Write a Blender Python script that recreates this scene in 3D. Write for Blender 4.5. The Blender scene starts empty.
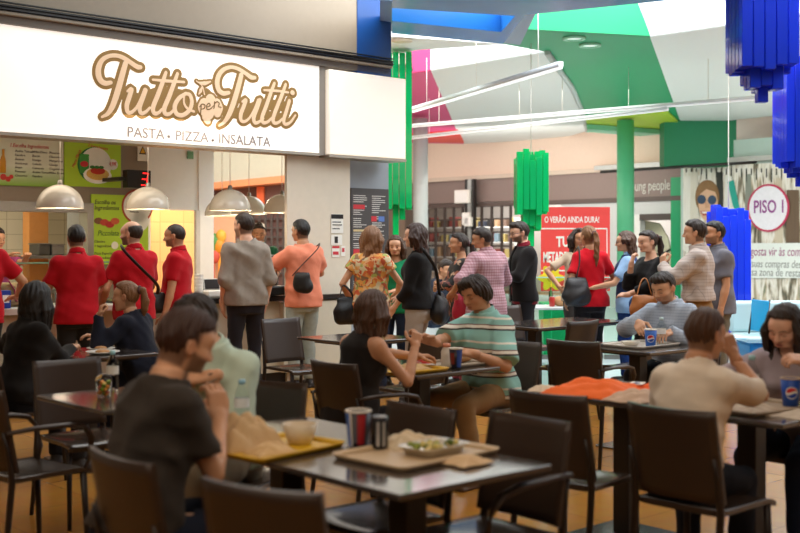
import bpy, bmesh, math, random
import numpy as np
from mathutils import Vector, Matrix

random.seed(7)
RNG = np.random.RandomState(7)
SC = bpy.context.scene
COL = SC.collection
PI = math.pi
F = 1111.0          # focal length in pixels of an 800 px wide frame (50 mm on 36 mm)
HZ = 242.0          # the row the horizon lies on
EYE = 1.5           # camera height
U2 = np.array([0.743, 0.669])    # along the shop front, away to the right
V2 = np.array([-0.669, 0.743])   # into the shop, away to the left


def at(px, Y, z):
    """point on the line of sight of column px, Y metres away, z above the floor"""
    return Vector(((px - 400.0) / F * Y, Y, z))


def at_z(px, py, z):
    Y = F * (EYE - z) / (py - HZ)
    return Vector(((px - 400.0) / F * Y, Y, z))


def at_y(px, py, Y):
    return Vector(((px - 400.0) / F * Y, Y, EYE - (py - HZ) * Y / F))


# ------------------------------------------------------------------ materials
def srgb(c):
    if isinstance(c, str):
        c = c.lstrip('#')
        c = [int(c[i:i + 2], 16) / 255 for i in (0, 2, 4)]
    return tuple((x / 12.92) if x <= 0.04045 else ((x + 0.055) / 1.055) ** 2.4 for x in c)


MATS = {}


def new_mat(name):
    m = bpy.data.materials.new(name)
    m.use_nodes = True
    nt = m.node_tree
    b = next(n for n in nt.nodes if n.type == 'BSDF_PRINCIPLED')
    return m, nt, b


def mat(name, col, rough=0.5, metal=0.0, var=0.08, scale=14.0, bump=0.0, bscale=60.0, spec=0.5,
        emit=None, estr=0.0, trans=0.0, alpha=1.0, coat=0.0, stretch=None, sheen=0.0, ior=1.45):
    """principled material with a little procedural variation of its own colour, and bump"""
    if name in MATS:
        return MATS[name]
    m, nt, b = new_mat(name)
    c = srgb(col)
    N = nt.nodes
    L = nt.links
    tc = N.new('ShaderNodeTexCoord')
    mp = N.new('ShaderNodeMapping')
    L.new(tc.outputs['Object'], mp.inputs['Vector'])
    if stretch:
        mp.inputs['Scale'].default_value = stretch
    if var > 0:
        nz = N.new('ShaderNodeTexNoise')
        nz.inputs['Scale'].default_value = scale
        nz.inputs['Detail'].default_value = 4
        L.new(mp.outputs['Vector'], nz.inputs['Vector'])
        mx = N.new('ShaderNodeMix')
        mx.data_type = 'RGBA'
        mx.inputs['A'].default_value = (*[x * (1 - var) for x in c], 1)
        mx.inputs['B'].default_value = (*[min(1, x * (1 + var)) for x in c], 1)
        L.new(nz.outputs['Fac'], mx.inputs['Factor'])
        L.new(mx.outputs['Result'], b.inputs['Base Color'])
    else:
        b.inputs['Base Color'].default_value = (*c, 1)
    b.inputs['Roughness'].default_value = rough
    b.inputs['Metallic'].default_value = metal
    b.inputs['Specular IOR Level'].default_value = spec
    b.inputs['IOR'].default_value = ior
    if trans:
        b.inputs['Transmission Weight'].default_value = trans
    if alpha < 1:
        b.inputs['Alpha'].default_value = alpha
    if coat:
        b.inputs['Coat Weight'].default_value = coat
        b.inputs['Coat Roughness'].default_value = 0.08
    if sheen:
        b.inputs['Sheen Weight'].default_value = sheen
    if emit is not None:
        b.inputs['Emission Color'].default_value = (*srgb(emit), 1)
        b.inputs['Emission Strength'].default_value = estr
    if bump > 0:
        n2 = N.new('ShaderNodeTexNoise')
        n2.inputs['Scale'].default_value = bscale
        n2.inputs['Detail'].default_value = 5
        L.new(mp.outputs['Vector'], n2.inputs['Vector'])
        bp = N.new('ShaderNodeBump')
        bp.inputs['Strength'].default_value = bump
        bp.inputs['Distance'].default_value = 0.01
        L.new(n2.outputs['Fac'], bp.inputs['Height'])
        L.new(bp.outputs['Normal'], b.inputs['Normal'])
    MATS[name] = m
    return m


def attr_mat(name, rough=0.5, bump=0.0, bscale=120.0, sss=0.0, spec=0.4, sheen=0.0):
    """material whose colour is stored per vertex (lips, brows, iris, printed cloth)"""
    if name in MATS:
        return MATS[name]
    m, nt, b = new_mat(name)
    a = nt.nodes.new('ShaderNodeAttribute')
    a.attribute_name = 'Col'
    nt.links.new(a.outputs['Color'], b.inputs['Base Color'])
    b.inputs['Roughness'].default_value = rough
    b.inputs['Specular IOR Level'].default_value = spec
    if sheen:
        b.inputs['Sheen Weight'].default_value = sheen
    if sss:
        b.inputs['Subsurface Weight'].default_value = sss
        b.inputs['Subsurface Radius'].default_value = (0.012, 0.005, 0.003)
        b.inputs['Subsurface Scale'].default_value = 0.6
    if bump:
        tc = nt.nodes.new('ShaderNodeTexCoord')
        n2 = nt.nodes.new('ShaderNodeTexNoise')
        n2.inputs['Scale'].default_value = bscale
        nt.links.new(tc.outputs['Object'], n2.inputs['Vector'])
        bp = nt.nodes.new('ShaderNodeBump')
        bp.inputs['Strength'].default_value = bump
        bp.inputs['Distance'].default_value = 0.005
        nt.links.new(n2.outputs['Fac'], bp.inputs['Height'])
        nt.links.new(bp.outputs['Normal'], b.inputs['Normal'])
    MATS[name] = m
    return m


def stripe_mat(name, bands, period, axis=2, rough=0.8, warp=0.02, second=None):
    """cloth with repeating woven stripes; bands = [(upto 0..1, colour), ...] along an object axis"""
    if name in MATS:
        return MATS[name]
    m, nt, b = new_mat(name)
    N, L = nt.nodes, nt.links
    tc = N.new('ShaderNodeTexCoord')
    nz = N.new('ShaderNodeTexNoise')
    nz.inputs['Scale'].default_value = 5.0
    L.new(tc.outputs['Object'], nz.inputs['Vector'])

    def ramp_for(ax, bnds, per):
        sx = N.new('ShaderNodeSeparateXYZ')
        L.new(tc.outputs['Object'], sx.inputs['Vector'])
        add = N.new('ShaderNodeMath'); add.operation = 'MULTIPLY_ADD'
        add.inputs[1].default_value = warp
        L.new(nz.outputs['Fac'], add.inputs[0]); L.new(sx.outputs[ax], add.inputs[2])
        dv = N.new('ShaderNodeMath'); dv.operation = 'DIVIDE'; dv.inputs[1].default_value = per
        L.new(add.outputs[0], dv.inputs[0])
        fr = N.new('ShaderNodeMath'); fr.operation = 'FRACT'
        L.new(dv.outputs[0], fr.inputs[0])
        rp = N.new('ShaderNodeValToRGB')
        rp.color_ramp.interpolation = 'CONSTANT'
        els = rp.color_ramp.elements
        start = 0.0
        for i, (upto, c) in enumerate(bnds):
            e = els[0] if i == 0 else (els[1] if i == 1 else els.new(start))
            e.position = start
            e.color = (*srgb(c), 1)
            start = upto
        L.new(fr.outputs[0], rp.inputs['Fac'])
        return rp
    r1 = ramp_for(axis, bands, period)
    if second:
        r2 = ramp_for(second[0], second[1], second[2])
        mx = N.new('ShaderNodeMix'); mx.data_type = 'RGBA'; mx.blend_type = 'MULTIPLY'
        mx.inputs['Factor'].default_value = 1.0
        L.new(r1.outputs['Color'], mx.inputs['A']); L.new(r2.outputs['Color'], mx.inputs['B'])
        L.new(mx.outputs['Result'], b.inputs['Base Color'])
    else:
        L.new(r1.outputs['Color'], b.inputs['Base Color'])
    b.inputs['Roughness'].default_value = rough
    b.inputs['Specular IOR Level'].default_value = 0.2
    MATS[name] = m
    return m


def floral_mat(name, cols, scale=28.0):
    if name in MATS:
        return MATS[name]
    m, nt, b = new_mat(name)
    N, L = nt.nodes, nt.links
    tc = N.new('ShaderNodeTexCoord')
    nz = N.new('ShaderNodeTexNoise'); nz.inputs['Scale'].default_value = 12
    L.new(tc.outputs['Object'], nz.inputs['Vector'])
    mx = N.new('ShaderNodeMix'); mx.data_type = 'RGBA'; mx.inputs['Factor'].default_value = 0.12
    L.new(tc.outputs['Object'], mx.inputs['A']); L.new(nz.outputs['Color'], mx.inputs['B'])
    v = N.new('ShaderNodeTexVoronoi'); v.inputs['Scale'].default_value = scale
    L.new(mx.outputs['Result'], v.inputs['Vector'])
    sp = N.new('ShaderNodeSeparateColor')
    L.new(v.outputs['Color'], sp.inputs['Color'])
    rp = N.new('ShaderNodeValToRGB'); rp.color_ramp.interpolation = 'CONSTANT'
    els = rp.color_ramp.elements
    for i, c in enumerate(cols):
        e = els[i] if i < 2 else els.new(i / len(cols))
        e.position = i / len(cols)
        e.color = (*srgb(c), 1)
    L.new(sp.outputs[0], rp.inputs['Fac'])
    L.new(rp.outputs['Color'], b.inputs['Base Color'])
    b.inputs['Roughness'].default_value = 0.8
    MATS[name] = m
    return m


# ------------------------------------------------------------------ objects
def tag(o, label=None, cat=None, group=None, kind=None):
    if label: o['label'] = label
    if cat: o['category'] = cat
    if group: o['group'] = group
    if kind: o['kind'] = kind
    return o


def empty(name, loc=(0, 0, 0), rz=0.0, label=None, cat=None, group=None):
    o = bpy.data.objects.new(name, None)
    COL.objects.link(o)
    o.empty_display_size = 0.1
    o.location = loc
    o.rotation_euler = (0, 0, rz)
    return tag(o, label, cat, group)


def link_mesh(name, me, m=None, parent=None):
    o = bpy.data.objects.new(name, me)
    COL.objects.link(o)
    if m is not None:
        for q in (m if isinstance(m, (list, tuple)) else [m]):
            me.materials.append(q)
    if parent is not None:
        o.parent = parent
    return o


class MB:
    """collects shapes and links them as one mesh"""

    def __init__(self):
        self.bm = bmesh.new()
        self.mi = 0

    def _face(self, vs, smooth=False):
        try:
            f = self.bm.faces.new(vs)
        except ValueError:
            return None
        f.material_index = self.mi
        f.smooth = smooth
        return f

    def box(self, lo, hi, M=None, bev=0.0, seg=2):
        x0, y0, z0 = lo; x1, y1, z1 = hi
        cs = [(x0, y0, z0), (x1, y0, z0), (x1, y1, z0), (x0, y1, z0), (x0, y0, z1), (x1, y0, z1), (x1, y1, z1), (x0, y1, z1)]
        vs = [self.bm.verts.new(M @ Vector(c) if M is not None else c) for c in cs]
        fs = [self._face([vs[i] for i in q]) for q in ((3, 2, 1, 0), (4, 5, 6, 7), (0, 1, 5, 4), (1, 2, 6, 5), (2, 3, 7, 6), (3, 0, 4, 7))]
        if bev > 0:
            es = list({e for f in fs for e in f.edges})
            r = bmesh.ops.bevel(self.bm, geom=es, offset=bev, segments=seg, affect='EDGES', profile=0.5)
            for f in r['faces']:
                f.smooth = True
                f.material_index = self.mi
        return self

    def prism(self, pts, thick, M=None, bev=0.0):
        """polygon in local xy, thickness along local +z"""
        T = (lambda p: M @ Vector(p)) if M is not None else (lambda p: Vector(p))
        a = [self.bm.verts.new(T((p[0], p[1], 0))) for p in pts]
        b = [self.bm.verts.new(T((p[0], p[1], thick))) for p in pts]
        n = len(pts)
        fs = [self._face(a[::-1]), self._face(b)]
        for i in range(n):
            fs.append(self._face([a[i], a[(i + 1) % n], b[(i + 1) % n], b[i]]))
        if bev > 0:
            es = list({e for f in fs if f for e in f.edges})
            bmesh.ops.bevel(self.bm, geom=es, offset=bev, segments=2, affect='EDGES', profile=0.5)
        return self

    def solid(self, pts3, off):
        """polygon of 3-D points swept by the vector off"""
        off = Vector(off)
        a = [self.bm.verts.new(Vector(p)) for p in pts3]
        b = [self.bm.verts.new(Vector(p) + off) for p in pts3]
        n = len(pts3)
        self._face(a[::-1]); self._face(b)
        for i in range(n):
            self._face([a[i], a[(i + 1) % n], b[(i + 1) % n], b[i]])
        return self

    def tube(self, path, r, sides=10, cap=True, flat=(1.0, 1.0), up=None, smooth=True):
        path = [Vector(p) for p in path]
        n = len(path)
        rs = r if isinstance(r, (list, tuple)) else [r] * n
        rings = []
        prev = None
        for i, p in enumerate(path):
            t = (path[min(i + 1, n - 1)] - path[max(i - 1, 0)])
            if t.length < 1e-9: t = Vector((0, 0, 1))
            t.normalize()
            ref = Vector(up) if up is not None else (prev if prev is not None else (Vector((0, 0, 1)) if abs(t.z) < 0.9 else Vector((1, 0, 0))))
            s = t.cross(ref)
            if s.length < 1e-6: s = t.cross(Vector((1, 0, 0)))
            if s.length < 1e-6: s = t.cross(Vector((0, 1, 0)))
            s.normalize()
            w = s.cross(t).normalized()
            prev = w
            ring = []
            for k in range(sides):
                a = 2 * PI * k / sides + (PI / sides if sides == 4 else 0)
                ring.append(self.bm.verts.new(p + s * math.cos(a) * rs[i] * flat[0] + w * math.sin(a) * rs[i] * flat[1]))
            rings.append(ring)
        for i in range(n - 1):
            for k in range(sides):
                self._face([rings[i][k], rings[i][(k + 1) % sides], rings[i + 1][(k + 1) % sides], rings[i + 1][k]], smooth)
        if cap:
            self._face(rings[0][::-1]); self._face(rings[-1])
        return self

    def lathe(self, prof, M=None, sides=24, smooth=True, close=True):
        """profile [(r, z), ...] turned about local z"""
        T = (lambda p: M @ Vector(p)) if M is not None else (lambda p: Vector(p))
        rings = []
        for r, z in prof:
            if r < 1e-6:
                rings.append([self.bm.verts.new(T((0, 0, z)))])
            else:
                rings.append([self.bm.verts.new(T((r * math.cos(2 * PI * k / sides), r * math.sin(2 * PI * k / sides), z))) for k in range(sides)])
        for i in range(len(rings) - 1):
            a, b = rings[i], rings[i + 1]
            for k in range(sides):
                k2 = (k + 1) % sides
                if len(a) == 1 and len(b) == 1: continue
                if len(a) == 1: self._face([a[0], b[k2], b[k]], smooth)
                elif len(b) == 1: self._face([a[k], a[k2], b[0]], smooth)
                else: self._face([a[k], a[k2], b[k2], b[k]], smooth)
        if close:
            if len(rings[0]) > 1: self._face(rings[0][::-1])
            if len(rings[-1]) > 1: self._face(rings[-1])
        return self

    def ball(self, c, r, sides=14, rings=9):
        rr = r if isinstance(r, (tuple, list)) else (r, r, r)
        M = Matrix.Translation(Vector(c)) @ Matrix.Diagonal((rr[0], rr[1], rr[2], 1))
        return self.lathe([(math.sin(PI * i / rings), -math.cos(PI * i / rings)) for i in range(rings + 1)], M, sides)

    def build(self, name, m=None, parent=None, recalc=True):
        bmesh.ops.remove_doubles(self.bm, verts=self.bm.verts, dist=1e-6)
        if recalc:
            bmesh.ops.recalc_face_normals(self.bm, faces=self.bm.faces)
        me = bpy.data.meshes.new(name)
        self.bm.to_mesh(me)
        self.bm.free()
        return link_mesh(name, me, m, parent)


def frame2(o, xdir, zdir=(0, 0, 1)):
    """matrix with origin o, local x along xdir, local z along zdir"""
    x = Vector(xdir).normalized()
    z = Vector(zdir).normalized()
    y = z.cross(x).normalized()
    x = y.cross(z).normalized()
    return Matrix(((x.x, y.x, z.x, o[0]), (x.y, y.y, z.y, o[1]), (x.z, y.z, z.z, o[2]), (0, 0, 0, 1)))


def upright(o, along, out):
    """plane standing upright: local x = along, local y = up, local z = out (towards the viewer)"""
    x = Vector((along[0], along[1], 0)).normalized()
    y = Vector((0, 0, 1))
    z = x.cross(y)
    if z.dot(Vector((out[0], out[1], 0))) < 0:
        raise ValueError('along must run to the right as seen from out')
    return Matrix(((x.x, y.x, z.x, o[0]), (x.y, y.y, z.y, o[1]), (x.z, y.z, z.z, o[2]), (0, 0, 0, 1)))


def text_mesh(name, body, size, M, m, parent=None, ext=0.002, align='LEFT', sx=1.0, bold=0.0, shear=0.0, fit=None):
    cu = bpy.data.curves.new(name, 'FONT')
    cu.body = body
    cu.size = size
    cu.extrude = ext
    cu.offset = bold
    cu.shear = shear
    cu.align_x = align
    cu.resolution_u = 3
    tmp = bpy.data.objects.new('tmp', cu)
    COL.objects.link(tmp)
    bpy.context.view_layer.update()
    dg = bpy.context.evaluated_depsgraph_get()
    me = bpy.data.meshes.new_from_object(tmp.evaluated_get(dg))
    bpy.data.objects.remove(tmp)
    bpy.data.curves.remove(cu)
    me.name = name
    if fit and len(me.vertices):
        xs = [v.co.x for v in me.vertices]
        w = max(xs) - min(xs)
        sx = fit / w
    me.transform(M @ Matrix.Diagonal((sx, 1, 1, 1)))
    me.materials.clear()
    return link_mesh(name, me, m, parent)


def copy_tree(o, parent=None):
    c = o.copy()
    COL.objects.link(c)
    if parent is not None:
        c.parent = parent
    for ch in list(o.children):
        copy_tree(ch, c)
    return c

# ------------------------------------------------------------------ signed-distance modelling for figures
def rot(axis, deg):
    return np.array(Matrix.Rotation(math.radians(deg), 3, axis))


def unit(v):
    v = np.asarray(v, float)
    n = np.linalg.norm(v)
    return v / n if n > 1e-9 else v


class SDF:
    def __init__(self):
        self.p = []

    def add(self, fn, lo, hi, k=0.02, op='u'):
        self.p.append((fn, np.array(lo, float), np.array(hi, float), k, op))
        return self

    # --- primitives
    def cap(self, a, b, ra, rb, k=0.02, op='u', flat=False, flat_a=False):
        a = np.asarray(a, float); b = np.asarray(b, float)
        ab = b - a; L2 = ab @ ab + 1e-12; L = math.sqrt(L2)

        def fn(x, y, z):
            px, py, pz = x - a[0], y - a[1], z - a[2]
            traw = (px * ab[0] + py * ab[1] + pz * ab[2]) / L2
            t = np.clip(traw, 0, 1)
            if flat:
                tr = np.clip(traw, 0, None) if not flat_a else traw
                dx, dy, dz = px - tr * ab[0], py - tr * ab[1], pz - tr * ab[2]
                d = np.sqrt(dx * dx + dy * dy + dz * dz) - (ra + t * (rb - ra))
                d = np.maximum(d, (traw - 1) * L)
                if flat_a: d = np.maximum(d, -traw * L)
                return d
            dx, dy, dz = px - t * ab[0], py - t * ab[1], pz - t * ab[2]
            return np.sqrt(dx * dx + dy * dy + dz * dz) - (ra + t * (rb - ra))
        r = max(ra, rb)
        return self.add(fn, np.minimum(a, b) - r, np.maximum(a, b) + r, k, op)

    def chain(self, pts, rs, k=0.02, op='u'):
        for i in range(len(pts) - 1):
            self.cap(pts[i], pts[i + 1], rs[i], rs[i + 1], k if i == 0 else min(k, .005), op)
        return self

    def ell(self, c, r, R=None, k=0.02, op='u'):
        c = np.asarray(c, float); r = np.asarray(r, float)
        R = np.eye(3) if R is None else R

        def fn(x, y, z):
            px, py, pz = x - c[0], y - c[1], z - c[2]
            q = [(R[0, i] * px + R[1, i] * py + R[2, i] * pz) for i in range(3)]
            k0 = np.sqrt((q[0] / r[0]) ** 2 + (q[1] / r[1]) ** 2 + (q[2] / r[2]) ** 2)
            k1 = np.sqrt((q[0] / r[0] ** 2) ** 2 + (q[1] / r[1] ** 2) ** 2 + (q[2] / r[2] ** 2) ** 2) + 1e-9
            return k0 * (k0 - 1) / k1
        ext = np.abs(R) @ r
        return self.add(fn, c - ext, c + ext, k, op)

    def rbox(self, c, h, r, R=None, k=0.01, op='u'):
        c = np.asarray(c, float); h = np.asarray(h, float)
        R = np.eye(3) if R is None else R

        def fn(x, y, z):
            px, py, pz = x - c[0], y - c[1], z - c[2]
            q = [np.abs(R[0, i] * px + R[1, i] * py + R[2, i] * pz) - (h[i] - r) for i in range(3)]
            o = np.sqrt(np.maximum(q[0], 0) ** 2 + np.maximum(q[1], 0) ** 2 + np.maximum(q[2], 0) ** 2)
            return o + np.minimum(np.maximum(q[0], np.maximum(q[1], q[2])), 0) - r
        ext = np.abs(R) @ h
        return self.add(fn, c - ext, c + ext, k, op)

    def loft(self, P, R, prof, infl=0.0, zr=None, k=0.03, op='u', p=2.4):
        """prof rows: z, half width, half depth, y centre, in the frame R at P"""
        prof = np.asarray(prof, float)
        z0, z1 = zr if zr else (prof[0, 0], prof[-1, 0])
        P = np.asarray(P, float)

        def fn(x, y, z):
            px, py, pz = x - P[0], y - P[1], z - P[2]
            qx = R[0, 0] * px + R[1, 0] * py + R[2, 0] * pz
            qy = R[0, 1] * px + R[1, 1] * py + R[2, 1] * pz
            qz = R[0, 2] * px + R[1, 2] * py + R[2, 2] * pz
            w = np.interp(qz, prof[:, 0], prof[:, 1]) + infl
            d = np.interp(qz, prof[:, 0], prof[:, 2]) + infl
            yc = np.interp(qz, prof[:, 0], prof[:, 3])
            r = (np.abs(qx / w) ** p + np.abs((qy - yc) / d) ** p) ** (1 / p)
            dd = (r - 1) * np.minimum(w, d)
            return np.maximum(dd, np.maximum(z0 - qz, qz - z1))
        W = prof[:, 1].max() + infl; Dp = (prof[:, 2] + np.abs(prof[:, 3])).max() + infl
        cs = np.array([[sx * W, sy * Dp, zz] for sx in (-1, 1) for sy in (-1, 1) for zz in (z0, z1)]) @ R.T + P
        return self.add(fn, cs.min(0), cs.max(0), k, op)

    def half(self, n, p0, op='i'):
        """keep what lies where n.(p-p0) < 0"""
        n = unit(n); p0 = np.asarray(p0, float)

        def fn(x, y, z):
            return (x - p0[0]) * n[0] + (y - p0[1]) * n[1] + (z - p0[2]) * n[2]
        return self.add(fn, [-9] * 3, [9] * 3, 0.0, op)

    def custom(self, fn, op, k=0.0):
        return self.add(fn, [-9] * 3, [9] * 3, k, op)

    # --- evaluation and meshing
    def mesh(self, res, pad=0.02, clip=None):
        us = [q for q in self.p if q[4] == 'u']
        lo = np.min([q[1] for q in us], 0) - pad
        hi = np.max([q[2] for q in us], 0) + pad
        if clip is not None:
            lo = np.maximum(lo, clip[0]); hi = np.minimum(hi, clip[1])
        n = np.maximum(4, np.ceil((hi - lo) / res).astype(int) + 1)
        ax = [lo[i] + np.arange(n[i]) * res for i in range(3)]
        D = np.full(tuple(n), 0.12)
        for fn, l, h, k, op in self.p:
            m = 0.05 if op == 'u' else k + 0.01
            s = [slice(max(0, np.searchsorted(ax[i], l[i] - m) - 1), np.searchsorted(ax[i], h[i] + m) + 1) for i in range(3)]
            if any(q.stop <= q.start for q in s):
                continue
            X = ax[0][s[0]][:, None, None]; Y = ax[1][s[1]][None, :, None]; Z = ax[2][s[2]][None, None, :]
            d = fn(X, Y, Z)
            c = D[tuple(s)]
            if op == 'u':
                if k > 0:
                    h_ = np.clip(0.5 + 0.5 * (c - d) / k, 0, 1)
                    r = c + (d - c) * h_ - k * h_ * (1 - h_)
                else:
                    r = np.minimum(c, d)
            elif op == 's':
                d = -d
                if k > 0:
                    h_ = np.clip(0.5 - 0.5 * (c - d) / k, 0, 1)
                    r = c + (d - c) * h_ + k * h_ * (1 - h_)
                else:
                    r = np.maximum(c, d)
            elif op == 'i':
                if k > 0:
                    h_ = np.clip(0.5 - 0.5 * (c - d) / k, 0, 1)
                    r = c + (d - c) * h_ + k * h_ * (1 - h_)
                else:
                    r = np.maximum(c, d)
            elif op == 'd':
                r = c + d
            D[tuple(s)] = r
        # close the box
        for a in range(3):
            for e in (0, -1):
                ix = [slice(None)] * 3; ix[a] = e
                D[tuple(ix)] = np.maximum(D[tuple(ix)], 1e-3)
        return surf_nets(D, ax)


_CORN = np.array([(i, j, k) for i in (0, 1) for j in (0, 1) for k in (0, 1)])
_EDG = [(a, b) for a in range(8) for b in range(a + 1, 8) if np.abs(_CORN[a] - _CORN[b]).sum() == 1]


def surf_nets(D, ax):
    ins = D < 0
    cnt = np.zeros(tuple(np.array(D.shape) - 1), np.int8)
    nx, ny, nz = D.shape
    for c in _CORN:
        cnt += ins[c[0]:nx - 1 + c[0], c[1]:ny - 1 + c[1], c[2]:nz - 1 + c[2]]
    act = np.argwhere((cnt > 0) & (cnt < 8))
    if len(act) == 0:
        return np.zeros((0, 3)), np.zeros((0, 4), int)
    vals = np.stack([D[act[:, 0] + c[0], act[:, 1] + c[1], act[:, 2] + c[2]] for c in _CORN], 1)
    acc = np.zeros((len(act), 3)); num = np.zeros(len(act))
    for a, b in _EDG:
        va, vb = vals[:, a], vals[:, b]
        m = (va < 0) != (vb < 0)
        t = np.where(m, va / np.where(m, va - vb, 1), 0)
        pos = _CORN[a] + t[:, None] * (_CORN[b] - _CORN[a])
        acc += pos * m[:, None]; num += m
    loc = act + acc / num[:, None]
    res = ax[0][1] - ax[0][0]
    V = np.stack([ax[i][0] + loc[:, i] * res for i in range(3)], 1)
    idx = np.full(cnt.shape, -1, np.int64)
    idx[act[:, 0], act[:, 1], act[:, 2]] = np.arange(len(act))
    Q = []
    for a in range(3):
        b, c = (a + 1) % 3, (a + 2) % 3
        sl0 = [slice(None)] * 3; sl1 = [slice(None)] * 3
        sl0[a] = slice(0, -1); sl1[a] = slice(1, None)
        s0, s1 = ins[tuple(sl0)], ins[tuple(sl1)]
        e = np.argwhere(s0 != s1)
        e = e[(e[:, b] > 0) & (e[:, c] > 0) & (e[:, b] < D.shape[b] - 1) & (e[:, c] < D.shape[c] - 1)]
        if len(e) == 0: continue
        flip = s0[e[:, 0], e[:, 1], e[:, 2]]

        def g(db, dc):
            q = e.copy(); q[:, b] -= db; q[:, c] -= dc
            return idx[q[:, 0], q[:, 1], q[:, 2]]
        q = np.stack([g(1, 1), g(0, 1), g(0, 0), g(1, 0)], 1)
        q[~flip] = q[~flip][:, ::-1]
        Q.append(q)
    return V, np.concatenate(Q)


def np_mesh(name, V, Q, mats, parent=None, cols=None, midx=None):
    me = bpy.data.meshes.new(name)
    me.vertices.add(len(V)); me.vertices.foreach_set('co', np.ascontiguousarray(V, np.float32).ravel())
    me.loops.add(len(Q) * 4); me.loops.foreach_set('vertex_index', np.ascontiguousarray(Q, np.int32).ravel())
    me.polygons.add(len(Q))
    me.polygons.foreach_set('loop_start', np.arange(0, len(Q) * 4, 4, dtype=np.int32))
    try:
        me.polygons.foreach_set('loop_total', np.full(len(Q), 4, np.int32))
    except Exception:
        pass
    me.update(calc_edges=True)
    me.shade_smooth()
    if cols is not None:
        a = me.attributes.new('Col', 'FLOAT_COLOR', 'POINT')
        a.data.foreach_set('color', np.ascontiguousarray(np.concatenate([cols, np.ones((len(cols), 1))], 1), np.float32).ravel())
    if midx is not None:
        me.polygons.foreach_set('material_index', np.ascontiguousarray(midx, np.int32))
    return link_mesh(name, me, mats, parent)


def join(parts):
    V, Q, o = [], [], 0
    for v, q in parts:
        V.append(v); Q.append(q + o); o += len(v)
    return np.concatenate(V), np.concatenate(Q)


def smooth_mesh(V, Q, n=1, f=0.5):
    for _ in range(n):
        S = np.zeros_like(V); C = np.zeros(len(V))
        for i in range(4):
            a, b = Q[:, i], Q[:, (i + 1) % 4]
            np.add.at(S, a, V[b]); np.add.at(C, a, 1)
            np.add.at(S, b, V[a]); np.add.at(C, b, 1)
        V = V + f * (S / np.maximum(C, 1)[:, None] - V)
    return V


def wrinkle(amp, seed, freq=30.0):
    r = np.random.RandomState(seed)
    W = []
    for _ in range(4):
        d = unit(r.normal(size=3) * [1, 1, 0.9])
        W.append((d * freq * r.uniform(0.5, 1.4), r.uniform(0, 6.28), unit(r.normal(size=3)) * freq * 0.4, r.uniform(0, 6.28)))

    def fn(x, y, z):
        s = 0
        for d, ph, e, ph2 in W:
            s = s + np.sin(x * d[0] + y * d[1] + z * d[2] + ph + 1.5 * np.sin(x * e[0] + y * e[1] + z * e[2] + ph2))
        return amp * s / 3.0
    return fn


def ik(S, W, l1, l2, pole):
    S = np.asarray(S, float); W = np.asarray(W, float)
    d = W - S; L = np.linalg.norm(d)
    mx = (l1 + l2) * 0.995
    if L > mx:
        W = S + d / L * mx; d = W - S; L = mx
    a = (l1 * l1 - l2 * l2 + L * L) / (2 * L)
    h = math.sqrt(max(0.0, l1 * l1 - a * a))
    u = d / L
    p = np.asarray(pole, float); p = p - u * (p @ u)
    p = unit(p)
    return S + u * a + p * h, W


MALE = [(-.11, .148, .098, -.012), (-.05, .166, .112, -.012), (.03, .168, .112, -.008), (.10, .156, .104, 0), (.20, .145, .100, .004),
        (.30, .156, .108, .002), (.38, .168, .115, 0), (.43, .170, .110, -.004), (.475, .152, .094, -.010), (.515, .108, .074, -.014),
        (.545, .074, .060, -.012), (.575, .058, .056, -.006), (.62, .054, .056, 0)]
FEMALE = [(-.11, .150, .100, -.014), (-.05, .172, .116, -.016), (.03, .170, .112, -.010), (.10, .148, .096, 0), (.20, .124, .086, .004),
          (.30, .134, .094, .006), (.38, .146, .104, .008), (.44, .148, .096, 0), (.48, .130, .080, -.006), (.515, .094, .062, -.010),
          (.545, .064, .050, -.008), (.575, .052, .046, -.004), (.62, .046, .046, 0)]

SKIN = {'fair': '#d9a88c', 'mid': '#d09e7c', 'tan': '#be8a67', 'dark': '#9a6846'}
HAIRC = {'black': '#16110f', 'dark': '#2a1c14', 'brown': '#4a2f1e', 'light': '#7d5535', 'chest': '#3a2219'}


def hair_mat(c):
    return mat('hair_' + c, HAIRC[c], rough=0.42, var=0.35, scale=60, stretch=(3, 3, 0.5), bump=0.5, bscale=110, spec=0.5)


def cloth(col, kind='cotton'):
    nm = 'cloth_' + col.lstrip('#') + kind
    if kind == 'jeans':
        return mat(nm, col, rough=0.85, var=0.22, scale=24, bump=0.35, bscale=240, spec=0.15)
    if kind == 'leather':
        return mat(nm, col, rough=0.4, var=0.15, scale=20, bump=0.35, bscale=150, spec=0.45)
    return mat(nm, col, rough=0.85, var=0.07, scale=18, bump=0.22, bscale=320, spec=0.15, sheen=0.08)


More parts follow.
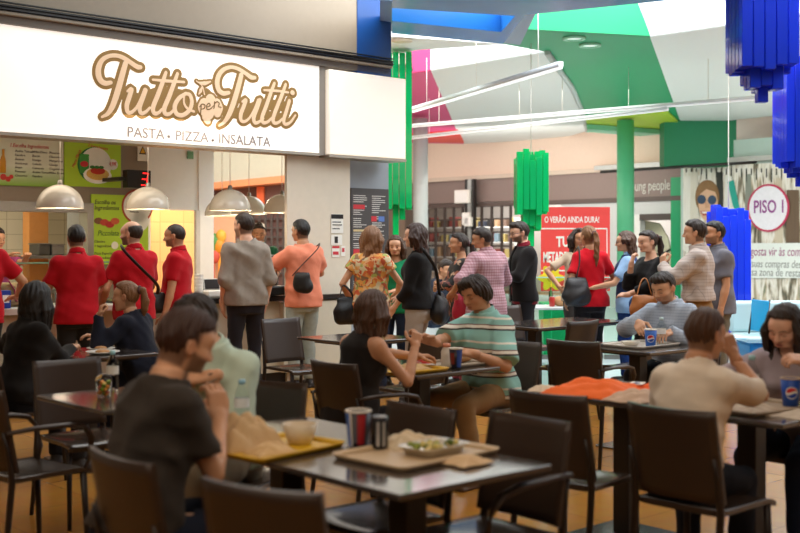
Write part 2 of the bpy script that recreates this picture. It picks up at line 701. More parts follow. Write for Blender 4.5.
def hand_sdf(f, Wp, d, n, side, s, curl, thumb, k=0.006):
    """d: wrist to fingers, n: back of the hand, side: towards the thumb"""
    f.cap(Wp - d * .035, Wp + d * .012, .027 * s, .026 * s, k=.01)
    R = np.stack([side, d, n], 1)
    f.rbox(Wp + d * .052 * s, np.array([.041, .049, .0145]) * s, .0135 * s, R, k=.014)
    lens = (.072, .080, .075, .058); offs = (.030, .010, -.010, -.029)
    for i in range(4):
        b = Wp + d * (.094 - .004 * abs(i - 1)) * s + side * offs[i] * s
        r0 = (.0092, .0095, .0090, .0080)[i] * s
        p = [b - d * .02 * s, b]
        ang = 0.0
        q = b
        c = curl[i] if isinstance(curl, (list, tuple)) else curl
        spread = unit(d + side * offs[i] * 3.0)
        for j, fr in enumerate((.44, .32, .24)):
            ang += c * (0.75 if j == 0 else 1.0)
            dd = spread * math.cos(ang) - n * math.sin(ang)
            q = q + dd * lens[i] * s * fr
            p.append(q)
        f.chain(p, [r0, r0 * 1.02, r0 * .94, r0 * .86, r0 * .74], k=.004)
    b = Wp + d * .024 * s + side * .030 * s
    t1 = unit(d * .55 + side * .75 - n * (.25 + thumb * .5))
    t2 = unit(d * .85 + side * (.35 - thumb * .5) - n * (.2 + thumb * .5))
    f.chain([b - side * .01 * s, b + t1 * .042 * s, b + t1 * .042 * s + t2 * .034 * s, b + t1 * .042 * s + t2 * .056 * s], [.0155 * s, .0122 * s, .0108 * s, .0085 * s], k=.008)


class Person:
    pass


def person(label, xy, face, H=1.74, female=False, sit=False, seat=0.46, lean=0.0, turn=0.0, slump=0.0, head=(0, 0, 0), wide=1.0, belly=0.0,
           L=None, R=None, feet=None, knees=None, skin='mid', hair=None, shirt=None, trousers=None, shoes='#2b2522', beard=0.0, glasses=None,
           fine=False, seed=1, bust=None, eyes='open', hipshift=0.0, extras=None, jacket=None):
    """one figure; local +y is the way the hips face. L / R: dict(w=wrist target, pole, d=hand direction, n=back of hand, curl, thumb)"""
    s = H / 1.76
    fa = math.atan2(face[1], face[0]) - PI / 2
    prof = [list(r) for r in (FEMALE if female else MALE)]
    for r in prof:
        f_ = 1.0 if r[0] > .5 else wide
        r[1] *= f_; r[2] *= (1 + (f_ - 1) * .8)
        if belly and r[0] < .36:
            g = math.exp(-((r[0] - .16) / .12) ** 2) * belly
            r[2] += g * .6; r[3] += g * .5; r[1] += g * .4
    sq = .93 if sit else 1.0
    for r in prof: r[0] *= sq
    hip = (seat / s + .075) if sit else .925
    P = np.array([hipshift, 0, hip])
    Rt = rot('Z', turn) @ rot('X', -lean)
    hw = .088 if not female else .092
    sw = (.158 if not female else .135) * (1 + (wide - 1) * .7)
    T = lambda v: P + Rt @ (np.asarray(v, float) * np.array([1, 1, sq]))
    N = T((0, -.008, .555))
    up = unit(Rt[:, 2] * .65 + np.array([0, 0, 1.0]) * .35)
    Rh = rot('Z', turn + head[0]) @ rot('X', -head[1]) @ rot('Y', head[2])
    pivot = N + up * .064 + Rt[:, 1] * .012
    Hc = pivot + Rh @ np.array([0, .022, .082])
    HT = lambda v: Hc + Rh @ np.asarray(v, float)
    # limbs
    arms = {}
    for sd, spec in ((-1, L), (1, R)):
        S = T((sd * sw, -.012, .478))
        spec = dict(spec or {})
        if 'w' in spec:
            w = np.asarray(spec['w'], float) / s
        else:
            w = S + np.array([sd * .07, .04, -.52])
        pole = spec.get('pole', (sd * .5, -1, -.2))
        E, w = ik(S, w, .292, .262, pole)
        d = unit(spec['d']) if 'd' in spec else unit((w - E) * 1.0 + np.array([0, 0, 0.0]))
        n = np.asarray(spec.get('n', (sd, 0, 0) if d[2] < -.7 else (0, 0, 1)), float)
        n = unit(n - d * (n @ d))
        side = np.cross(d, n) * (1 if sd > 0 else -1)
        side = unit(side)
        # the thumb of the right hand lies on d x n ... checked so that palms-down hands have thumbs inward
        side = -side
        arms[sd] = dict(S=S, E=E, W=w, d=d, n=n, side=side, curl=spec.get('curl', .35), thumb=spec.get('thumb', .3))
    legs = {}
    for i, sd in enumerate((-1, 1)):
        J = P + rot('Z', 0) @ np.array([sd * hw, 0, 0])
        if feet is not None:
            A = np.array([feet[i][0] / s, feet[i][1] / s, .085])
        elif sit:
            A = np.array([sd * .13, .40, .085])
        else:
            A = np.array([sd * .10 + 0.0, .03 * sd, .085])
        kp = (sd * .12, 1, .35) if knees is None else knees[i]
        K, A = ik(J, A, .425, .42, kp)
        legs[sd] = dict(J=J, K=K, A=A)

    ar = 1.0 if not female else .86
    ar *= (1 + (wide - 1) * .5)

    # ---------------- body
    f = SDF()
    f.loft(P, Rt, prof, 0, zr=(-.11 * sq, .60 * sq), k=.03)
    f.ell(P + np.array([0, -.01, -.02]), (.155 * wide, .105, .10), k=.03)
    for sd in (-1, 1):
        a = arms[sd]
        f.ell(a['S'], (.056 * ar, .058 * ar, .056 * ar), k=.05)
        m = a['E'] + (a['W'] - a['E']) * .28
        f.chain([a['S'], a['E'], m, a['W']], [.050 * ar, .038 * ar, .041 * ar, .0265 * (ar * .5 + .5)], k=.04)
        g = legs[sd]
        c = g['K'] + (g['A'] - g['K']) * .3 + np.array([0, -.010, 0])
        f.chain([g['J'], g['J'] + (g['K'] - g['J']) * .4, g['K'], c, g['A']], [.078, .072, .051, .052, .034], k=.03)
        f.cap(g['A'] + [0, 0, -.03], g['A'] + np.array([sd * .02, .13, -.055]), .034, .026, k=.03)
    neck_r = .054 if not female else .044
    f.cap(N - up * .04, HT((0, -.02, -.03)), neck_r * 1.05, neck_r * .96, k=.03)
    f.ell(HT((0, 0, 0)), (.06, .075, .08), Rh, k=.02)
    # the head and the hands get finer meshes of their own: leave the coarse one short of them
    nplane = N + up * .060
    f.half(up, nplane)
    for sd in (-1, 1):
        a = arms[sd]
        u_ = unit(a['W'] - a['E'])
        w0, r_ = a['W'] - u_ * .012, .06

        def cut(x, y, z, w0=w0, u_=u_, c=a['W'] + a['d'] * .07):
            pl = (x - w0[0]) * u_[0] + (y - w0[1]) * u_[1] + (z - w0[2]) * u_[2]
            sp = np.sqrt((x - c[0]) ** 2 + (y - c[1]) ** 2 + (z - c[2]) ** 2) - .135
            return -np.maximum(-pl, sp)
        f.custom(cut, 'i')
    br = .0115 if fine else .015
    parts = [f.mesh(br)]
    # ---------------- head
    h = SDF()
    fem = female
    jw = .053 if fem else .058
    h.ell(HT((0, -.010, .026)), (.0765, .097, .094), Rh, k=.02)
    h.ell(HT((0, .024, -.048)), (jw + .004, .066, .066), Rh, k=.035)
    h.ell(HT((0, .046, -.085)), (.036, .040, .032), Rh, k=.03)
    h.ell(HT((0, .070, -.103)), (.018, .017, .015), Rh, k=.02)
    h.ell(HT((0, .062, .040)), (.055, .028, .030), Rh, k=.03)
    for sx in (-1, 1):
        h.ell(HT((sx * .040, .056, -.022)), (.024, .026, .022), Rh, k=.025)
        h.ell(HT((sx * .031, .095, .004)), (.019, .014, .012), Rh, k=.012, op='s')
        h.ell(HT((sx * .031, .0755, .003)), (.0135, .0125, .0125), Rh, k=.004)
        h.cap(HT((sx * .014, .087, .024)), HT((sx * .046, .074, .023)), .0075, .006, k=.012)
        Re = Rh @ rot('Z', sx * 18) @ rot('X', 8)
        h.ell(HT((sx * .078, -.012, -.004)), (.0085, .020, .031), Re, k=.008)
        h.ell(HT((sx * .085, -.006, -.002)), (.006, .011, .019), Re, k=.006, op='s')
    h.cap(HT((0, .086, .018)), HT((0, .108, -.022)), .0075, .0115, k=.014)
    for sx in (-1, 1):
        h.ell(HT((sx * .0115, .098, -.026)), (.0085, .011, .008), Rh, k=.008)
    h.ell(HT((0, .083, -.053)), (.023, .0105, .0062), Rh, k=.008)
    h.ell(HT((0, .081, -.064)), (.019, .0105, .0066), Rh, k=.006)
    h.ell(HT((0, .097, -.0585)), (.021, .009, .0016), Rh, k=.003, op='s')
    h.cap(N - up * .01, HT((0, -.022, -.03)), neck_r * 1.03, neck_r * .96, k=.03)
    h.half(-up, N + up * .045)
    hr = .0042 if fine else .0068
    hv = h.mesh(hr)
    parts.append(hv)
    # ---------------- hands
    for sd in (-1, 1):
        a = arms[sd]
        g = SDF()
        hand_sdf(g, a['W'], a['d'], a['n'], a['side'], 1.0 if not fem else .9, a['curl'], a['thumb'])
        u_ = unit(a['W'] - a['E'])
        g.cap(a['W'] - u_ * .035, a['W'], .029 * (ar * .5 + .5), .0265 * (ar * .5 + .5), k=.012)
        parts.append(g.mesh(.0038 if fine else .006))
    V, Q = join(parts)
    q = (V - Hc) @ Rh            # head-local
    sk = np.array(srgb(SKIN[skin]))
    C = np.tile(sk, (len(V), 1))
    rr = np.random.RandomState(seed)
    C *= (1 + .05 * np.sin(V[:, :1] * 70 + 1.3 * np.sin(V[:, 2:] * 50)))
    isH = (np.abs(q[:, 0]) < .1) & (np.abs(q[:, 1]) < .14) & (np.abs(q[:, 2]) < .14)

    def blend(mask, col, w=1.0):
        m = np.clip(mask, 0, 1)[:, None] * w * isH[:, None]
        C[:] = C * (1 - m) + np.array(srgb(col)) * m if isinstance(col, str) else C * (1 - m) + np.asarray(col) * m
    frontal = q[:, 1] > .045
    ax_ = np.abs(q[:, 0])
    # cheeks, nose, ears a little redder
    blend(np.exp(-(((ax_ - .045) / .02) ** 2 + ((q[:, 2] + .025) / .02) ** 2)) * frontal * .35, sk * np.array([1.02, .72, .66]))
    blend(np.exp(-(((ax_ - .08) / .012) ** 2)) * (q[:, 1] < .02) * .4, sk * np.array([1.02, .75, .68]))
    hc = HAIRC[(hair or {}).get('c', 'dark')]
    if beard:
        bz = np.clip((-.022 - q[:, 2] + .25 * np.clip(q[:, 1] - .06, -.1, .05) * -1) / .012, 0, 1) * np.clip((q[:, 1] + .005) / .02, 0, 1)
        bz *= np.clip((q[:, 2] + .135) / .01, 0, 1)
        lipz = np.exp(-((ax_ / .022) ** 4 + ((q[:, 2] + .0585) / .011) ** 4))
        bz *= 1 - lipz
        blend(bz, hc, beard)
    lips = np.exp(-((ax_ / .022) ** 4 + ((q[:, 2] + .0585) / .0115) ** 4)) * (q[:, 1] > .07)
    blend(lips * (.75 if fem else .5), np.array(srgb('#a8524c')))
    blend(np.exp(-((ax_ / .020) ** 4 + ((q[:, 2] + .0585) / .0022) ** 2)) * (q[:, 1] > .07) * .8, '#5a2a26')
    bz_ = .0245 + .004 * np.sin((ax_ - .012) / .036 * PI)
    blend(np.exp(-(((ax_ - .031) / .0185) ** 6 + ((q[:, 2] - bz_) / (.0034 if fem else .0048)) ** 4)) * (q[:, 1] > .055) * .85, hc)
    ex = (ax_ - .031) / .0125
    ez = (q[:, 2] - .003)
    fe = q[:, 1] > .062
    if eyes == 'open':
        lid = .0046 * np.sqrt(np.clip(1 - ex ** 2, 0, 1))
        op = np.clip((lid - np.abs(ez)) / .0018, 0, 1) * fe
        blend(op, '#c9bdb2')
        blend(np.clip((.0056 - np.sqrt((ax_ - .031) ** 2 + ez ** 2)) / .0015, 0, 1) * (np.abs(ez) < lid) * fe, '#2c1a10')
        blend(np.exp(-((ez - lid) / .0016) ** 2) * (np.abs(ex) < 1.1) * fe * .85, '#1c1210')
    else:
        blend(np.exp(-((ez + .003 + .003 * (1 - ex ** 2)) / .0020) ** 2) * (np.abs(ex) < 1.1) * fe * .95, '#1c1210')
        blend(np.exp(-(ex ** 2 + (ez / .008) ** 2)) * fe * .25, sk * .7)
    st_ = (hair or {}).get('style')
    if st_:
        fh_ = hair.get('front', .098 if st_ in ('long', 'wavy', 'bob', 'pony') else .088)
        nr_ = np.array([-.045, .088]) / np.hypot(.045, .088)
        kA = (q[:, 1] - .085) * nr_[0] + (q[:, 2] - fh_) * nr_[1]
        kB = np.minimum(-(q[:, 1] + .014), q[:, 2] + .074)
        kS = np.minimum(.016 - q[:, 1], q[:, 2] - .008)
        if st_ == 'bald':
            kA = kA * 0 - 1
            kB = np.minimum(kB, .075 - q[:, 2]); kS = np.minimum(kS, .05 - q[:, 2])
        kk = np.maximum(kA, np.maximum(kB, kS))
        ear = np.exp(-(((ax_ - .083) / .010) ** 2 + ((q[:, 2] + .004) / .03) ** 2 + ((q[:, 1] + .01) / .022) ** 2))
        blend(np.clip((kk + .009) / .012, 0, 1) * (1 - np.clip(ear * 1.6, 0, 1)), hc, .36 if st_ == 'buzz' else (.5 if st_ == 'bald' else .75))
    V = V * s
    root = np_mesh('person', V, Q, attr_mat('skin', rough=.48, bump=.12, bscale=260, sss=.0), None, C)
    tag(root, label, 'person')
    root.location = (xy[0], xy[1], 0)
    root.rotation_euler = (0, 0, fa)
    px = Person()
    px.root, px.s, px.T, px.HT, px.arms, px.legs, px.Rh, px.Rt, px.P, px.N = root, s, T, HT, arms, legs, Rh, Rt, P, N

    def put(name, sdf, res, m, sm=0, cols=None):
        v, qd = sdf.mesh(res)
        if len(qd) == 0: return None
        if sm: v = smooth_mesh(v, qd, sm)
        return np_mesh(name, v * s, qd, m, root)
    cr = .0105 if fine else .0145

    # ---------------- trousers
    if trousers:
        m = trousers['m']
        t = SDF()
        lo = trousers.get('fit', 1.0)
        t.loft(P, Rt, prof, .009, zr=(-.125, trousers.get('rise', .10)), k=.03)
        t.ell(P + np.array([0, -.012, -.03]), (.163 * wide, .115, .105), k=.03)
        for sd in (-1, 1):
            g = legs[sd]
            an = g['A'] + (g['K'] - g['A']) * trousers.get('crop', .02)
            wf = .5 + .5 * wide
            t.chain([g['J'], g['J'] + (g['K'] - g['J']) * .4, g['K']], [.094 * wf * (.6 + .4 * lo), .089 * wf * (.5 + .5 * lo), .067 * lo], k=.03)
            t.cap(g['K'], an, .067 * lo, .055 * lo, k=.012, flat=True)
        t.custom(wrinkle(.0055, seed + 3, 40), 'd')
        w_, n_ = T((0, 0, trousers.get('rise', .10))), Rt[:, 2]
        t.custom(lambda x, y, z: np.minimum((x - w_[0]) * n_[0] + (y - w_[1]) * n_[1] + (z - w_[2]) * n_[2], .215 * max(1, wide) - np.sqrt((x - P[0]) ** 2 + (y - P[1]) ** 2 + (z - P[2]) ** 2)), 'i')
        put('trousers', t, cr, m)
    # ---------------- shoes
    for i, sd in enumerate((-1, 1)):
        g = legs[sd]
        A = g['A']
        sh = SDF()
        fw = unit(np.array([sd * .18, 1, 0]))
        hd = math.degrees(math.atan2(fw[1], fw[0])) - 90
        Rz_ = rot('Z', hd)
        c = np.array([A[0], A[1], 0]) + fw * .055
        sh.ell(c + np.array([0, 0, .040]), (.046, .135, .040), Rz_, k=.02)
        sh.cap(np.array([A[0], A[1], .05]), np.array([A[0], A[1], .095]), .045, .043, k=.025)
        sh.rbox(c + np.array([0, 0, .012]), (.047, .136, .012), .011, Rz_, k=.008)
        put('shoe', sh, .010 if fine else .013, cloth(shoes, 'leather'))
    # ---------------- shirt
    if shirt:
        m = shirt['m']
        loose = shirt.get('loose', .014)
        hem = shirt.get('hem', -.04 if not sit else .03)
        t = SDF()
        pr = [list(r) for r in prof]
        for r in pr:
            # cloth hangs from the chest rather than following the waist
            if r[0] < .34:
                dr = shirt.get('drape', .38)
                cw = np.interp(.36, [a[0] for a in prof], [a[1] for a in prof])
                cd = np.interp(.36, [a[0] for a in prof], [a[2] for a in prof])
                r[1] = max(r[1], r[1] + (cw - r[1]) * dr)
                r[2] = max(r[2], r[2] + (cd - r[2]) * dr)
            if r[0] < -.05 and not sit:
                r[1] = max(r[1], pr[2][1]); r[2] = max(r[2], pr[2][2])
        top = {'crew': .572, 'polo': .575, 'wide': .548, 'tank': .552}[shirt.get('neck', 'crew')]
        if hem < pr[0][0]:
            pr.insert(0, [hem - .02] + pr[0][1:])
        for r in pr:
            if r[0] < .12: r[1] += .012; r[2] += .012
        t.loft(P, Rt, pr, loose, zr=(hem - .02, top * sq), k=.03)
        if fem and (bust is None or bust > 0):
            b_ = .055 if bust is None else bust
            for sx in (-1, 1):
                t.ell(T((sx * .068, .085, .345)), (.066, b_, .066), Rt, k=.04)
        sl = shirt.get('sleeve', 'short')
        for sd in (-1, 1):
            a = arms[sd]
            if sl != 'none':
                t.ell(a['S'], (.060 * ar, .062 * ar, .058 * ar), k=.045)
            so = shirt.get('sl_r', 1.0)
            if sl == 'short':
                e = a['S'] + (a['E'] - a['S']) * shirt.get('sl_len', .72)
                t.cap(a['S'], e, .060 * ar * so, .060 * ar * so, k=.035, flat=True)
            elif sl in ('long', 'three', 'rolled'):
                fr = {'long': 1.0, 'three': .55, 'rolled': .12}[sl]
                t.cap(a['S'], a['E'], .061 * ar * so, .053 * ar * so, k=.035)
                e = a['E'] + (a['W'] - a['E']) * fr
                t.cap(a['E'], e, .052 * ar * so, (.040 if sl == 'long' else .048) * ar * so, k=.025, flat=True)
                if sl == 'rolled':
                    u_ = unit(a['W'] - a['E'])
                    t.cap(e - u_ * .055, e, .056 * ar * so, .056 * ar * so, k=.004, flat=True, flat_a=True)
        w1, w2 = wrinkle(shirt.get('wr', .006), seed, 26), wrinkle(shirt.get('wr', .006) * .5, seed + 50, 60)
        rs_ = np.random.RandomState(seed + 80)
        fd = [(unit(rs_.normal(size=3) * [.6, .6, 1.0]) * rs_.uniform(28, 48), rs_.uniform(0, 6, 3)) for _ in range(3)]

        def folds(x, y, z):
            o_ = 0
            for d_, p_ in fd:
                o_ = o_ + np.abs(np.sin(.5 * (x * d_[0] + y * d_[1] + z * d_[2]) + p_[0] + .9 * np.sin(9 * z + 7 * x + p_[1]))) ** .8
            return w1(x, y, z) + w2(x, y, z) + shirt.get('wr', .006) * .8 * (o_ - 3.2)
        t.custom(folds, 'd')
        t.half(-Rt[:, 2], T((0, 0, hem)))
        # neck opening
        nk = shirt.get('neck', 'crew')
        if nk in ('crew', 'polo'):
            t.cap(N - up * .06, N + up * .2, neck_r + .010, neck_r + .016, k=.004, op='s')
            if nk == 'crew':
                t.cap(T((0, .055, .575)), T((0, .12, .60)), .05, .06, k=.006, op='s')
        elif nk == 'wide':
            t.ell(T((0, .03, .60)), (.105, .12, .10), Rt, k=.006, op='s')
        elif nk == 'tank':
            t.ell(T((0, .03, .62)), (.080, .12, .13), Rt, k=.006, op='s')
            for sd in (-1, 1):
                a = arms[sd]
                t.ell(a['S'] + Rt @ np.array([sd * .045, .0, -.01]), (.058, .075, .085), Rt, k=.006, op='s')
        so_ = put('shirt' if not shirt.get('name') else shirt['name'], t, cr, m, sm=1)
        px.shirt = so_
        if nk == 'polo':
            c = SDF()
            upn = unit(up * .8 + Rt[:, 2] * .2)
            cc = N + upn * .012

            def ring(x, y, z):
                qx, qy, qz = x - cc[0], y - cc[1], z - cc[2]
                h_ = qx * upn[0] + qy * upn[1] + qz * upn[2]
                r_ = np.sqrt(np.maximum(qx * qx + qy * qy + qz * qz - h_ * h_, 0))
                tgt = neck_r + .017 - h_ * .28 + .0
                fr_ = (qx * Rt[0, 1] + qy * Rt[1, 1] + qz * Rt[2, 1])
                open_ = np.where(fr_ > .03, np.abs(qx * Rt[0, 0] + qy * Rt[1, 0] + qz * Rt[2, 0]), 1)
                w_ = np.maximum(np.abs(r_ - tgt) - .0075, np.abs(h_ - .012 + fr_ * .25) - .026)
                return np.maximum(w_, .022 - open_)
            c.add(ring, cc - .12, cc + .12, 0, 'u')
            put('collar', c, .006 if fine else .008, shirt.get('cm', m), sm=1)
        if shirt.get('placket'):
            pass
    # ---------------- jacket or vest over the shirt is a second shell (open front)
    if jacket:
        t = SDF()
        t.loft(P, Rt, prof, jacket.get('loose', .030), zr=(jacket.get('hem', -.06), .56 * sq), k=.03)
        sl = jacket.get('sleeve', 'long')
        if sl != 'none':
            for sd in (-1, 1):
                a = arms[sd]
                t.ell(a['S'], (.072 * ar, .070 * ar, .066 * ar), k=.045)
                t.cap(a['S'], a['E'], .066 * ar, .059 * ar, k=.035)
                e = a['E'] + (a['W'] - a['E']) * (.97 if sl == 'long' else .4)
                t.cap(a['E'], e, .057 * ar, .046 * ar, k=.025, flat=True)
        t.custom(wrinkle(.007, seed + 9, 24), 'd')
        t.cap(N - up * .08, N + up * .2, neck_r + .016, neck_r + .026, k=.006, op='s')
        if sl == 'none':
            for sd in (-1, 1):
                a = arms[sd]
                t.ell(a['S'] + Rt @ np.array([sd * .05, 0, -.01]), (.062, .085, .095), Rt, k=.006, op='s')
        op_ = jacket.get('open', .03)
        t.rbox(T((0, .16, .2)), (op_, .12, .5), .005, Rt, k=.01, op='s')
        put(jacket.get('name', 'jacket'), t, cr, jacket['m'], sm=1)
    # ---------------- hair
    if hair and hair['style'] not in ('none',):
        make_hair(px, hair, fine, seed, put)
    if glasses:
        b = MB()
        gm = mat('glasses_' + glasses.get('c', 'black'), '#15110f' if glasses.get('c', 'black') == 'black' else '#3a2a20', rough=.25, var=0)
        dz = glasses.get('up', 0)
        rot_up = Matrix.Rotation(math.radians(60), 4, 'X') if dz else Matrix.Identity(4)

        def G(p):
            if dz:
                p = (p[0], p[1] * .6 + .005, p[2] * .5 + .105)
            return Vector(HT(p) * s)
        for sx in (-1, 1):
            if dz:
                pts = [G((sx * .034 + .024 * math.cos(t_), .10 + .0 * t_, .003 + .04 * math.sin(t_))) for t_ in np.linspace(0, 2 * PI, 17)]
                c0 = HT((sx * .034, .065, .1065)) * s
                fan = [Vector(c0)] + pts
                vs = [b.bm.verts.new(p) for p in pts[:-1]]
                b._face(vs)
                b.tube(pts, .0025 * s, 6, cap=False)
                b.tube([G((sx * .058, .10, .003)), G((sx * .078, .0, .003)), G((sx * .082, -.07, -.02))], .002 * s, 6)
            else:
                ww, hh = .023, .017
                pts = [HT((sx * .032 + ww * math.copysign(abs(math.cos(t_)) ** .7, math.cos(t_)), .098 - .25 * max(0, abs(.032 + ww * math.cos(t_)) - .04), .003 + hh * math.copysign(abs(math.sin(t_)) ** .7, math.sin(t_)))) * s for t_ in np.linspace(0, 2 * PI, 17)]
                b.tube(pts, .0022 * s, 6, cap=False)
                b.tube([HT((sx * .056, .094, .008)) * s, HT((sx * .078, .06, .008)) * s, HT((sx * .081, -.02, .008)) * s], .002 * s, 6)
        if not dz:
            b.tube([HT((-.010, .100, .008)) * s, HT((0, .108, .011)) * s, HT((.010, .100, .008)) * s], .002 * s, 6)
        b.build('glasses' if not dz else 'sunglasses', gm, root)
    return px


def make_hair(px, hair, fine, seed, put):
    HT, Rh = px.HT, px.Rh
    st = hair['style']
    th = hair.get('t', .014)
    h = SDF()
    r = np.random.RandomState(seed)
    hair_lo = lambda v: HT(v)
    Hc = HT((0, 0, 0))

    def loc(x, y, z):
        a, b, c = x - Hc[0], y - Hc[1], z - Hc[2]
        return [Rh[0, i] * a + Rh[1, i] * b + Rh[2, i] * c for i in range(3)]
    fem_ = st in ('long', 'wavy', 'bob')
    ts = th if fem_ else min(th, .0055)
    h.ell(HT((0, -.012 - ts * .2, .027)), (.0765 + ts, .098 + ts, .094 + ts), Rh, k=.02)
    if not fem_ and th > ts and st != 'bald':
        h.ell(HT((0, .004, .062 + (th - ts))), (.066, .090, .064), Rh, k=.02)
    fh = hair.get('front', .098 if hair['style'] in ('long', 'wavy', 'bob', 'pony') else .088)       # hairline height over the head's centre
    ny = hair.get('nape', -.075)
    bald = st == 'bald'

    def keep(x, y, z):
        qx, qy, qz = loc(x, y, z)
        nrm = np.array([-.045, .088]); nrm = nrm / np.linalg.norm(nrm)
        A = -((qy - .085) * nrm[0] + (qz - fh) * nrm[1])
        if bald:
            A = np.maximum(A, 1)
            B = np.maximum(np.maximum(qy + .012 + .3 * np.clip(-.01 - qz, 0, 1), ny - qz), qz - .078 + .25 * np.clip(qy + .06, 0, 1))
            return np.minimum(A, B)
        B = np.maximum(qy + .022 + .35 * np.clip(-.01 - qz, 0, 1), ny - qz)
        Sb = np.maximum(qy - .012, .016 - qz)
        return np.minimum(A, np.minimum(B, Sb))
    h.custom(keep, 'i', .016)
    if st in ('quiff', 'mop'):
        h.ell(HT((0, .055, .100)), (.055, .045, .030), Rh, k=.03)
    if st == 'mop':
        h.ell(HT((.03, .070, .080)), (.040, .026, .024), Rh, k=.03)
        for sx in (-1, 1):
            h.ell(HT((sx * .068, .03, .045)), (.025, .05, .04), Rh, k=.03)
            h.ell(HT((sx * .074, -.03, -.01)), (.020, .05, .045), Rh, k=.03)
    if st in ('long', 'wavy', 'bob'):
        ln = hair.get('len', .24)
        wv = .012 if st == 'wavy' else .004
        up_v = (0, 0, 1)
        # falls straight down whatever the head's tilt
        base = HT((0, -.062, .0))
        back = px.Rt[:, 1] * -1
        hd = unit(np.array([Rh[0, 1], Rh[1, 1], 0]))
        bk, rt = -hd, np.array([hd[1], -hd[0], 0])
        dn = np.array([0, 0, -1.0])
        for i, o in enumerate(np.linspace(-1, 1, 7)):
            a0 = HT((o * .062, -.055 - .03 * (1 - o * o), .02))
            pts = [a0]
            for j in range(1, 5):
                f_ = j / 4
                pts.append(a0 + dn * (ln + .09) * f_ + bk * (.02 * f_ + .014 * math.sin(j * 1.7 + i)) * (1.0) + rt * (o * .018 * f_ + wv * math.sin(j * 2.1 + i * 1.3)))
            h.chain(pts, [.036, .036, .034, .029, .013], k=.022)
        if hair.get('sides', True):
            for sx in (-1, 1):
                for o in (0, 1, 2):
                    a0 = HT((sx * (.072 + .006 * o), .022 - .034 * o, .052))
                    e = a0 + dn * (ln * (.80 + .1 * o)) + rt * sx * (.02 + wv * math.sin(o)) + bk * .005
                    m1 = a0 + (e - a0) * .4 + rt * sx * (.012 + wv) + hd * .004
                    h.chain([a0, m1, e], [.019, .024, .012], k=.02)
    if st == 'pony':
        ln = hair.get('len', .26)
        a0 = HT((0, -.105, hair.get('tail_z', .045)))
        hd = unit(np.array([Rh[0, 1], Rh[1, 1], 0]))
        pts = [a0, a0 - hd * .045 + np.array([0, 0, -.005]), a0 - hd * .06 + np.array([0, 0, -.09]), a0 - hd * .055 + np.array([0, 0, -ln * .7]), a0 - hd * .05 + np.array([0, 0, -ln])]
        h.chain(pts, [.020, .026, .034, .030, .008], k=.02)
    if st == 'bun':
        h.ell(HT((0, -.118, .03)), (.04, .035, .04), Rh, k=.012)
    fr = hair.get('fr', 1.0)
    ph = r.uniform(0, 6, 6)
    amp = hair.get('amp', .0028)

    def strands(x, y, z):
        qx, qy, qz = loc(x, y, z)
        th_ = np.arctan2(qx, -qy + .0)
        return amp * (np.sin(22 * fr * th_ + 25 * qz + ph[0] + 2 * np.sin(30 * qz + ph[1])) + .7 * np.sin(160 * fr * qx + 70 * qy + 20 * qz + ph[2]) + .5 * np.sin(120 * qy - 60 * qz + ph[3]))
    h.custom(strands, 'd')
    put('hair', h, .0048 if fine else .0075, hair_mat(hair.get('c', 'dark')))
    if st in ('pony',):
        hd = unit(np.array([Rh[0, 1], Rh[1, 1], 0]))
        a0 = HT((0, -.105, hair.get('tail_z', .045))) - hd * .014
        b = MB()
        Rz_ = Matrix.Translation(Vector(a0 * px.s)) @ Vector(hd).to_track_quat('Z', 'Y').to_matrix().to_4x4()
        ring = [Rz_ @ Vector((.027 * math.cos(t), .027 * math.sin(t), 0)) for t in np.linspace(0, 2 * PI, 15)]
        b.tube(ring, .007, 8, cap=False)
        b.build('hair_tie', mat('hair_tie', '#5a3a3a', rough=.8), px.root)

# ================================================================== the place
def S(o, kind='structure'):
    o['kind'] = kind
    return o


WHITE = mat('paint_white', '#e9e7e2', rough=.6, var=.03)
CREAM = mat('paint_cream', '#d8ccb8', rough=.65, var=.05, bump=.05)
PEACH = mat('paint_peach', '#e2c9b6', rough=.65, var=.04)
STEEL = mat('brushed_steel', '#8f8b84', rough=.38, metal=1.0, var=.1, stretch=(1, 30, 30))
DARK = mat('dark_metal', '#2a2624', rough=.4, var=.1)
BLACK = mat('black_plastic', '#151313', rough=.35, var=.05)
PINK = mat('paint_pink', '#d94a80', rough=.5, var=.03)
RED = mat('paint_red', '#e2463a', rough=.5, var=.03)
GREEN = mat('paint_green', '#0e9a63', rough=.45, var=.04)
LIT_LIME = mat('lime_lit_green', '#b4d436', rough=.5, var=.05)
BLUE = mat('paint_blue', '#2f80d0', rough=.25, var=.04)
CONC = mat('panel_taupe', '#8d7f6c', rough=.45, var=.06)
GREYW = mat('panel_grey', '#9aa0a8', rough=.6, var=.04)

S0 = np.array([-.864, 12.0])


def SP(s, z, d=0.0):
    p = S0 + U2 * s + V2 * d
    return Vector((p[0], p[1], z))


def sh_Y(px, d):
    return (d + 9.494) / (.743 - .669 * (px - 400) / F)


def sh_s(px, d):
    k = (px - 400) / F
    Y = sh_Y(px, d)
    return .743 * (k * Y + .864) + .669 * (Y - 12)


def sh_z(px, py, d):
    return EYE - (py - HZ) * sh_Y(px, d) / F


def SM(s, z, d=0.0):
    """upright plane of the shop front at s, z; local z comes out towards the diners"""
    return upright(SP(s, z, d), U2, -V2)


def sbox(mb, s0, s1, z0, z1, d0, d1, bev=0.0):
    M = frame2(SP(0, 0, 0), (U2[0], U2[1], 0))
    return mb.box((s0, d0, z0), (s1, d1, z1), M, bev)


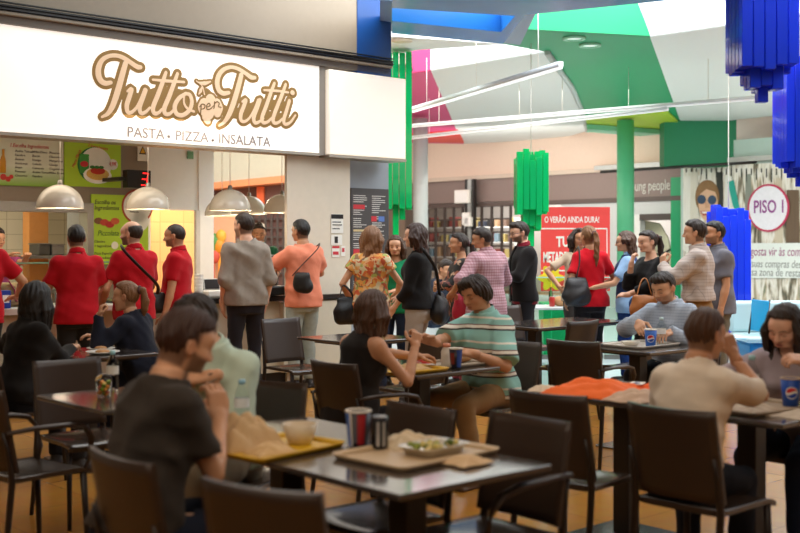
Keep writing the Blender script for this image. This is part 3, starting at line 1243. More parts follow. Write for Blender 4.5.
# ------------------------------------------------------------------ floor
def floor_mat():
    m, nt, b = new_mat('floor_tile')
    N, L = nt.nodes, nt.links
    tc = N.new('ShaderNodeTexCoord')
    mp = N.new('ShaderNodeMapping')
    mp.inputs['Rotation'].default_value = (0, 0, math.radians(-42))
    L.new(tc.outputs['Object'], mp.inputs['Vector'])
    br = N.new('ShaderNodeTexBrick')
    br.offset = 0.0
    br.inputs['Scale'].default_value = 1.0
    br.inputs['Brick Width'].default_value = .6
    br.inputs['Row Height'].default_value = .6
    br.inputs['Mortar Size'].default_value = .004
    br.inputs['Color1'].default_value = (*srgb('#b98238'), 1)
    br.inputs['Color2'].default_value = (*srgb('#ad7531'), 1)
    br.inputs['Mortar'].default_value = (*srgb('#8f6230'), 1)
    L.new(mp.outputs['Vector'], br.inputs['Vector'])
    nz = N.new('ShaderNodeTexNoise'); nz.inputs['Scale'].default_value = 9; nz.inputs['Detail'].default_value = 6
    L.new(tc.outputs['Object'], nz.inputs['Vector'])
    mx = N.new('ShaderNodeMix'); mx.data_type = 'RGBA'; mx.blend_type = 'OVERLAY'; mx.inputs['Factor'].default_value = .18
    L.new(br.outputs['Color'], mx.inputs['A']); L.new(nz.outputs['Color'], mx.inputs['B'])
    L.new(mx.outputs['Result'], b.inputs['Base Color'])
    b.inputs['Roughness'].default_value = .22
    b.inputs['Specular IOR Level'].default_value = .55
    return m


b = MB(); b.box((-14, -5, -.15), (16, 38, 0)); S(b.build('floor', floor_mat()))
# polished hall floor beyond the tables, daylight and reflections painted into its pale blue
DAYLIT = mat('floor_daylit', '#c8d8dc', rough=.16, var=.05, spec=.6)
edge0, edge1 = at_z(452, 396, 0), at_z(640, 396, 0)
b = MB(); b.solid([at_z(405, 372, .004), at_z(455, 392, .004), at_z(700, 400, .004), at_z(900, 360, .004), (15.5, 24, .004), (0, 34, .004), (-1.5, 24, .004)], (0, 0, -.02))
S(b.build('floor', DAYLIT))

# ------------------------------------------------------------------ shell round the hall, mostly out of the picture
b = MB(); b.box((-14.3, -5, 0), (-14, 38, 6.4)); S(b.build('wall_left', CREAM))
b = MB(); b.box((16, -5, 0), (16.3, 38, 6.4)); S(b.build('wall_right', WHITE))
b = MB(); b.box((-14.3, -5.3, 0), (16.3, -5, 6.4)); S(b.build('wall_back', CREAM))
b = MB(); b.box((-14.3, 38, 0), (16.3, 38.3, 6.4)); S(b.build('wall_far', PEACH))
CEILN = mat('ceiling_near', '#b9a78c', rough=.7, var=.03)
b = MB(); b.box((-14, -5, 3.78), (16, 6.0, 3.95)); S(b.build('ceiling', CEILN))
b = MB(); b.box((-14, 6.0, 3.78), (-1.9, 9.0, 3.95)); S(b.build('ceiling', CEILN))
# ceiling behind the skylight gap
b = MB(); b.solid([(-14, 17, 4.16), (0.2, 16.6, 4.16), (2.0, 14.9, 4.16), (16, 12.2, 4.16), (16, 38, 4.16), (-14, 38, 4.16)], (0, 0, .15)); S(b.build('ceiling', mat('ceiling_far', '#ddd2c6', rough=.65, var=.03)))


def soffit(pts, m, z=4.0, th=.03, name='ceiling'):
    b = MB(); b.solid([at_z(x, y, z) for x, y in pts], (0, 0, th))
    return S(b.build(name, m))


def fascia(lo, hi, m, z=4.0, name='trim_1', th=.10):
    """upright painted face rising from the near edge of the coloured ceiling; lo = two pixels on the edge, hi = pixels above it"""
    a, c = at_z(*lo[0], z), at_z(*lo[1], z)
    a.z = c.z = z + .012
    d = (c - a); d.z = 0; n = Vector((-d.y, d.x, 0)).normalized()
    P = [a, c]
    for x, y in hi:
        k = (x - 400) / F
        # the line of sight of column x meets the upright plane through a and c
        t = (a.x * n.x + a.y * n.y) / (k * n.x + n.y)
        P.append(Vector((k * t, t, EYE - (y - HZ) * t / F)))
    b = MB()
    n = -n if n.y < 0 else n
    P = [p - n * .012 for p in P]
    b.solid(P, n * th)
    return S(b.build(name, m))


W1 = mat('ceiling_white', '#dfe3df', rough=.55, var=.02)
# painted underside
soffit([(398, 76), (414, 73), (431, 71), (456, 129), (464, 144), (417, 143), (398, 143)], PINK)
soffit([(431, 71), (547, 52), (572, 87), (582, 110), (587, 131), (560, 139), (464, 144), (456, 129)], W1)
soffit([(503, 44), (519, 30), (650, 37), (682, 126), (584, 120), (572, 87), (547, 52)], GREEN, z=4.01)
soffit([(650, 37), (740, 24), (860, 6), (900, 112), (800, 113), (735, 120), (682, 126)], W1)
# red panel at the foot of the pink field
b = MB(); b.solid([at_z(409, 135, 3.97), at_z(458, 131, 3.97), at_z(464, 143, 3.97), at_z(417, 142, 3.97)], (0, 0, .05)); S(b.build('trim_2', RED))
# flat panel under the green field, the recess's yellow light painted as lime
b = MB(); b.solid([at_z(584, 119, 3.97), at_z(668, 113, 3.97), at_z(682, 126, 3.97), at_z(663, 135, 3.97), at_z(587, 129, 3.97)], (0, 0, .04)); S(b.build('trim_3', LIT_LIME))
b = MB(); b.solid([at_z(587, 129, 3.86), at_z(663, 134, 3.86), at_z(663, 138, 3.86), at_z(587, 132, 3.86)], (0, 0, .1)); S(b.build('trim_4', mat('paint_mint', '#7fc8a8', rough=.5, var=.03)))
# upright faces towards the skylight
fascia([(414, 73), (431, 71)], [(431, 46), (407, 47)], PINK)
fascia([(431, 71), (547, 52)], [(530, 44), (431, 46)], W1)
fascia([(519, 30), (650, 37)], [(628, -22), (519, -25)], GREEN)
fascia([(650, 37), (740, 24)], [(740, -30), (628, -22)], W1)
fascia([(740, 24), (860, 6)], [(860, -40), (740, -30)], W1)
# white edge of the white field
b = MB(); b.tube([at_z(547, 52, 3.99), at_z(572, 87, 3.99), at_z(582, 110, 3.99), at_z(587, 131, 3.99)], .05, 4); S(b.build('trim_5', mat('trim_grey', '#b9c4c0', rough=.5, var=.02)))
# two round downlights in the green field
for x, y in ((574, 38), (590, 45)):
    p = at_z(x, y, 4.0)
    r = empty('downlight', p, label='round recessed downlight in the green ceiling, ' + ('nearer the blue ceiling' if y < 40 else 'nearer the white ceiling field'), cat='ceiling light', group=None)
    b = MB(); b.lathe([(.14, 0), (.14, -.02), (.105, -.02), (.10, .0)], None, 24, close=False); b.build('rim', mat('mint_rim', '#8fd0b0', rough=.4, var=0), r)
    b = MB(); b.lathe([(0, -.006), (.10, -.006), (.10, .002)], None, 24, close=False); b.build('lens', mat('lamp_lens', '#dff0e4', rough=.3, var=0, emit='#eafff2', estr=.5), r)

# blue ceiling this side of the skylight
zb = 3.7
BL = lambda *pts: [at_z(x, y, zb) for x, y in pts]
b = MB(); b.solid(BL((392, 8), (515, 16), (525, 15), (690, -2), (760, -60), (640, -150), (392, -150)), (0, 0, .25)); S(b.build('ceiling', BLUE))
b = MB(); b.solid(BL((515, 16), (525, 15), (503, 44), (501, 32)), (0, 0, .25)); S(b.build('ceiling', BLUE))
b = MB(); b.solid(BL((392, 21), (501, 32), (503, 44), (392, 33)), (0, 0, .25)); S(b.build('ceiling', BLUE))
b = MB(); b.solid([at_z(380, 0, 4.0), at_z(540, 5, 4.0), at_z(520, 45, 4.0), at_z(380, 30, 4.0)], (0, 0, .05)); S(b.build('ceiling', mat('blue_grey', '#7f8fa8', rough=.4, var=.04)))
soffit([(386, 36), (503, 44), (418, 50), (404, 53), (386, 56)], WHITE, z=4.02)
b = MB()
p = at_z(402, 40, 4.015)
b.lathe([(.13, 0), (.13, -.02), (0, -.02)], Matrix.Translation(p), 20, close=False)
tag(b.build('downlight', mat('lamp_lens2', '#e0d0b8', rough=.4, var=0)), 'flat round ceiling lamp on the white ceiling below the blue one', 'ceiling light')

# ------------------------------------------------------------------ bulkhead over the shop sign
b = MB(); sbox(b, -9, .50, 3.56, 5.6, -.02, .3); S(b.build('wall_bulkhead', CONC))
b = MB(); sbox(b, .50, 1.0, 3.30, 5.6, -.03, .3); S(b.build('wall_bulkhead', mat('paint_deepblue', '#0a3f7c', rough=.4, var=.03)))
b = MB(); sbox(b, -9, 1.0, 3.50, 3.56, -.06, .28)
S(b.build('trim_6', DARK))
for i, z in enumerate((3.515, 3.545, 3.575)):
    b = MB(); sbox(b, -9, 1.0, z - .005, z + .005, -.085, -.05); S(b.build('trim_%d' % (7 + i), BLACK))
b = MB(); sbox(b, -9, .98, 3.40, 3.50, -.03, .26); S(b.build('trim_10', mat('trim_taupe', '#6f665c', rough=.5, var=.05)))
b = MB(); sbox(b, -9, .98, 3.468, 3.498, -.075, -.02, .006); S(b.build('trim_11', mat('trim_brown', '#8b7d6b', rough=.35, var=.05)))

# ------------------------------------------------------------------ shop sign
sign = empty('shop_sign', SP(-2.0, 2.46, 0), label='long white backlit sign with brown script lettering over the food counter', cat='sign')
MI = Matrix.Translation(-sign.location)
zs0, zs1 = 2.46, 3.395


def light_panel(name, base, e, strength):
    m, nt, bs = new_mat(name)
    N, L = nt.nodes, nt.links
    bs.inputs['Base Color'].default_value = (*srgb(base), 1)
    bs.inputs['Roughness'].default_value = .35
    tc = N.new('ShaderNodeTexCoord')
    nz = N.new('ShaderNodeTexNoise'); nz.inputs['Scale'].default_value = .9; nz.inputs['Detail'].default_value = 1
    L.new(tc.outputs['Object'], nz.inputs['Vector'])
    mr = N.new('ShaderNodeMapRange'); mr.inputs['To Min'].default_value = strength * .75; mr.inputs['To Max'].default_value = strength * 1.2
    L.new(nz.outputs['Fac'], mr.inputs['Value'])
    L.new(mr.outputs['Result'], bs.inputs['Emission Strength'])
    bs.inputs['Emission Color'].default_value = (*srgb(e), 1)
    return m


LITE = light_panel('sign_face', '#f4efe6', '#fff4e8', .66)
LITE2 = light_panel('sign_face_dim', '#f0e8da', '#fff0dc', .40)
b = MB(); sbox(b, -6.0, -.012, zs0, zs1, .0, .22); o = b.build('light_panel', LITE); o.data.transform(MI); o.parent = sign
b = MB(); sbox(b, -6.0, -.012, zs0 - .03, zs0, -.012, .24); o = b.build('frame', mat('sign_alu', '#a39a8c', rough=.4, metal=.6, var=.05)); o.data.transform(MI); o.parent = sign
b = MB(); sbox(b, -.012, .075, zs0 - .02, zs1, .0, .22); o = b.build('end_post', mat('sign_grey', '#8f877c', rough=.5, var=.05)); o.data.transform(MI); o.parent = sign


def catmull(pts, n=7):
    P = [np.array(p, float) for p in pts]
    P = [2 * P[0] - P[1]] + P + [2 * P[-1] - P[-2]]
    out = []
    for i in range(1, len(P) - 2):
        for t in np.linspace(0, 1, n, endpoint=False):
            a, b_, c, d = P[i - 1], P[i], P[i + 1], P[i + 2]
            out.append(.5 * ((2 * b_) + (c - a) * t + (2 * a - 5 * b_ + 4 * c - d) * t * t + (3 * b_ - a - 3 * c + d) * t ** 3))
    out.append(P[-2])
    return out


def crop1(x, y): return 88 + x / 6.667, 44 + y / 6.667
def crop2(x, y): return 188 + x / 6.667, 54 + y / 6.667


T1 = [
    ([(152, 257), (115, 262), (84, 243), (68, 200), (72, 150), (97, 104), (142, 80), (195, 78), (245, 97), (290, 128), (328, 152), (350, 155)], [13, 17, 20, 21, 19, 15, 13, 14, 15, 16, 17, 14]),
    ([(250, 128), (232, 190), (210, 270), (186, 350), (160, 420), (130, 465), (92, 486)], [18, 20, 21, 21, 19, 14, 8]),
    ([(262, 315), (290, 300), (275, 352), (258, 408), (264, 452), (290, 455), (325, 420), (355, 360), (380, 305)], [8, 15, 17, 17, 15, 12, 10, 10, 14]),
    ([(384, 308), (365, 360), (343, 425), (355, 462), (385, 452), (412, 425)], [15, 16, 16, 14, 11, 9]),
    ([(519, 190), (495, 260), (465, 340), (434, 420), (440, 460), (468, 460), (492, 435)], [12, 16, 17, 17, 15, 12, 9]),
    ([(432, 238), (520, 246), (640, 254)], [8, 11, 9]),
    ([(596, 198), (570, 270), (540, 350), (508, 430), (517, 466), (546, 464), (575, 435)], [12, 16, 17, 17, 15, 12, 9]),
    ([(652, 330), (606, 362), (578, 415), (590, 465), (632, 474), (676, 440), (692, 388), (680, 342), (652, 330)], [12, 15, 17, 16, 15, 15, 15, 14, 12]),
    ([(640, 345), (640, 395), (665, 432), (706, 450)], [7, 8, 10, 9]),
]
T2 = [
    ([(272, 258), (235, 263), (205, 240), (194, 190), (206, 140), (240, 102), (290, 88), (340, 102), (385, 130), (420, 155), (446, 158)], [13, 17, 19, 20, 18, 15, 13, 14, 15, 17, 13]),
    ([(355, 140), (340, 200), (318, 280), (295, 350), (270, 410), (240, 455), (207, 478)], [18, 20, 21, 21, 19, 13, 8]),
    ([(362, 318), (386, 306), (370, 352), (352, 402), (354, 442), (378, 450), (410, 425), (442, 372), (470, 308)], [8, 14, 16, 16, 14, 11, 9, 10, 13]),
    ([(480, 306), (460, 360), (438, 425), (447, 458), (474, 452), (502, 428)], [14, 16, 16, 14, 11, 9]),
    ([(576, 195), (550, 265), (520, 350), (493, 425), (502, 457), (530, 453), (556, 428)], [12, 15, 16, 16, 14, 11, 9]),
    ([(508, 241), (590, 246), (668, 256)], [8, 10, 8]),
    ([(651, 203), (625, 275), (595, 350), (567, 430), (577, 460), (604, 455), (628, 432)], [12, 15, 16, 16, 14, 11, 9]),
    ([(676, 312), (656, 380), (638, 440), (649, 468), (682, 455), (716, 408)], [14, 15, 15, 13, 10, 8]),
    ([(696, 258), (698, 259)], [19, 19]),
]
PEP = [([(108, 330), (100, 360), (112, 390)], [38, 42, 34]), ([(150, 305), (150, 350), (140, 400)], [40, 46, 38]), ([(192, 330), (200, 360), (195, 395)], [36, 40, 30]), ([(120, 420), (130, 445)], [32, 26])]
LEAF = [([(72, 190), (110, 196), (150, 184)], [6, 15, 5]), ([(96, 215), (84, 245), (72, 268)], [4, 13, 5]), ([(55, 180), (95, 215), (110, 270)], [4, 4, 5])]
MBR = mat('lettering_brown', '#94713a', rough=.6, var=.03, emit='#a07a3c', estr=.10)
MTAN = mat('lettering_tan', '#e8c8a4', rough=.6, var=.03, emit='#e8c09a', estr=.22)


def strokes(mb, items, conv, grow, dd, depth):
    px_m = 1 / 6.667 * 10.6 / F
    for pts, rs in items:
        pl = catmull(pts, 6)
        rr = np.interp(np.linspace(0, len(rs) - 1, len(pl)), range(len(rs)), rs)
        path = []
        for (x, y) in pl:
            X, Y = conv(x, y)
            path.append(SP(sh_s(X, dd), sh_z(X, Y, dd), dd) - sign.location)
        R = [(r + grow) * px_m for r in rr]
        # round ends
        d0 = (path[0] - path[1]).normalized(); d1 = (path[-1] - path[-2]).normalized()
        pre = [path[0] + d0 * R[0] * f for f in (.98, .85, .5)]; post = [path[-1] + d1 * R[-1] * f for f in (.5, .85, .98)]
        path = pre + path + post
        R = [R[0] * .2, R[0] * .53, R[0] * .87] + R + [R[-1] * .87, R[-1] * .53, R[-1] * .2]
        mb.tube(path, R, 8, flat=(1.0, depth), up=(-V2[0], -V2[1], 0), smooth=False)


b = MB()
strokes(b, T1, crop1, 23, -.004, .03); strokes(b, T2, crop2, 22, -.004, .03); strokes(b, PEP, crop2, 16, -.004, .03); strokes(b, LEAF, crop2, 15, -.004, .03)
strokes(b, [([(300, 400), (480, 330), (640, 350)], [30, 30, 30]), ([(230, 330), (420, 400), (640, 420)], [25, 30, 30])], crop1, 16, -.004, .03)
strokes(b, [([(340, 400), (500, 340), (650, 350)], [30, 30, 26]), ([(120, 260), (250, 380), (420, 400), (640, 430)], [25, 25, 30, 26])], crop2, 12, -.004, .03)
b.build('lettering_outline', MBR, sign)
b = MB()
strokes(b, T1, crop1, 0, -.009, .05); strokes(b, T2, crop2, 0, -.009, .05); strokes(b, PEP, crop2, 0, -.008, .04); strokes(b, LEAF, crop2, 0, -.009, .05)
b.build('lettering', MTAN, sign)
# "per" written on the pepper
PER = [([(88, 345), (84, 395)], [4, 4]), ([(78, 352), (92, 335), (112, 340), (108, 362), (88, 368)], [3, 4, 4, 4, 3]), ([(122, 355), (146, 345), (140, 328), (124, 345), (128, 368), (150, 365), (170, 345)], [3, 4, 4, 4, 4, 4, 3]), ([(178, 318), (176, 345), (172, 362)], [4, 4, 4]), ([(175, 335), (192, 318), (208, 328), (204, 350), (222, 355)], [3, 4, 4, 3, 3])]
b = MB(); strokes(b, PER, crop2, 0, -.013, .1); b.build('script_lettering', mat('lettering_dark', '#7a5c2a', rough=.5, var=0), sign)
s0 = sh_s(127, -.01); s1 = sh_s(270, -.01)
text_mesh('lettering', 'PASTA   PIZZA   INSALATA', .14, MI @ SM(s0, 2.492, -.004), mat('caption_grey', '#8d8380', rough=.6, var=0), sign, ext=.002, fit=s1 - s0)

for px_ in (183.5, 227.5):
    disc_ = MB(); disc_.lathe([(0, 0), (.016, 0), (.016, .003), (0, .003)], MI @ SM(sh_s(px_ - 14.5, -.01), sh_z(px_ - 14.5, 136.2 + (px_ - 183) * .085, -.01), -.004), 12, close=False); disc_.build('caption_dot', mat('caption_grey', '#8d8380'), sign)
box2 = empty('light_box', SP(.5, 2.44, 0), label='blank white light box on the corner right of the script sign', cat='light box')
MI2 = Matrix.Translation(-box2.location)
b = MB(); sbox(b, .085, 1.20, 2.45, 3.37, -.06, .22, .01); o = b.build('light_panel', LITE2); o.data.transform(MI2); o.parent = box2
b = MB(); sbox(b, .08, 1.205, 2.42, 2.45, -.065, .24); o = b.build('frame', mat('sign_alu', '#a39a8c')); o.data.transform(MI2); o.parent = box2

# ------------------------------------------------------------------ pillar and side wall of the counter
b = MB(); sbox(b, sh_s(287, .12), sh_s(350, .12), 0, 2.44, .12, .165); S(b.build('wall_pillar', CREAM))
b = MB(); sbox(b, sh_s(346, .35), sh_s(388.5, .35), 0, 3.3, .35, .45); S(b.build('wall_side', GREYW))
mb_ = empty('menu_board', SP(.70, .9, .34), label='tall dark grey menu board with white print beside the cream pillar', cat='menu board')
Mm = SM(sh_s(350.5, .335), .9, .335); mi = Matrix.Translation(-mb_.location)
b = MB(); b.box((0, 0, -.01), (sh_s(388, .335) - sh_s(350.5, .335), 1.22, .015), mi @ Mm); b.build('panel', mat('menu_grey', '#4a4645', rough=.5, var=.05), mb_)
TXW = mat('print_white', '#d9d4cc', rough=.6, var=0); TXR = mat('print_red', '#c8323a', rough=.6, var=0); TXG = mat('print_gold', '#cdb887', rough=.6, var=0)
rr = random.Random(5)
b = MB()
for c in (0.03, .31):
    y = 1.13
    while y > .05:
        if rr.random() < .82:
            b.box((c, y, .015), (c + rr.uniform(.10, .21), y + .008, .017), mi @ Mm)
        y -= .024
b.build('line_print', TXW, mb_)
for x0, y0, x1, y1 in ((.03, .98, .20, 1.03), (.30, .84, .38, .90), (.03, .46, .16, .52), (.03, .30, .13, .37)):
    b = MB(); b.box((x0, y0, .015), (x1, y1, .018), mi @ Mm); b.build('block_print', TXR, mb_)
b = MB(); b.box((.03, .72, .015), (.25, .745, .018), mi @ Mm); b.build('print_bar', TXG, mb_)
b = MB(); b.box((.41, .84, .015), (.50, .90, .018), mi @ Mm); b.build('print_badge', mat('print_blue', '#5a78b8', var=0), mb_)

# small stickers on the pillar
PAP = mat('paper_white', '#e8e4da', rough=.7, var=.03)
def notice(px0, py0, px1, py1, label, parts, d=.115):
    s0_, s1_ = sh_s(px0, d), sh_s(px1, d)
    z1_, z0_ = sh_z((px0 + px1) / 2, py0, d), sh_z((px0 + px1) / 2, py1, d)
    r = empty('notice', SP((s0_ + s1_) / 2, z0_, d), label=label, cat='notice', group=None)
    M = Matrix.Translation(-r.location) @ SM(s0_, z0_, d)
    w, h = s1_ - s0_, z1_ - z0_
    b = MB(); b.box((0, 0, -.002), (w, h, .004), M); b.build('sheet', PAP, r)
    for nm, x0, y0, x1, y1, m in parts:
        b = MB(); b.box((x0 * w, y0 * h, .004), (x1 * w, y1 * h, .006), M); b.build(nm, m, r)
    return r
notice(331, 214, 343, 233, 'white notice with a black heading, highest on the cream pillar', [('heading', 0, .75, 1, .98, BLACK), ('line_print', .1, .55, .8, .6, DARK), ('line_print', .1, .4, .9, .45, DARK), ('line_print', .1, .2, .7, .25, DARK)])
notice(331, 235, 342, 245, 'small grey pictogram notice at mid height on the cream pillar', [('pictogram', .3, .2, .6, .85, DARK)])
notice(332, 246, 339, 257, 'red and white prohibition sticker low on the cream pillar', [('border', 0, .8, 1, 1, TXR), ('print_bar', .1, .2, .9, .5, TXR)])
notice(341, 246, 345, 256, 'narrow sticker with a red dot on the pillar edge', [('dot', .2, .4, .8, .8, TXR)])

# ------------------------------------------------------------------ counter
ctr = empty('serving_counter', SP(-2.5, 0, .5), label='long serving counter with cream front and dark stone top under the sign', cat='counter')
MC = Matrix.Translation(-ctr.location)
def cpart(name, m, s0, s1, z0, z1, d0, d1, bev=0.0, parent=None, root=ctr, mi=MC):
    b = MB(); sbox(b, s0, s1, z0, z1, d0, d1, bev)
    o = b.build(name, m); o.data.transform(mi); o.parent = parent or root
    return o
cpart('front_panel', mat('counter_front', '#cfc6b0', rough=.5, var=.04), -6.5, -.45, .12, .88, .12, .17)
cpart('front_panel', mat('counter_front', '#cfc6b0'), -.45, .47, .12, .86, .04, .118)
cpart('plinth', DARK, -6.5, .42, 0, .12, .15, .25)
cpart('worktop', mat('counter_stone', '#2e2926', rough=.22, var=.2, scale=60), -2.3, .42, .88, .93, .02, .118)
cpart('worktop', mat('counter_stone', '#2e2926'), -2.3, -.45, .88, .93, .02, .75)
cpart('worktop', mat('counter_white', '#d8d4cb', rough=.3, var=.04), -6.5, -2.3, .86, .91, .02, .75)
cpart('back_panel', mat('counter_front', '#cfc6b0'), -6.5, -.45, 0, .86, .70, .75)
# glass screen with green edge
g = empty('glass_screen', SP(-3.9, .91, .12), label='low clear glass guard with green edge along the white counter top', cat='glass screen')
mi = Matrix.Translation(-g.location)
GLASS = mat('clear_glass', '#eef6f2', rough=.03, var=0, trans=1.0, ior=1.1)
cpart('glass_pane', GLASS, -5.6, -2.1, .915, 1.30, .30, .308, root=g, mi=mi)
cpart('edge_strip', mat('glass_edge', '#6f9a7a', rough=.2, var=0), -5.6, -2.1, 1.30, 1.315, .295, .313, root=g, mi=mi)
for s_ in (-5.5, -3.8, -2.2):
    cpart('post', STEEL, s_ - .012, s_ + .012, .911, 1.30, .309, .33, root=g, mi=mi)

# ------------------------------------------------------------------ back wall of the kiosk with its pass-through
d3 = 2.5
WBACK = mat('kiosk_wall', '#8a7d6d', rough=.6, var=.05)
sJ, sE = sh_s(87, d3), sh_s(148, d3)
b = MB(); sbox(b, -8, sJ, 1.86, 2.75, d3, d3 + .15); S(b.build('wall_kiosk', WBACK))
b = MB(); sbox(b, -8, sJ, 0, .95, d3, d3 + .15); S(b.build('wall_kiosk', WBACK))
b = MB(); sbox(b, sJ, sE, 0, 2.75, d3, d3 + .15); S(b.build('wall_kiosk', WBACK))
hood = empty('pass_frame', SP(sJ, .95, d3), label='brushed steel frame round the kitchen pass opening', cat='frame')
mi = Matrix.Translation(-hood.location)
cpart('lintel_bar', STEEL, -8, sJ + .06, 1.84, 1.95, d3 - .05, d3 + .16, root=hood, mi=mi)
cpart('jamb', STEEL, sJ - .02, sJ + .06, .95, 1.84, d3 - .05, d3 + .16, root=hood, mi=mi)
cpart('pass_ledge', STEEL, -8, sJ + .06, .93, .965, d3 - .12, d3 + .2, root=hood, mi=mi)
def tile_mat(name, c1, c2, mo, w=.2, h=.2):
    m, nt, bs = new_mat(name)
    tc = nt.nodes.new('ShaderNodeTexCoord'); br = nt.nodes.new('ShaderNodeTexBrick')
    mp = nt.nodes.new('ShaderNodeMapping'); mp.inputs['Rotation'].default_value = (math.radians(90), 0, 0)
    nt.links.new(tc.outputs['Object'], mp.inputs['Vector'])
    br.offset = 0
    br.inputs['Scale'].default_value = 1; br.inputs['Brick Width'].default_value = w; br.inputs['Row Height'].default_value = h; br.inputs['Mortar Size'].default_value = .004
    br.inputs['Color1'].default_value = (*srgb(c1), 1); br.inputs['Color2'].default_value = (*srgb(c2), 1); br.inputs['Mortar'].default_value = (*srgb(mo), 1)
    nt.links.new(mp.outputs['Vector'], br.inputs['Vector']); nt.links.new(br.outputs['Color'], bs.inputs['Base Color'])
    bs.inputs['Roughness'].default_value = .25
    return m
b = MB(); sbox(b, -9, sE + .1, 0, 2.75, 4.9, 5.0); S(b.build('wall_kitchen', tile_mat('tile_pale', '#d3d2bc', '#cbcab2', '#a9a890')))
b = MB(); sbox(b, sh_s(26, 4.5), sh_s(45, 4.5), 0, 2.75, 4.4, 4.6); S(b.build('wall_kitchen', mat('door_wood', '#c98a48', rough=.5, var=.1)))
b = MB(); sbox(b, -9, 1.0, 2.75, 2.85, .24, 5.0); S(b.build('ceiling', mat('kiosk_ceiling', '#d9d2c8', rough=.6, var=.03)))
shf = empty('wall_shelf', SP(sh_s(55, 4.0), 1.30, 4.2), label='steel shelf on the tiled kitchen wall behind the pass', cat='shelf')
mi = Matrix.Translation(-shf.location)
cpart('board', STEEL, sh_s(2, 4.2), sh_s(72, 4.2), 1.29, 1.33, 4.0, 4.5, root=shf, mi=mi)
for x in (10, 66):
    cpart('bracket', STEEL, sh_s(x, 4.2) - .015, sh_s(x, 4.2) + .015, 1.17, 1.29, 4.05, 4.5, root=shf, mi=mi)
for x0, x1, h, c, lb in ((33, 46, .14, '#57544e', 'grey oven tin standing left on the kitchen shelf'), (46, 60, .13, '#74706a', 'paler grey oven tin standing right on the kitchen shelf')):
    r = empty('oven_tin', SP(sh_s((x0 + x1) / 2, 4.2), 1.33, 4.2), label=lb, cat='tin')
    mi = Matrix.Translation(-r.location)
    cpart('body', mat('tin' + c, c, rough=.4, metal=.7), sh_s(x0, 4.2) + .01, sh_s(x1, 4.2) - .01, 1.331, 1.33 + h, 4.05, 4.35, .01, root=r, mi=mi)
    cpart('rim', STEEL, sh_s(x0, 4.2) + .002, sh_s(x1, 4.2) - .002, 1.33 + h, 1.345 + h, 4.04, 4.36, root=r, mi=mi)
# white partition with the lit doorway
d4 = 3.4
b = MB(); sbox(b, sh_s(120, d4), sh_s(150.5, d4), 0, 2.75, d4, d4 + .1); S(b.build('wall_partition', WHITE))
ztop = sh_z(175, 210, d4)
b = MB(); sbox(b, sh_s(150, d4), sh_s(199, d4), ztop, 2.75, d4, d4 + .1); S(b.build('wall_partition', WHITE))
b = MB(); sbox(b, sh_s(198, d4), sh_s(213, d4), 0, 2.75, d4 - .02, d4 + .1); S(b.build('wall_partition', WHITE))
b = MB(); sbox(b, sh_s(138, 5.3), sh_s(209, 5.3), 0, 2.75, 5.3, 5.4); S(b.build('wall_doorway', tile_mat('tile_orange', '#dba468', '#d49b5e', '#b88450', .3, .3)))
b = MB(); sbox(b, sh_s(140, d4) - .1, sh_s(140, d4), 0, 2.75, d4 + .1, 5.3); S(b.build('wall_doorway', mat('paint_pale', '#cfcdb8', rough=.5)))
b = MB(); sbox(b, sh_s(195, d4), sh_s(199, d4), 0, ztop, d4 - .03, d4 + .02); S(b.build('door_1', mat('door_frame', '#c9c4bc', rough=.4)))
# small green exit pictogram high on the partition and lamp
r = tag(MB().box((0, 0, 0), (.09, .10, .02), SM(sh_s(187, d4 - .01), sh_z(189, 159, d4), d4 - .005)).build('exit_sign', mat('exit_green', '#6f9a74', rough=.4)), 'small green exit sign on the white partition above the doorway', 'sign')

# ------------------------------------------------------------------ boards inside the kiosk
LIMEB = mat('board_lime', '#a9cf2e', rough=.45, var=.08, scale=3)
def board(px0, py0, px1, py1, d, label, base):
    s0_, s1_ = sh_s(px0, d), sh_s(px1, d)
    z1_ = sh_z((px0 + px1) / 2, py0, d); z0_ = sh_z((px0 + px1) / 2, py1, d)
    r = empty('menu_poster', SP((s0_ + s1_) / 2, z0_, d), label=label, cat='poster')
    M = Matrix.Translation(-r.location) @ SM(s0_, z0_, d)
    b = MB(); b.box((0, 0, -.01), (s1_ - s0_, z1_ - z0_, .008), M); b.build('sheet', base, r)
    return r, M, s1_ - s0_, z1_ - z0_
def disc(r, M, x, y, rad, m, name, lift=.009, sy=1.0, sides=32, th=.004):
    b = MB(); b.prism([(x + rad * math.cos(2 * PI * k / sides), y + rad * sy * math.sin(2 * PI * k / sides)) for k in range(sides)], th, M @ Matrix.Translation((0, 0, lift)))
    return b.build(name, m, r)
def grad_board(name, a, c):
    m, nt, bs = new_mat(name)
    tc = nt.nodes.new('ShaderNodeTexCoord'); nz = nt.nodes.new('ShaderNodeTexNoise'); nz.inputs['Scale'].default_value = 2
    nt.links.new(tc.outputs['Object'], nz.inputs['Vector'])
    sp = nt.nodes.new('ShaderNodeSeparateXYZ'); nt.links.new(tc.outputs['Object'], sp.inputs['Vector'])
    mr = nt.nodes.new('ShaderNodeMapRange'); mr.inputs['From Min'].default_value = 0; mr.inputs['From Max'].default_value = .22
    nt.links.new(sp.outputs['Z'], mr.inputs['Value'])
    mx = nt.nodes.new('ShaderNodeMix'); mx.data_type = 'RGBA'
    mx.inputs['A'].default_value = (*srgb(a), 1); mx.inputs['B'].default_value = (*srgb(c), 1)
    nt.links.new(mr.outputs['Result'], mx.inputs['Factor']); nt.links.new(mx.outputs['Result'], bs.inputs['Base Color'])
    bs.inputs['Roughness'].default_value = .45
    return m
dp = d3 - .02
TXD = mat('print_dark', '#3f3a34', rough=.6, var=0)
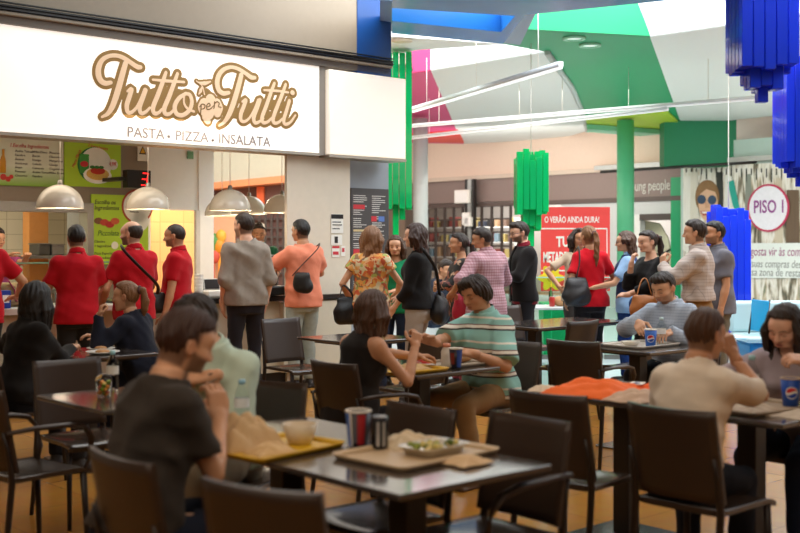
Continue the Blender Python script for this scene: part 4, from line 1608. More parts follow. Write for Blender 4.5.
# price list on the left
r, M, w, h = board(-14, 138, 63, 186, dp, 'pale green ingredient list with three columns of dark print', grad_board('board_pale', '#7fae2a', '#d3d8c4'))
text_mesh('heading', '1.Escolha Ingredientes', .06, M @ Matrix.Translation((w * .29, h * .80, .009)), TXR, r, fit=w * .50, shear=.2)
WORDS = ['Azeite Tomate', 'Queijo', 'Fiambre', 'Cogumelos', 'Ananas', 'Milho Doce', 'Azeitonas', 'Bacon', 'Atum', 'Frango', 'Pimento', 'Cebola', 'Chourico', 'Camarao', 'Manjericao']
for c in range(3):
    x = w * (.36 + .225 * c)
    for k in range(7 - (c > 1)):
        text_mesh('line_print', WORDS[(c * 5 + k * 2) % 15], .036, M @ Matrix.Translation((x, h * (.70 - .085 * k), .009)), TXD, r)
b = MB(); b.tube([(w * .20, h * .25, .02), (w * .20, h * .50, .02), (w * .205, h * .62, .02), (w * .205, h * .74, .02)], [.035, .035, .014, .014], 10, flat=(1, .2))
b.bm.transform(M); b.build('oil_bottle_print', mat('print_oil', '#c8902a', rough=.4), r)
for k, (x, y) in enumerate(((.21, .17), (.27, .13), (.31, .18))):
    disc(r, M, w * x, h * y, .035 - .006 * k, mat('print_tomato', '#c0342a', rough=.5), 'tomato_print', .009 + .001 * k)
# lime poster with the plate of pasta
r, M, w, h = board(64, 142, 120.5, 187, dp, 'lime green poster with a plate of spaghetti and a drink', LIMEB)
disc(r, M, w * .52, h * .49, h * .40, mat('ring_green', '#1f7a3a', rough=.5), 'ring', .009)
disc(r, M, w * .545, h * .505, h * .375, mat('print_pale', '#e4e6dc', rough=.5), 'disc', .011)
disc(r, M, w * .85, h * .52, h * .12, mat('print_pale', '#e4e6dc'), 'price_bubble', .011)
text_mesh('price', '4,99\u20ac', .07, M @ Matrix.Translation((w * .785, h * .485, .016)), TXR, r, fit=w * .13)
b = MB(); b.box((w * .25, h * .30, .013), (w * .42, h * .72, .018), M, .004); b.build('drink_can_print', mat('can_green', '#3f9a3a', rough=.4), r)
disc(r, M, w * .335, h * .50, w * .07, TXR, 'can_label_print', .018, .7)
disc(r, M, w * .57, h * .26, w * .25, mat('plate_print', '#f2f0ea', rough=.4), 'plate_print', .019, .55)
disc(r, M, w * .57, h * .29, w * .20, mat('pasta_print', '#d9b35c', rough=.6, var=.35, scale=90), 'pasta_print', .022, .5)
disc(r, M, w * .57, h * .36, w * .13, mat('sauce_print', '#b8301e', rough=.5, var=.2, scale=60), 'sauce_print', .025, .45)
for x in (.47, .55, .63):
    disc(r, M, w * x, h * .44, w * .045, mat('basil_print', '#2f7a2a', rough=.5), 'basil_print', .028, .6, 12)
text_mesh('arched_heading', 'Menu Massa', .055, M @ Matrix.Translation((w * .17, h * .40, .010)) @ Matrix.Rotation(math.radians(68), 4, 'Z'), TXR, r, fit=h * .42, shear=.2)
text_mesh('arched_heading', '2 ingredientes', .05, M @ Matrix.Translation((w * .40, h * .90, .010)) @ Matrix.Rotation(math.radians(-8), 4, 'Z'), TXR, r, fit=w * .36, shear=.2)
# warning notice
r, M, w, h = board(137.5, 145, 147, 161, dp, 'small white electrical warning notice with yellow triangle', PAP)
b = MB(); b.prism([(w * .12, h * .42), (w * .88, h * .42), (w * .5, h * .93)], .004, M @ Matrix.Translation((0, 0, .008))); b.build('triangle', BLACK, r)
b = MB(); b.prism([(w * .24, h * .48), (w * .76, h * .48), (w * .5, h * .83)], .004, M @ Matrix.Translation((0, 0, .010))); b.build('triangle_face', mat('warn_yellow', '#e3b02a', var=0), r)
# second lime board
r, M, w, h = board(91, 195, 148, 264, dp, 'tall lime board below the spaghetti poster with food photos and prices', LIMEB)
text_mesh('heading', 'Escolha os', .075, M @ Matrix.Translation((w * .05, h * .86, .009)), TXD, r, fit=w * .36, shear=.2)
text_mesh('heading', 'Ingredientes', .075, M @ Matrix.Translation((w * .05, h * .78, .009)), TXD, r, fit=w * .42, shear=.2)
disc(r, M, w * .80, h * .84, w * .28, mat('print_rust', '#a8402a'), 'ring', .008)
disc(r, M, w * .80, h * .84, w * .25, mat('print_pale', '#e4e6dc'), 'disc', .010)
disc(r, M, w * .84, h * .62, w * .16, mat('print_pale', '#e4e6dc'), 'disc', .010)
for k in range(4):
    text_mesh('line_print', WORDS[k + 3], .03, M @ Matrix.Translation((w * .66, h * (.90 - .05 * k), .015)), TXD, r)
for k, (x, y, c) in enumerate(((.12, .62, '#7a5230'), (.22, .60, '#b8402a'), (.31, .57, '#b02a22'), (.40, .62, '#c05a30'))):
    disc(r, M, w * x, h * y, w * .075, mat('food' + c, c, rough=.5, var=.3, scale=50), 'food_print', .009 + .002 * k, .7)
text_mesh('title', 'Piccolata', .09, M @ Matrix.Translation((w * .10, h * .41, .009)), mat('print_green', '#1f5a24', var=0), r, fit=w * .36, shear=.25)
for k, tx in enumerate(('Classica', '+ Ingredientes', 'Pizza Especial', '+ Ingredientes')):
    text_mesh('line_print', tx, .042, M @ Matrix.Translation((w * .05, h * (.31 - .065 * k - .04 * (k > 1)), .009)), TXD, r)
disc(r, M, w * .40, h * .27, w * .06, mat('print_pale', '#e4e6dc'), 'price_bubble', .009)
disc(r, M, w * .40, h * .10, w * .06, mat('print_pale', '#e4e6dc'), 'price_bubble', .009)
# queue number display
r = empty('number_display', SP(sh_s(138, 2.0), sh_z(138, 189, 2.0), 2.1), label='black queue display showing a red 3 beside the lime posters', cat='display')
mi = Matrix.Translation(-r.location)
s0_, s1_ = sh_s(127.5, 2.0), sh_s(151, 2.0)
z0_, z1_ = sh_z(138, 188, 2.0), sh_z(138, 170, 2.0)
cpart('housing', BLACK, s0_, s1_, z0_, z1_, 2.0, 2.12, .006, root=r, mi=mi)
cpart('wall_bracket', DARK, s0_ - .08, s0_ + .02, (z0_ + z1_) / 2 - .02, (z0_ + z1_) / 2 + .02, 2.06, 2.495, root=r, mi=mi)
LED = mat('led_red', '#ff2a2a', var=0, emit='#ff2222', estr=2.2)
M = mi @ SM(s0_ + (s1_ - s0_) * .56, z0_, 2.0)
hh, ww = z1_ - z0_, .062
segs = [((0, .80), (ww, .86)), ((0, .47), (ww, .53)), ((0, .14), (ww, .20))]
for (x0, y0), (x1, y1) in segs:
    b = MB(); b.box((x0, y0 * hh, 0), (x1, y1 * hh, .004), M @ Matrix(((1, .15, 0, 0), (0, 1, 0, 0), (0, 0, 1, 0), (0, 0, 0, 1)))); b.build('led_segment', LED, r)
b = MB(); b.box((ww, .16 * hh, 0), (ww + .013, .84 * hh, .004), M @ Matrix(((1, .15, 0, 0), (0, 1, 0, 0), (0, 0, 1, 0), (0, 0, 0, 1)))); b.build('led_segment', LED, r)

# ------------------------------------------------------------------ dome pendants over the counter
def pendant(px, py_bottom, d, dia, label):
    s_ = sh_s(px, d); z_ = sh_z(px, py_bottom, d)
    r = empty('pendant_lamp', SP(s_, z_, d), label=label, cat='pendant lamp', group='white dome pendants over the counter')
    R_ = dia / 2; h_ = R_ * .98
    out = [(R_ * math.cos(a), h_ * math.sin(a)) for a in np.linspace(0, PI / 2 - .08, 14)]
    inn = [(x * .965, y * .965) for x, y in out[::-1]]
    b = MB(); b.lathe([(R_ * .985, -.012)] + [(R_ * 1.0, -.012)] + out + inn + [(R_ * .965, -.012)] + [(R_ * .985, -.012)], None, 36, close=False)
    b.build('shade', mat('lamp_enamel', '#cfc8b8', rough=.22, var=.02, coat=.5), r)
    b = MB(); b.lathe([(.0, h_ + .045), (.022, h_ + .04), (.028, h_ - .012)], None, 14, close=False); b.build('cap', STEEL, r)
    b = MB(); b.tube([(0, 0, h_ + .03), (0, 0, 2.76 - z_)], .004, 6); b.build('cord', PAP, r)
    b = MB(); b.ball((0, 0, h_ * .45), .045); b.build('bulb', mat('bulb_warm', '#fff0d8', var=0, emit='#ffd9a0', estr=2.0), r)
    l = bpy.data.lights.new('bulb_light', 'POINT'); l.energy = 8; l.color = (1, .82, .6); l.shadow_soft_size = .06
    o = bpy.data.objects.new('bulb_light', l); COL.objects.link(o); o.location = SP(s_, z_ - .03, d)
pendant(60, 207, .55, .44, 'white dome pendant in front of the ingredient list')
pendant(148, 208, .55, .44, 'white dome pendant in front of the red number display')
pendant(230, 209.5, .55, .44, 'white dome pendant above the man in the grey sweater')
pendant(249, 213.5, 1.9, .44, 'white dome pendant half hidden behind the one over the grey sweater')
pendant(282, 212, 1.4, .44, 'white dome pendant cut by the edge of the cream pillar')
pendant(222, 215, 2.6, .44, 'white dome pendant farthest back beside the white partition')

# ================================================================== beyond the counter: the other shops
Q0 = np.array([6.05, 24.0])


def q_t(px, out=0.0):
    """distance along the shop row (to the right of Q0) of column px, out metres in front of it"""
    k = (px - 400) / F
    qx, qy = Q0[0] - U2[0] * out, Q0[1] - U2[1] * out
    return (qy * k - qx) / (-V2[0] + V2[1] * k)


def q_p(t, z, out=0.0):
    p = Q0 - V2 * t - U2 * out
    return Vector((p[0], p[1], z))


def q_z(px, py, out=0.0):
    p = q_p(q_t(px, out), 0, out)
    return EYE - (py - HZ) * p.y / F


def QM(t, z, out=0.0):
    return upright(q_p(t, z, out), -V2, -U2)


def qbox(mb, px0, px1, z0, z1, o0, o1, bev=0.0):
    M = upright(q_p(0, 0, 0), -V2, -U2)
    return mb.box((q_t(px0), z0, o0), (q_t(px1), z1, o1), M, bev)


BAND = mat('fascia_taupe', '#8a7770', rough=.5, var=.05)
b = MB(); qbox(b, 380, 700, 3.18, 4.2, -.3, 0); S(b.build('wall_shops', PEACH))
b = MB(); qbox(b, 380, 700, 3.10, 3.20, -.3, .12); S(b.build('trim_20', mat('trim_pale', '#cbb8a6', rough=.5)))
b = MB(); qbox(b, 380, 515, 2.52, 3.10, -.3, .02); S(b.build('wall_shops', BAND))
b = MB(); qbox(b, 515, 690, 2.48, 3.10, -.3, .03); S(b.build('wall_shops', BAND))
b = MB(); qbox(b, 380, 690, 2.40, 2.50, -.3, .06); S(b.build('trim_21', mat('trim_umber', '#5d4f49', rough=.5)))
b = MB(); b.box((-20, 0, -5.2), (-.3, 4.2, -5.0), upright(q_p(0, 0, 0), -V2, -U2)); S(b.build('wall_shop_inside', mat('shop_inside', '#cfcac4', rough=.7, var=.10, scale=1.5)))
b = MB(); qbox(b, 561, 634, 0, 2.4, -.2, 0); S(b.build('wall_shops', mat('wall_silver', '#c9cac8', rough=.4, var=.04)))
b = MB(); qbox(b, 632, 640, 0, 2.4, -.2, 0); S(b.build('wall_shops', WHITE))
b = MB(); qbox(b, 672, 684, 0, 2.9, -.2, .05); S(b.build('trim_22', GREEN))
b = MB(); qbox(b, 634, 672, 2.12, 2.4, -.2, .01); S(b.build('wall_shops', mat('wall_silver', '#c9cac8')))
# name of the shop
o = text_mesh('shop_name', 'young people', .33, QM(q_t(628), q_z(660, 190, .04), .035), TXW, None, fit=q_t(671) - q_t(628), ext=.01)
tag(o, 'white lower-case lettering on the taupe band right of the green column', 'sign')
# glass front with its grid of bars
gf = empty('shop_grille', q_p(q_t(470), 0, .05), label='dark grid of bars across the glazed shop front behind the queue', cat='shop front')
mi = Matrix.Translation(-gf.location)
MQ = mi @ upright(q_p(0, 0, 0), -V2, -U2)
BAR = mat('bar_umber', '#4a403b', rough=.45, var=.05)
for px in (429, 437, 446, 455, 464, 473, 483, 493, 503, 512):
    b = MB(); t = q_t(px); b.box((t - .03, 0, .02), (t + .03, 2.42, .07), MQ); b.build('upright_bar', BAR, gf)
for z in (.5, .95, 1.4, 1.75, 2.08):
    b = MB(); b.box((q_t(428), z - .02, .025), (q_t(513), z + .02, .065), MQ); b.build('cross_bar', BAR, gf)
# post with small white boxes between the two shop fronts
pst = empty('steel_post', q_p(q_t(477.5), 0, .25), label='tall slim steel post between the two taupe shop bands', cat='post')
mi2 = Matrix.Translation(-pst.location); MP = mi2 @ upright(q_p(0, 0, 0), -V2, -U2)
for px, w_, m in ((474.5, .05, DARK), (477.5, .09, mat('post_alu', '#a8aaa6', rough=.35, metal=.4)), (480.5, .05, DARK)):
    b = MB(); t = q_t(px); b.box((t - w_, 0, .2), (t + w_, 3.1, .3), MP); b.build('upright', m, pst)
for px, py, w_, h_, lb in ((472, 197, .26, .17, 'larger white box high on the slim steel post'), (476, 219, .13, .16, 'small white box midway up the slim steel post'), (478, 222, .12, .12, 'lowest small white box on the slim steel post')):
    t = q_t(px); z = q_z(px, py)
    r = empty('junction_box', q_p(t, z, .3), label=lb, cat='box')
    MJ = Matrix.Translation(-r.location) @ upright(q_p(t, z, .3), -V2, -U2)
    b = MB(); b.box((-w_, -h_, .002), (w_, h_, .09), MJ, .015); b.build('housing', PAP, r)
    b = MB(); b.box((-w_ * .8, -h_ * .8, .09), (w_ * .8, h_ * .8, .10), MJ); b.build('lid', WHITE, r)
# stock glimpsed through the bars: shelves with coloured folded goods
rk = empty('display_shelf', q_p(q_t(460, -3.4), 0, -3.5), label='long pale display shelf seen through the bars of the shop front', cat='shelf')
mi3 = Matrix.Translation(-rk.location); MR = mi3 @ upright(q_p(0, 0, 0), -V2, -U2)
for z in (.6, 1.05, 1.5, 1.95):
    b = MB(); b.box((q_t(426, -3.4), z - .03, -3.7), (q_t(522, -3.4), z, -3.2), MR); b.build('board', WHITE, rk)
for px in (428, 474, 520):
    b = MB(); t = q_t(px, -3.4); b.box((t - .04, 0, -3.7), (t + .04, 2.2, -3.2), MR); b.build('side_panel', WHITE, rk)
rr = random.Random(3)
names = {'#8f4a44': 'red', '#c9c2b6': 'cream', '#3a3f4c': 'navy', '#a98a6a': 'tan', '#6f5a4e': 'brown', '#b8a468': 'yellow', '#7a8f9a': 'blue-grey', '#1f1d1c': 'black'}
for zi, z in enumerate((.6, 1.05, 1.5, 1.95)):
    px = 431
    k = 0
    while px < 517:
        wpx = rr.uniform(4.5, 8)
        c = rr.choice(list(names))
        t0, t1 = q_t(px, -3.4), q_t(px + wpx, -3.4)
        h_ = rr.uniform(.16, .32)
        Mx = upright(q_p(0, 0, 0), -V2, -U2)
        b = MB(); b.box((t0, z + .002, -3.6), (t1 - .06, z + h_, -3.25), Mx, .02)
        o = b.build('folded_stock', mat('stock' + c, c, rough=.8, var=.15, scale=6))
        tag(o, 'folded stock in blurred colours on the shelves behind the barred shop front', 'goods', 'folded stock behind the barred shop front')
        px += wpx + rr.uniform(.5, 2.5); k += 1
# dark doorway with a mannequin
b = MB(); qbox(b, 640, 672, 0, 2.12, -1.6, -1.5); S(b.build('wall_shops', mat('shop_dark', '#6a4f4c', rough=.6, var=.1)))
b = MB(); qbox(b, 656, 667, .05, 2.05, -1.5, -1.42); S(b.build('door_2', mat('door_maroon', '#7f4b4c', rough=.5)))
b = MB(); qbox(b, 640, 672, 1.98, 2.12, -.1, .02); S(b.build('trim_23', BAR))
# picture of a pale face cut-out in the window of the shop
r = empty('window_decal', q_p(q_t(645), .5, -.6), label='pale rounded window display left of the maroon shop door', cat='display')
MJ = Matrix.Translation(-r.location) @ upright(q_p(q_t(645), .5, -.6), -V2, -U2)
b = MB(); b.prism([(-.42, 0), (.30, 0), (.34, .6), (.22, 1.1), (.0, 1.42), (-.42, 1.5)], .05, MJ, .02); b.build('panel', mat('decal_pale', '#e5e2c4', rough=.5), r)
b = MB(); b.tube([(-.1, .72, .07), (.15, .76, .07), (.36, .86, .07)], .025, 8); b.bm.transform(MJ); b.build('line', DARK, r)

# big red sale sign
Ys = 15.5
sg = empty('sale_sign', at(577, Ys, .62), label='big red sale board with white capital lettering behind the queue', cat='sign')
x0, x1 = (541 - 400) / F * Ys, (610 - 400) / F * Ys
zt, zb_ = EYE - (207 - HZ) * Ys / F, EYE - (291 - HZ) * Ys / F
M = Matrix.Translation(-sg.location) @ upright((x0, Ys, zb_), (1, 0), (0, -1))
w, h = x1 - x0, zt - zb_
SIGNR = mat('sign_red', '#e5453f', rough=.45, var=.03)
b = MB(); b.box((0, 0, -.03), (w, h, .0), M); b.build('board', SIGNR, sg)
text_mesh('lettering', 'O VER\u00c3O AINDA DURA!', .12, M @ Matrix.Translation((w * .05, h * .815, .002)), PAP, sg, fit=w * .79, bold=.002)
text_mesh('lettering', 'TUDO', .2, M @ Matrix.Translation((w * .22, h * .53, .002)), PAP, sg, fit=w * .42, bold=.006)
text_mesh('lettering', 'METADE DO PRE\u00c7O*', .2, M @ Matrix.Translation((w * .03, h * .345, .002)), PAP, sg, fit=w * .86, bold=.006)
text_mesh('lettering', 'APROVEITE J\u00c1', .1, M @ Matrix.Translation((w * .33, h * .13, .002)), PAP, sg, fit=w * .38, bold=.002)
for q in ((.0, .735, .96, .75), (.95, .235, .962, .75), (.0, .235, .96, .25)):
    b = MB(); b.box((w * q[0], h * q[1], 0), (w * q[2], h * q[3], .003), M); b.build('border_line', PAP, sg)
for xx in (.12, .85):
    b = MB(); b.box((w * xx, -zb_, -.06), (w * xx + .05, h * .5, -.03), M); b.build('leg', DARK, sg)

# poster wall with the round floor number
b = MB(); qbox(b, 684, 1000, 0, 3.6, -.2, .12); S(b.build('wall_poster', mat('wall_mint', '#b9cfc6', rough=.5, var=.04)))
b = MB(); qbox(b, 600, 1000, 3.14, 3.24, .1, .22); S(b.build('trim_24', mat('post_alu', '#a8aaa6')))
po = empty('advertising_poster', q_p(q_t(745, .2), .1, .2), label='wide photo poster of hanging clothes and a woman in sunglasses with round PISO 1 badge', cat='poster')
mi4 = Matrix.Translation(-po.location)
o_ = .2
t0, t1 = q_t(683, o_), q_t(960, o_)
za, zc = .05, 3.08
MPo = mi4 @ upright(q_p(t0, za, o_), -V2, -U2)


def poster_mat():
    m, nt, bs = new_mat('poster_clothes')
    N, L = nt.nodes, nt.links
    tc = N.new('ShaderNodeTexCoord'); mp = N.new('ShaderNodeMapping')
    mp.inputs['Rotation'].default_value = (0, 0, math.radians(48)); mp.inputs['Scale'].default_value = (4.5, 4.5, .7)
    L.new(tc.outputs['Object'], mp.inputs['Vector'])
    nz = N.new('ShaderNodeTexNoise'); nz.inputs['Scale'].default_value = 1.6; nz.inputs['Detail'].default_value = 5; nz.inputs['Distortion'].default_value = .6
    L.new(mp.outputs['Vector'], nz.inputs['Vector'])
    rp = N.new('ShaderNodeValToRGB')
    for i, (p, c) in enumerate(((.30, '#2c332c'), (.40, '#8a7f6a'), (.47, '#ddd6c8'), (.56, '#efebe3'), (.64, '#c9b79c'), (.72, '#6f7a64'))):
        e = rp.color_ramp.elements[i] if i < 2 else rp.color_ramp.elements.new(p)
        e.position = p; e.color = (*srgb(c), 1)
    L.new(nz.outputs['Fac'], rp.inputs['Fac']); L.new(rp.outputs['Color'], bs.inputs['Base Color'])
    bs.inputs['Roughness'].default_value = .5
    return m


b = MB(); b.box((0, 0, -.05), (t1 - t0, zc - za, .0), MPo); b.build('sheet', poster_mat(), po)


def pp(px, py):
    return q_t(px, o_) - t0, q_z(px, py, o_) - za


def pdisc(px, py, rx, ry, m, name, lift, sides=36):
    x, y = pp(px, py)
    ax_ = (pp(px + rx, py)[0] - pp(px - rx, py)[0]) / 2
    ay_ = (pp(px, py - ry)[1] - pp(px, py + ry)[1]) / 2
    b = MB(); b.prism([(x + ax_ * math.cos(2 * PI * k / sides), y + ay_ * math.sin(2 * PI * k / sides)) for k in range(sides)], .006, MPo @ Matrix.Translation((0, 0, lift)))
    return b.build(name, m, po)


def ppoly(pts, m, name, lift):
    b = MB(); b.prism([pp(*p) for p in pts], .006, MPo @ Matrix.Translation((0, 0, lift)))
    return b.build(name, m, po)


def garment(px0, px1, py0, py1, c, lift):
    ppoly([(px0 + 1, py0), (px1 - 1, py0), (px1, py1), ((px0 + px1) / 2, py1 + 3), (px0, py1)][::-1], mat('garment' + c, c, rough=.6, var=.18, scale=4, stretch=(6, 6, .6)), 'garment_print', lift)


garment(683, 693, 176, 250, '#e6e2da', .004); garment(690, 699, 172, 260, '#d9d2c4', .008)
garment(716, 724, 172, 250, '#31342f', .004); garment(724, 733, 176, 225, '#e3e0d8', .008); garment(745, 752, 174, 215, '#8a8f84', .004)
ppoly([(728, 182), (734, 180), (741, 213), (738, 216), (733, 205)][::-1], mat('garment_teal', '#1fa08f', rough=.5, var=.1), 'scarf_print', .012)
for k, x in enumerate(range(686, 800, 5)):
    b = MB(); X, Y = pp(x, 168.5); b.box((X, Y - .08 - .05 * (k * 7 % 5), 0), (X + .025, Y, .010), MPo); b.build('hanger_print', mat('hanger_print', '#3b3a34', rough=.6, var=.1), po)
# the woman's face on the poster
SKP = mat('poster_skin', '#e0b494', rough=.5, var=.05)
HRP = mat('poster_hair', '#8f6a42', rough=.5, var=.3, scale=8)
pdisc(707.5, 197, 12, 17, HRP, 'hair_print', .012)
pdisc(708.5, 203, 9.5, 18, SKP, 'face_print', .018)
ppoly([(697, 204), (698, 187), (706, 181), (717, 185), (719, 200), (716, 192), (707, 189), (701, 194)][::-1], HRP, 'fringe_print', .026)
pdisc(702.5, 199.5, 4.2, 4.6, mat('poster_lens', '#2c4560', rough=.3), 'lens_print', .034, 20)
pdisc(713, 200, 4.2, 4.6, mat('poster_lens', '#2c4560'), 'lens_print', .034, 20)
ppoly([(701, 211), (713, 211), (711, 215.5), (704, 215.5)][::-1], mat('poster_mouth', '#b5524c'), 'mouth_print', .034)
ppoly([(702.5, 211.6), (711.5, 211.6), (710, 213.6), (704.5, 213.6)][::-1], mat('poster_teeth', '#f2ece4'), 'teeth_print', .041)
ppoly([(706, 203), (709, 203), (710, 208), (706, 208)][::-1], mat('poster_nose', '#cf9f80'), 'nose_print', .027)
garment(775, 783, 178, 245, '#cdbfa8', .004); garment(786, 800, 190, 245, '#6a5542', .004)
# round badge
pdisc(769, 208, 21, 24, mat('badge_red', '#c22f58', rough=.5), 'badge_ring', .03)
pdisc(769, 208, 19, 22, mat('badge_face', '#ece8f0', rough=.5), 'badge_face', .038)
x, y = pp(754.5, 213); x2, _ = pp(784, 213)
text_mesh('lettering', 'PISO 1', .36, MPo @ Matrix.Translation((x, y, .046)), mat('print_purple', '#8d3a86', var=0), po, fit=x2 - x, bold=.006)
ppoly([(738, 243), (870, 243), (870, 278), (738, 278)][::-1], mat('strip_pale', '#e6ebe6', rough=.5), 'caption_strip', .03)
for tx, px, py, sz, m, wpx in (('Sabemos que mais gosta vir \u00e0s compras', 697, 255, .26, mat('print_plum', '#9c4a78', var=0), 118), ('depois das suas compras descanse', 722, 266.5, .22, mat('print_mid', '#8d8f8c', var=0), 96), ('na nossa zona de restaura\u00e7\u00e3o', 733, 275, .22, mat('print_mid', '#8d8f8c'), 90)):
    x, y = pp(px, py); x2, _ = pp(px + wpx, py)
    text_mesh('lettering', tx, sz, MPo @ Matrix.Translation((x, y, .038)), m, po, fit=x2 - x, shear=.15)

# green bulkhead and soffit on the right
p0, p1 = at_y(663, 167, 23.0), at_y(735, 136, 23.0)
b = MB(); b.box((p0.x, 22.9, p0.z), (p1.x, 23.3, 4.1)); S(b.build('wall_bulkhead', mat('paint_green_deep', '#0c7a50', rough=.5, var=.03)))
b = MB(); b.box((p1.x, 22.9, at_y(740, 160, 23).z), (15.9, 23.3, 4.1)); S(b.build('wall_bulkhead', mat('ceiling_far', '#ddd2c6')))
b = MB(); b.tube([at_y(600, 172, 23.2), at_y(790, 160, 22.4)], .03, 8); S(b.build('trim_25', DARK))

# columns
def column(px, Y, r_, m, nm):
    b = MB(); p = at(px, Y, 0)
    b.lathe([(r_, 0), (r_, 3.94)], Matrix.Translation(p), 32, close=True); S(b.build(nm, m))
column(420.5, 22, .148, mat('column_white', '#bcc2c0', rough=.4, var=.02), 'wall_column')
column(625.5, 22.3, .170, mat('column_green', '#4fa77a', rough=.4, var=.03), 'wall_column')

# ------------------------------------------------------------------ the orange shop seen past the white partition
def apx(px, Y, z): return at(px, Y, z)
Yo = 21.0
MO = upright((0, Yo, 0), (1, 0), (0, -1))
X = lambda px: (px - 400) / F * Yo
b = MB(); b.box((X(150), 0, -.2), (X(300), 3.9, 0), MO); S(b.build('wall_orange', mat('shop_brown', '#7a544a', rough=.5, var=.08)))
Zp = lambda py: EYE - (py - HZ) * Yo / F
b = MB(); b.box((X(200), Zp(150), .02), (X(300), 4.4, .6), MO); S(b.build('trim_26', mat('soffit_grey', '#b9b9a8', rough=.5, var=.05)))
b = MB(); b.solid([(X(200), Yo, Zp(187)), (X(300), Yo, Zp(178)), (X(300), Yo, Zp(150)), (X(200), Yo, Zp(150))], (0, -.5, 0)); S(b.build('trim_27', mat('soffit_grey', '#b9b9a8')))
b = MB(); b.solid([(X(200), Yo, Zp(192)), (X(300), Yo, Zp(183)), (X(300), Yo, Zp(176)), (X(200), Yo, Zp(186))], (0, -.6, 0)); S(b.build('trim_28', mat('fascia_orange', '#d88a5a', rough=.5, var=.05)))
b = MB(); b.box((X(205), 0, .01), (X(236), Zp(196), .12), MO); S(b.build('wall_orange', mat('shop_peach', '#e8b088', rough=.5, var=.06)))
b = MB(); b.box((X(258), Zp(206), .02), (X(265), Zp(187), .2), MO); S(b.build('trim_29', mat('flag_orange', '#e8642a', rough=.5)))
gr = empty('barred_grille', (X(272), Yo, 0), label='square brown grille of the orange shop between the pendants and the cream pillar', cat='grille')
for px in range(248, 292, 6):
    b = MB(); b.box((X(px) - .02 - X(272), 0, .06), (X(px) + .02 - X(272), Zp(205), .1), upright((0, 0, 0), (1, 0), (0, -1))); b.build('upright_bar', BAR, gr)
for k in range(8):
    z = Zp(210 + k * 9)
    b = MB(); b.box((X(246) - X(272), z - .015, .065), (X(292) - X(272), z + .015, .095), upright((0, 0, 0), (1, 0), (0, -1))); b.build('cross_bar', BAR, gr)
text_mesh('lettering', 'ORO', .34, upright((X(270.5), Yo - .12, Zp(199)), (1, 0), (0, -1)), mat('print_pink', '#e0a8a0', var=0), gr, fit=X(285) - X(270.5))
gr.children[-1].location = -gr.location
for k, (px, py, r_, c, lb) in enumerate(((215, 243, .16, '#4a8a3a', 'green leafy decoration in the bright orange shop'), (222, 246, .12, '#e8922a', 'orange decoration beside the green leaves in the bright shop'), (217, 256, .12, '#c8503a', 'red decoration low in the bright orange shop'), (224, 236, .10, '#f0b040', 'small yellow decoration above the others in the bright shop'))):
    b = MB(); b.ball((X(px), Yo - .35, Zp(py)), (r_, .06, r_ * 1.2), 12, 8); b.tube([(X(px), Yo - .35, Zp(py) - r_), (X(px), Yo - .35, 0)], .02, 6)
    tag(b.build('window_decoration', mat('deco' + c, c, rough=.5, var=.2, scale=12)), lb, 'decoration')

# ------------------------------------------------------------------ suspended acrylic clusters
def acrylic(name, c, c2):
    m, nt, bs = new_mat(name)
    N, L = nt.nodes, nt.links
    bs.inputs['Base Color'].default_value = (*srgb(c), 1)
    bs.inputs['Roughness'].default_value = .08
    bs.inputs['Coat Weight'].default_value = .3
    tl = N.new('ShaderNodeBsdfTranslucent'); tl.inputs['Color'].default_value = (*srgb(c2), 1)
    mx = N.new('ShaderNodeMixShader'); mx.inputs['Fac'].default_value = .45
    out = next(n for n in N if n.type == 'OUTPUT_MATERIAL')
    L.new(bs.outputs['BSDF'], mx.inputs[1]); L.new(tl.outputs['BSDF'], mx.inputs[2]); L.new(mx.outputs['Shader'], out.inputs['Surface'])
    return m


ACG = acrylic('acrylic_green', '#16bf74', '#2af09a')
ACB = acrylic('acrylic_blue', '#2a4cec', '#5078ff')


def cluster(px0, px1, Y, py_top, steps, m, label, seed, n=5, cable_top=None):
    """steps: pixel rows where the outer to the inner tubes end"""
    r_ = random.Random(seed)
    w = (px1 - px0) / F * Y
    zt = EYE - (py_top - HZ) * Y / F
    c = at((px0 + px1) / 2, Y, 0)
    root = empty('acrylic_pendant', (c.x, Y, zt), label=label, cat='hanging decoration')
    cw = w / n
    half = (n - 1) / 2
    for i in range(n):
        for j in range(n):
            di = max(abs(i - half), abs(j - half)) / half
            k = (1 - di) * (len(steps) - 1)
            base = steps[min(len(steps) - 1, int(round(k + r_.uniform(-.4, .4))))] if len(steps) > 1 else steps[0]
            py = base + r_.uniform(-4, 4)
            zb2 = EYE - (py - HZ) * Y / F
            up_ = zt + r_.uniform(-.10, .10) * (1 if cable_top else .3)
            x, y = (i - half) * cw, (j - half) * cw
            g = cw * .46
            b = MB()
            z0 = min(zb2, up_ - .2) - zt
            b.box((x - g, y - g, z0), (x + g, y + g, up_ - zt), None, .004, 1)
            b.build('acrylic_tube', m, root)
    if cable_top:
        b = MB(); b.tube([(0, 0, -.1), (0, 0, cable_top - zt)], .006, 6); b.build('cable', PAP, root)
    return root


cluster(515, 547, 14.0, 157, [212, 228, 246], ACG, 'hanging cluster of green acrylic tubes before the red sale board', 1, 5, 4.0)
cluster(386, 412, 14.6, 55, [206, 222, 232], ACG, 'tall green acrylic tube cluster hanging behind the white light box', 2, 4)
cluster(733, 790, 8.0, -60, [70, 88, 106], ACB, 'nearest blue acrylic tube cluster hanging above the poster badge', 3, 5)
cluster(779, 822, 10.5, 66, [166, 176, 186], ACB, 'blue acrylic tube cluster hanging below the nearest blue one', 4, 5, 4.1)
cluster(711, 746, 13.6, 212, [318, 330, 336], ACB, 'low blue acrylic tube cluster behind the man with the tan trousers', 5, 5, 4.0)

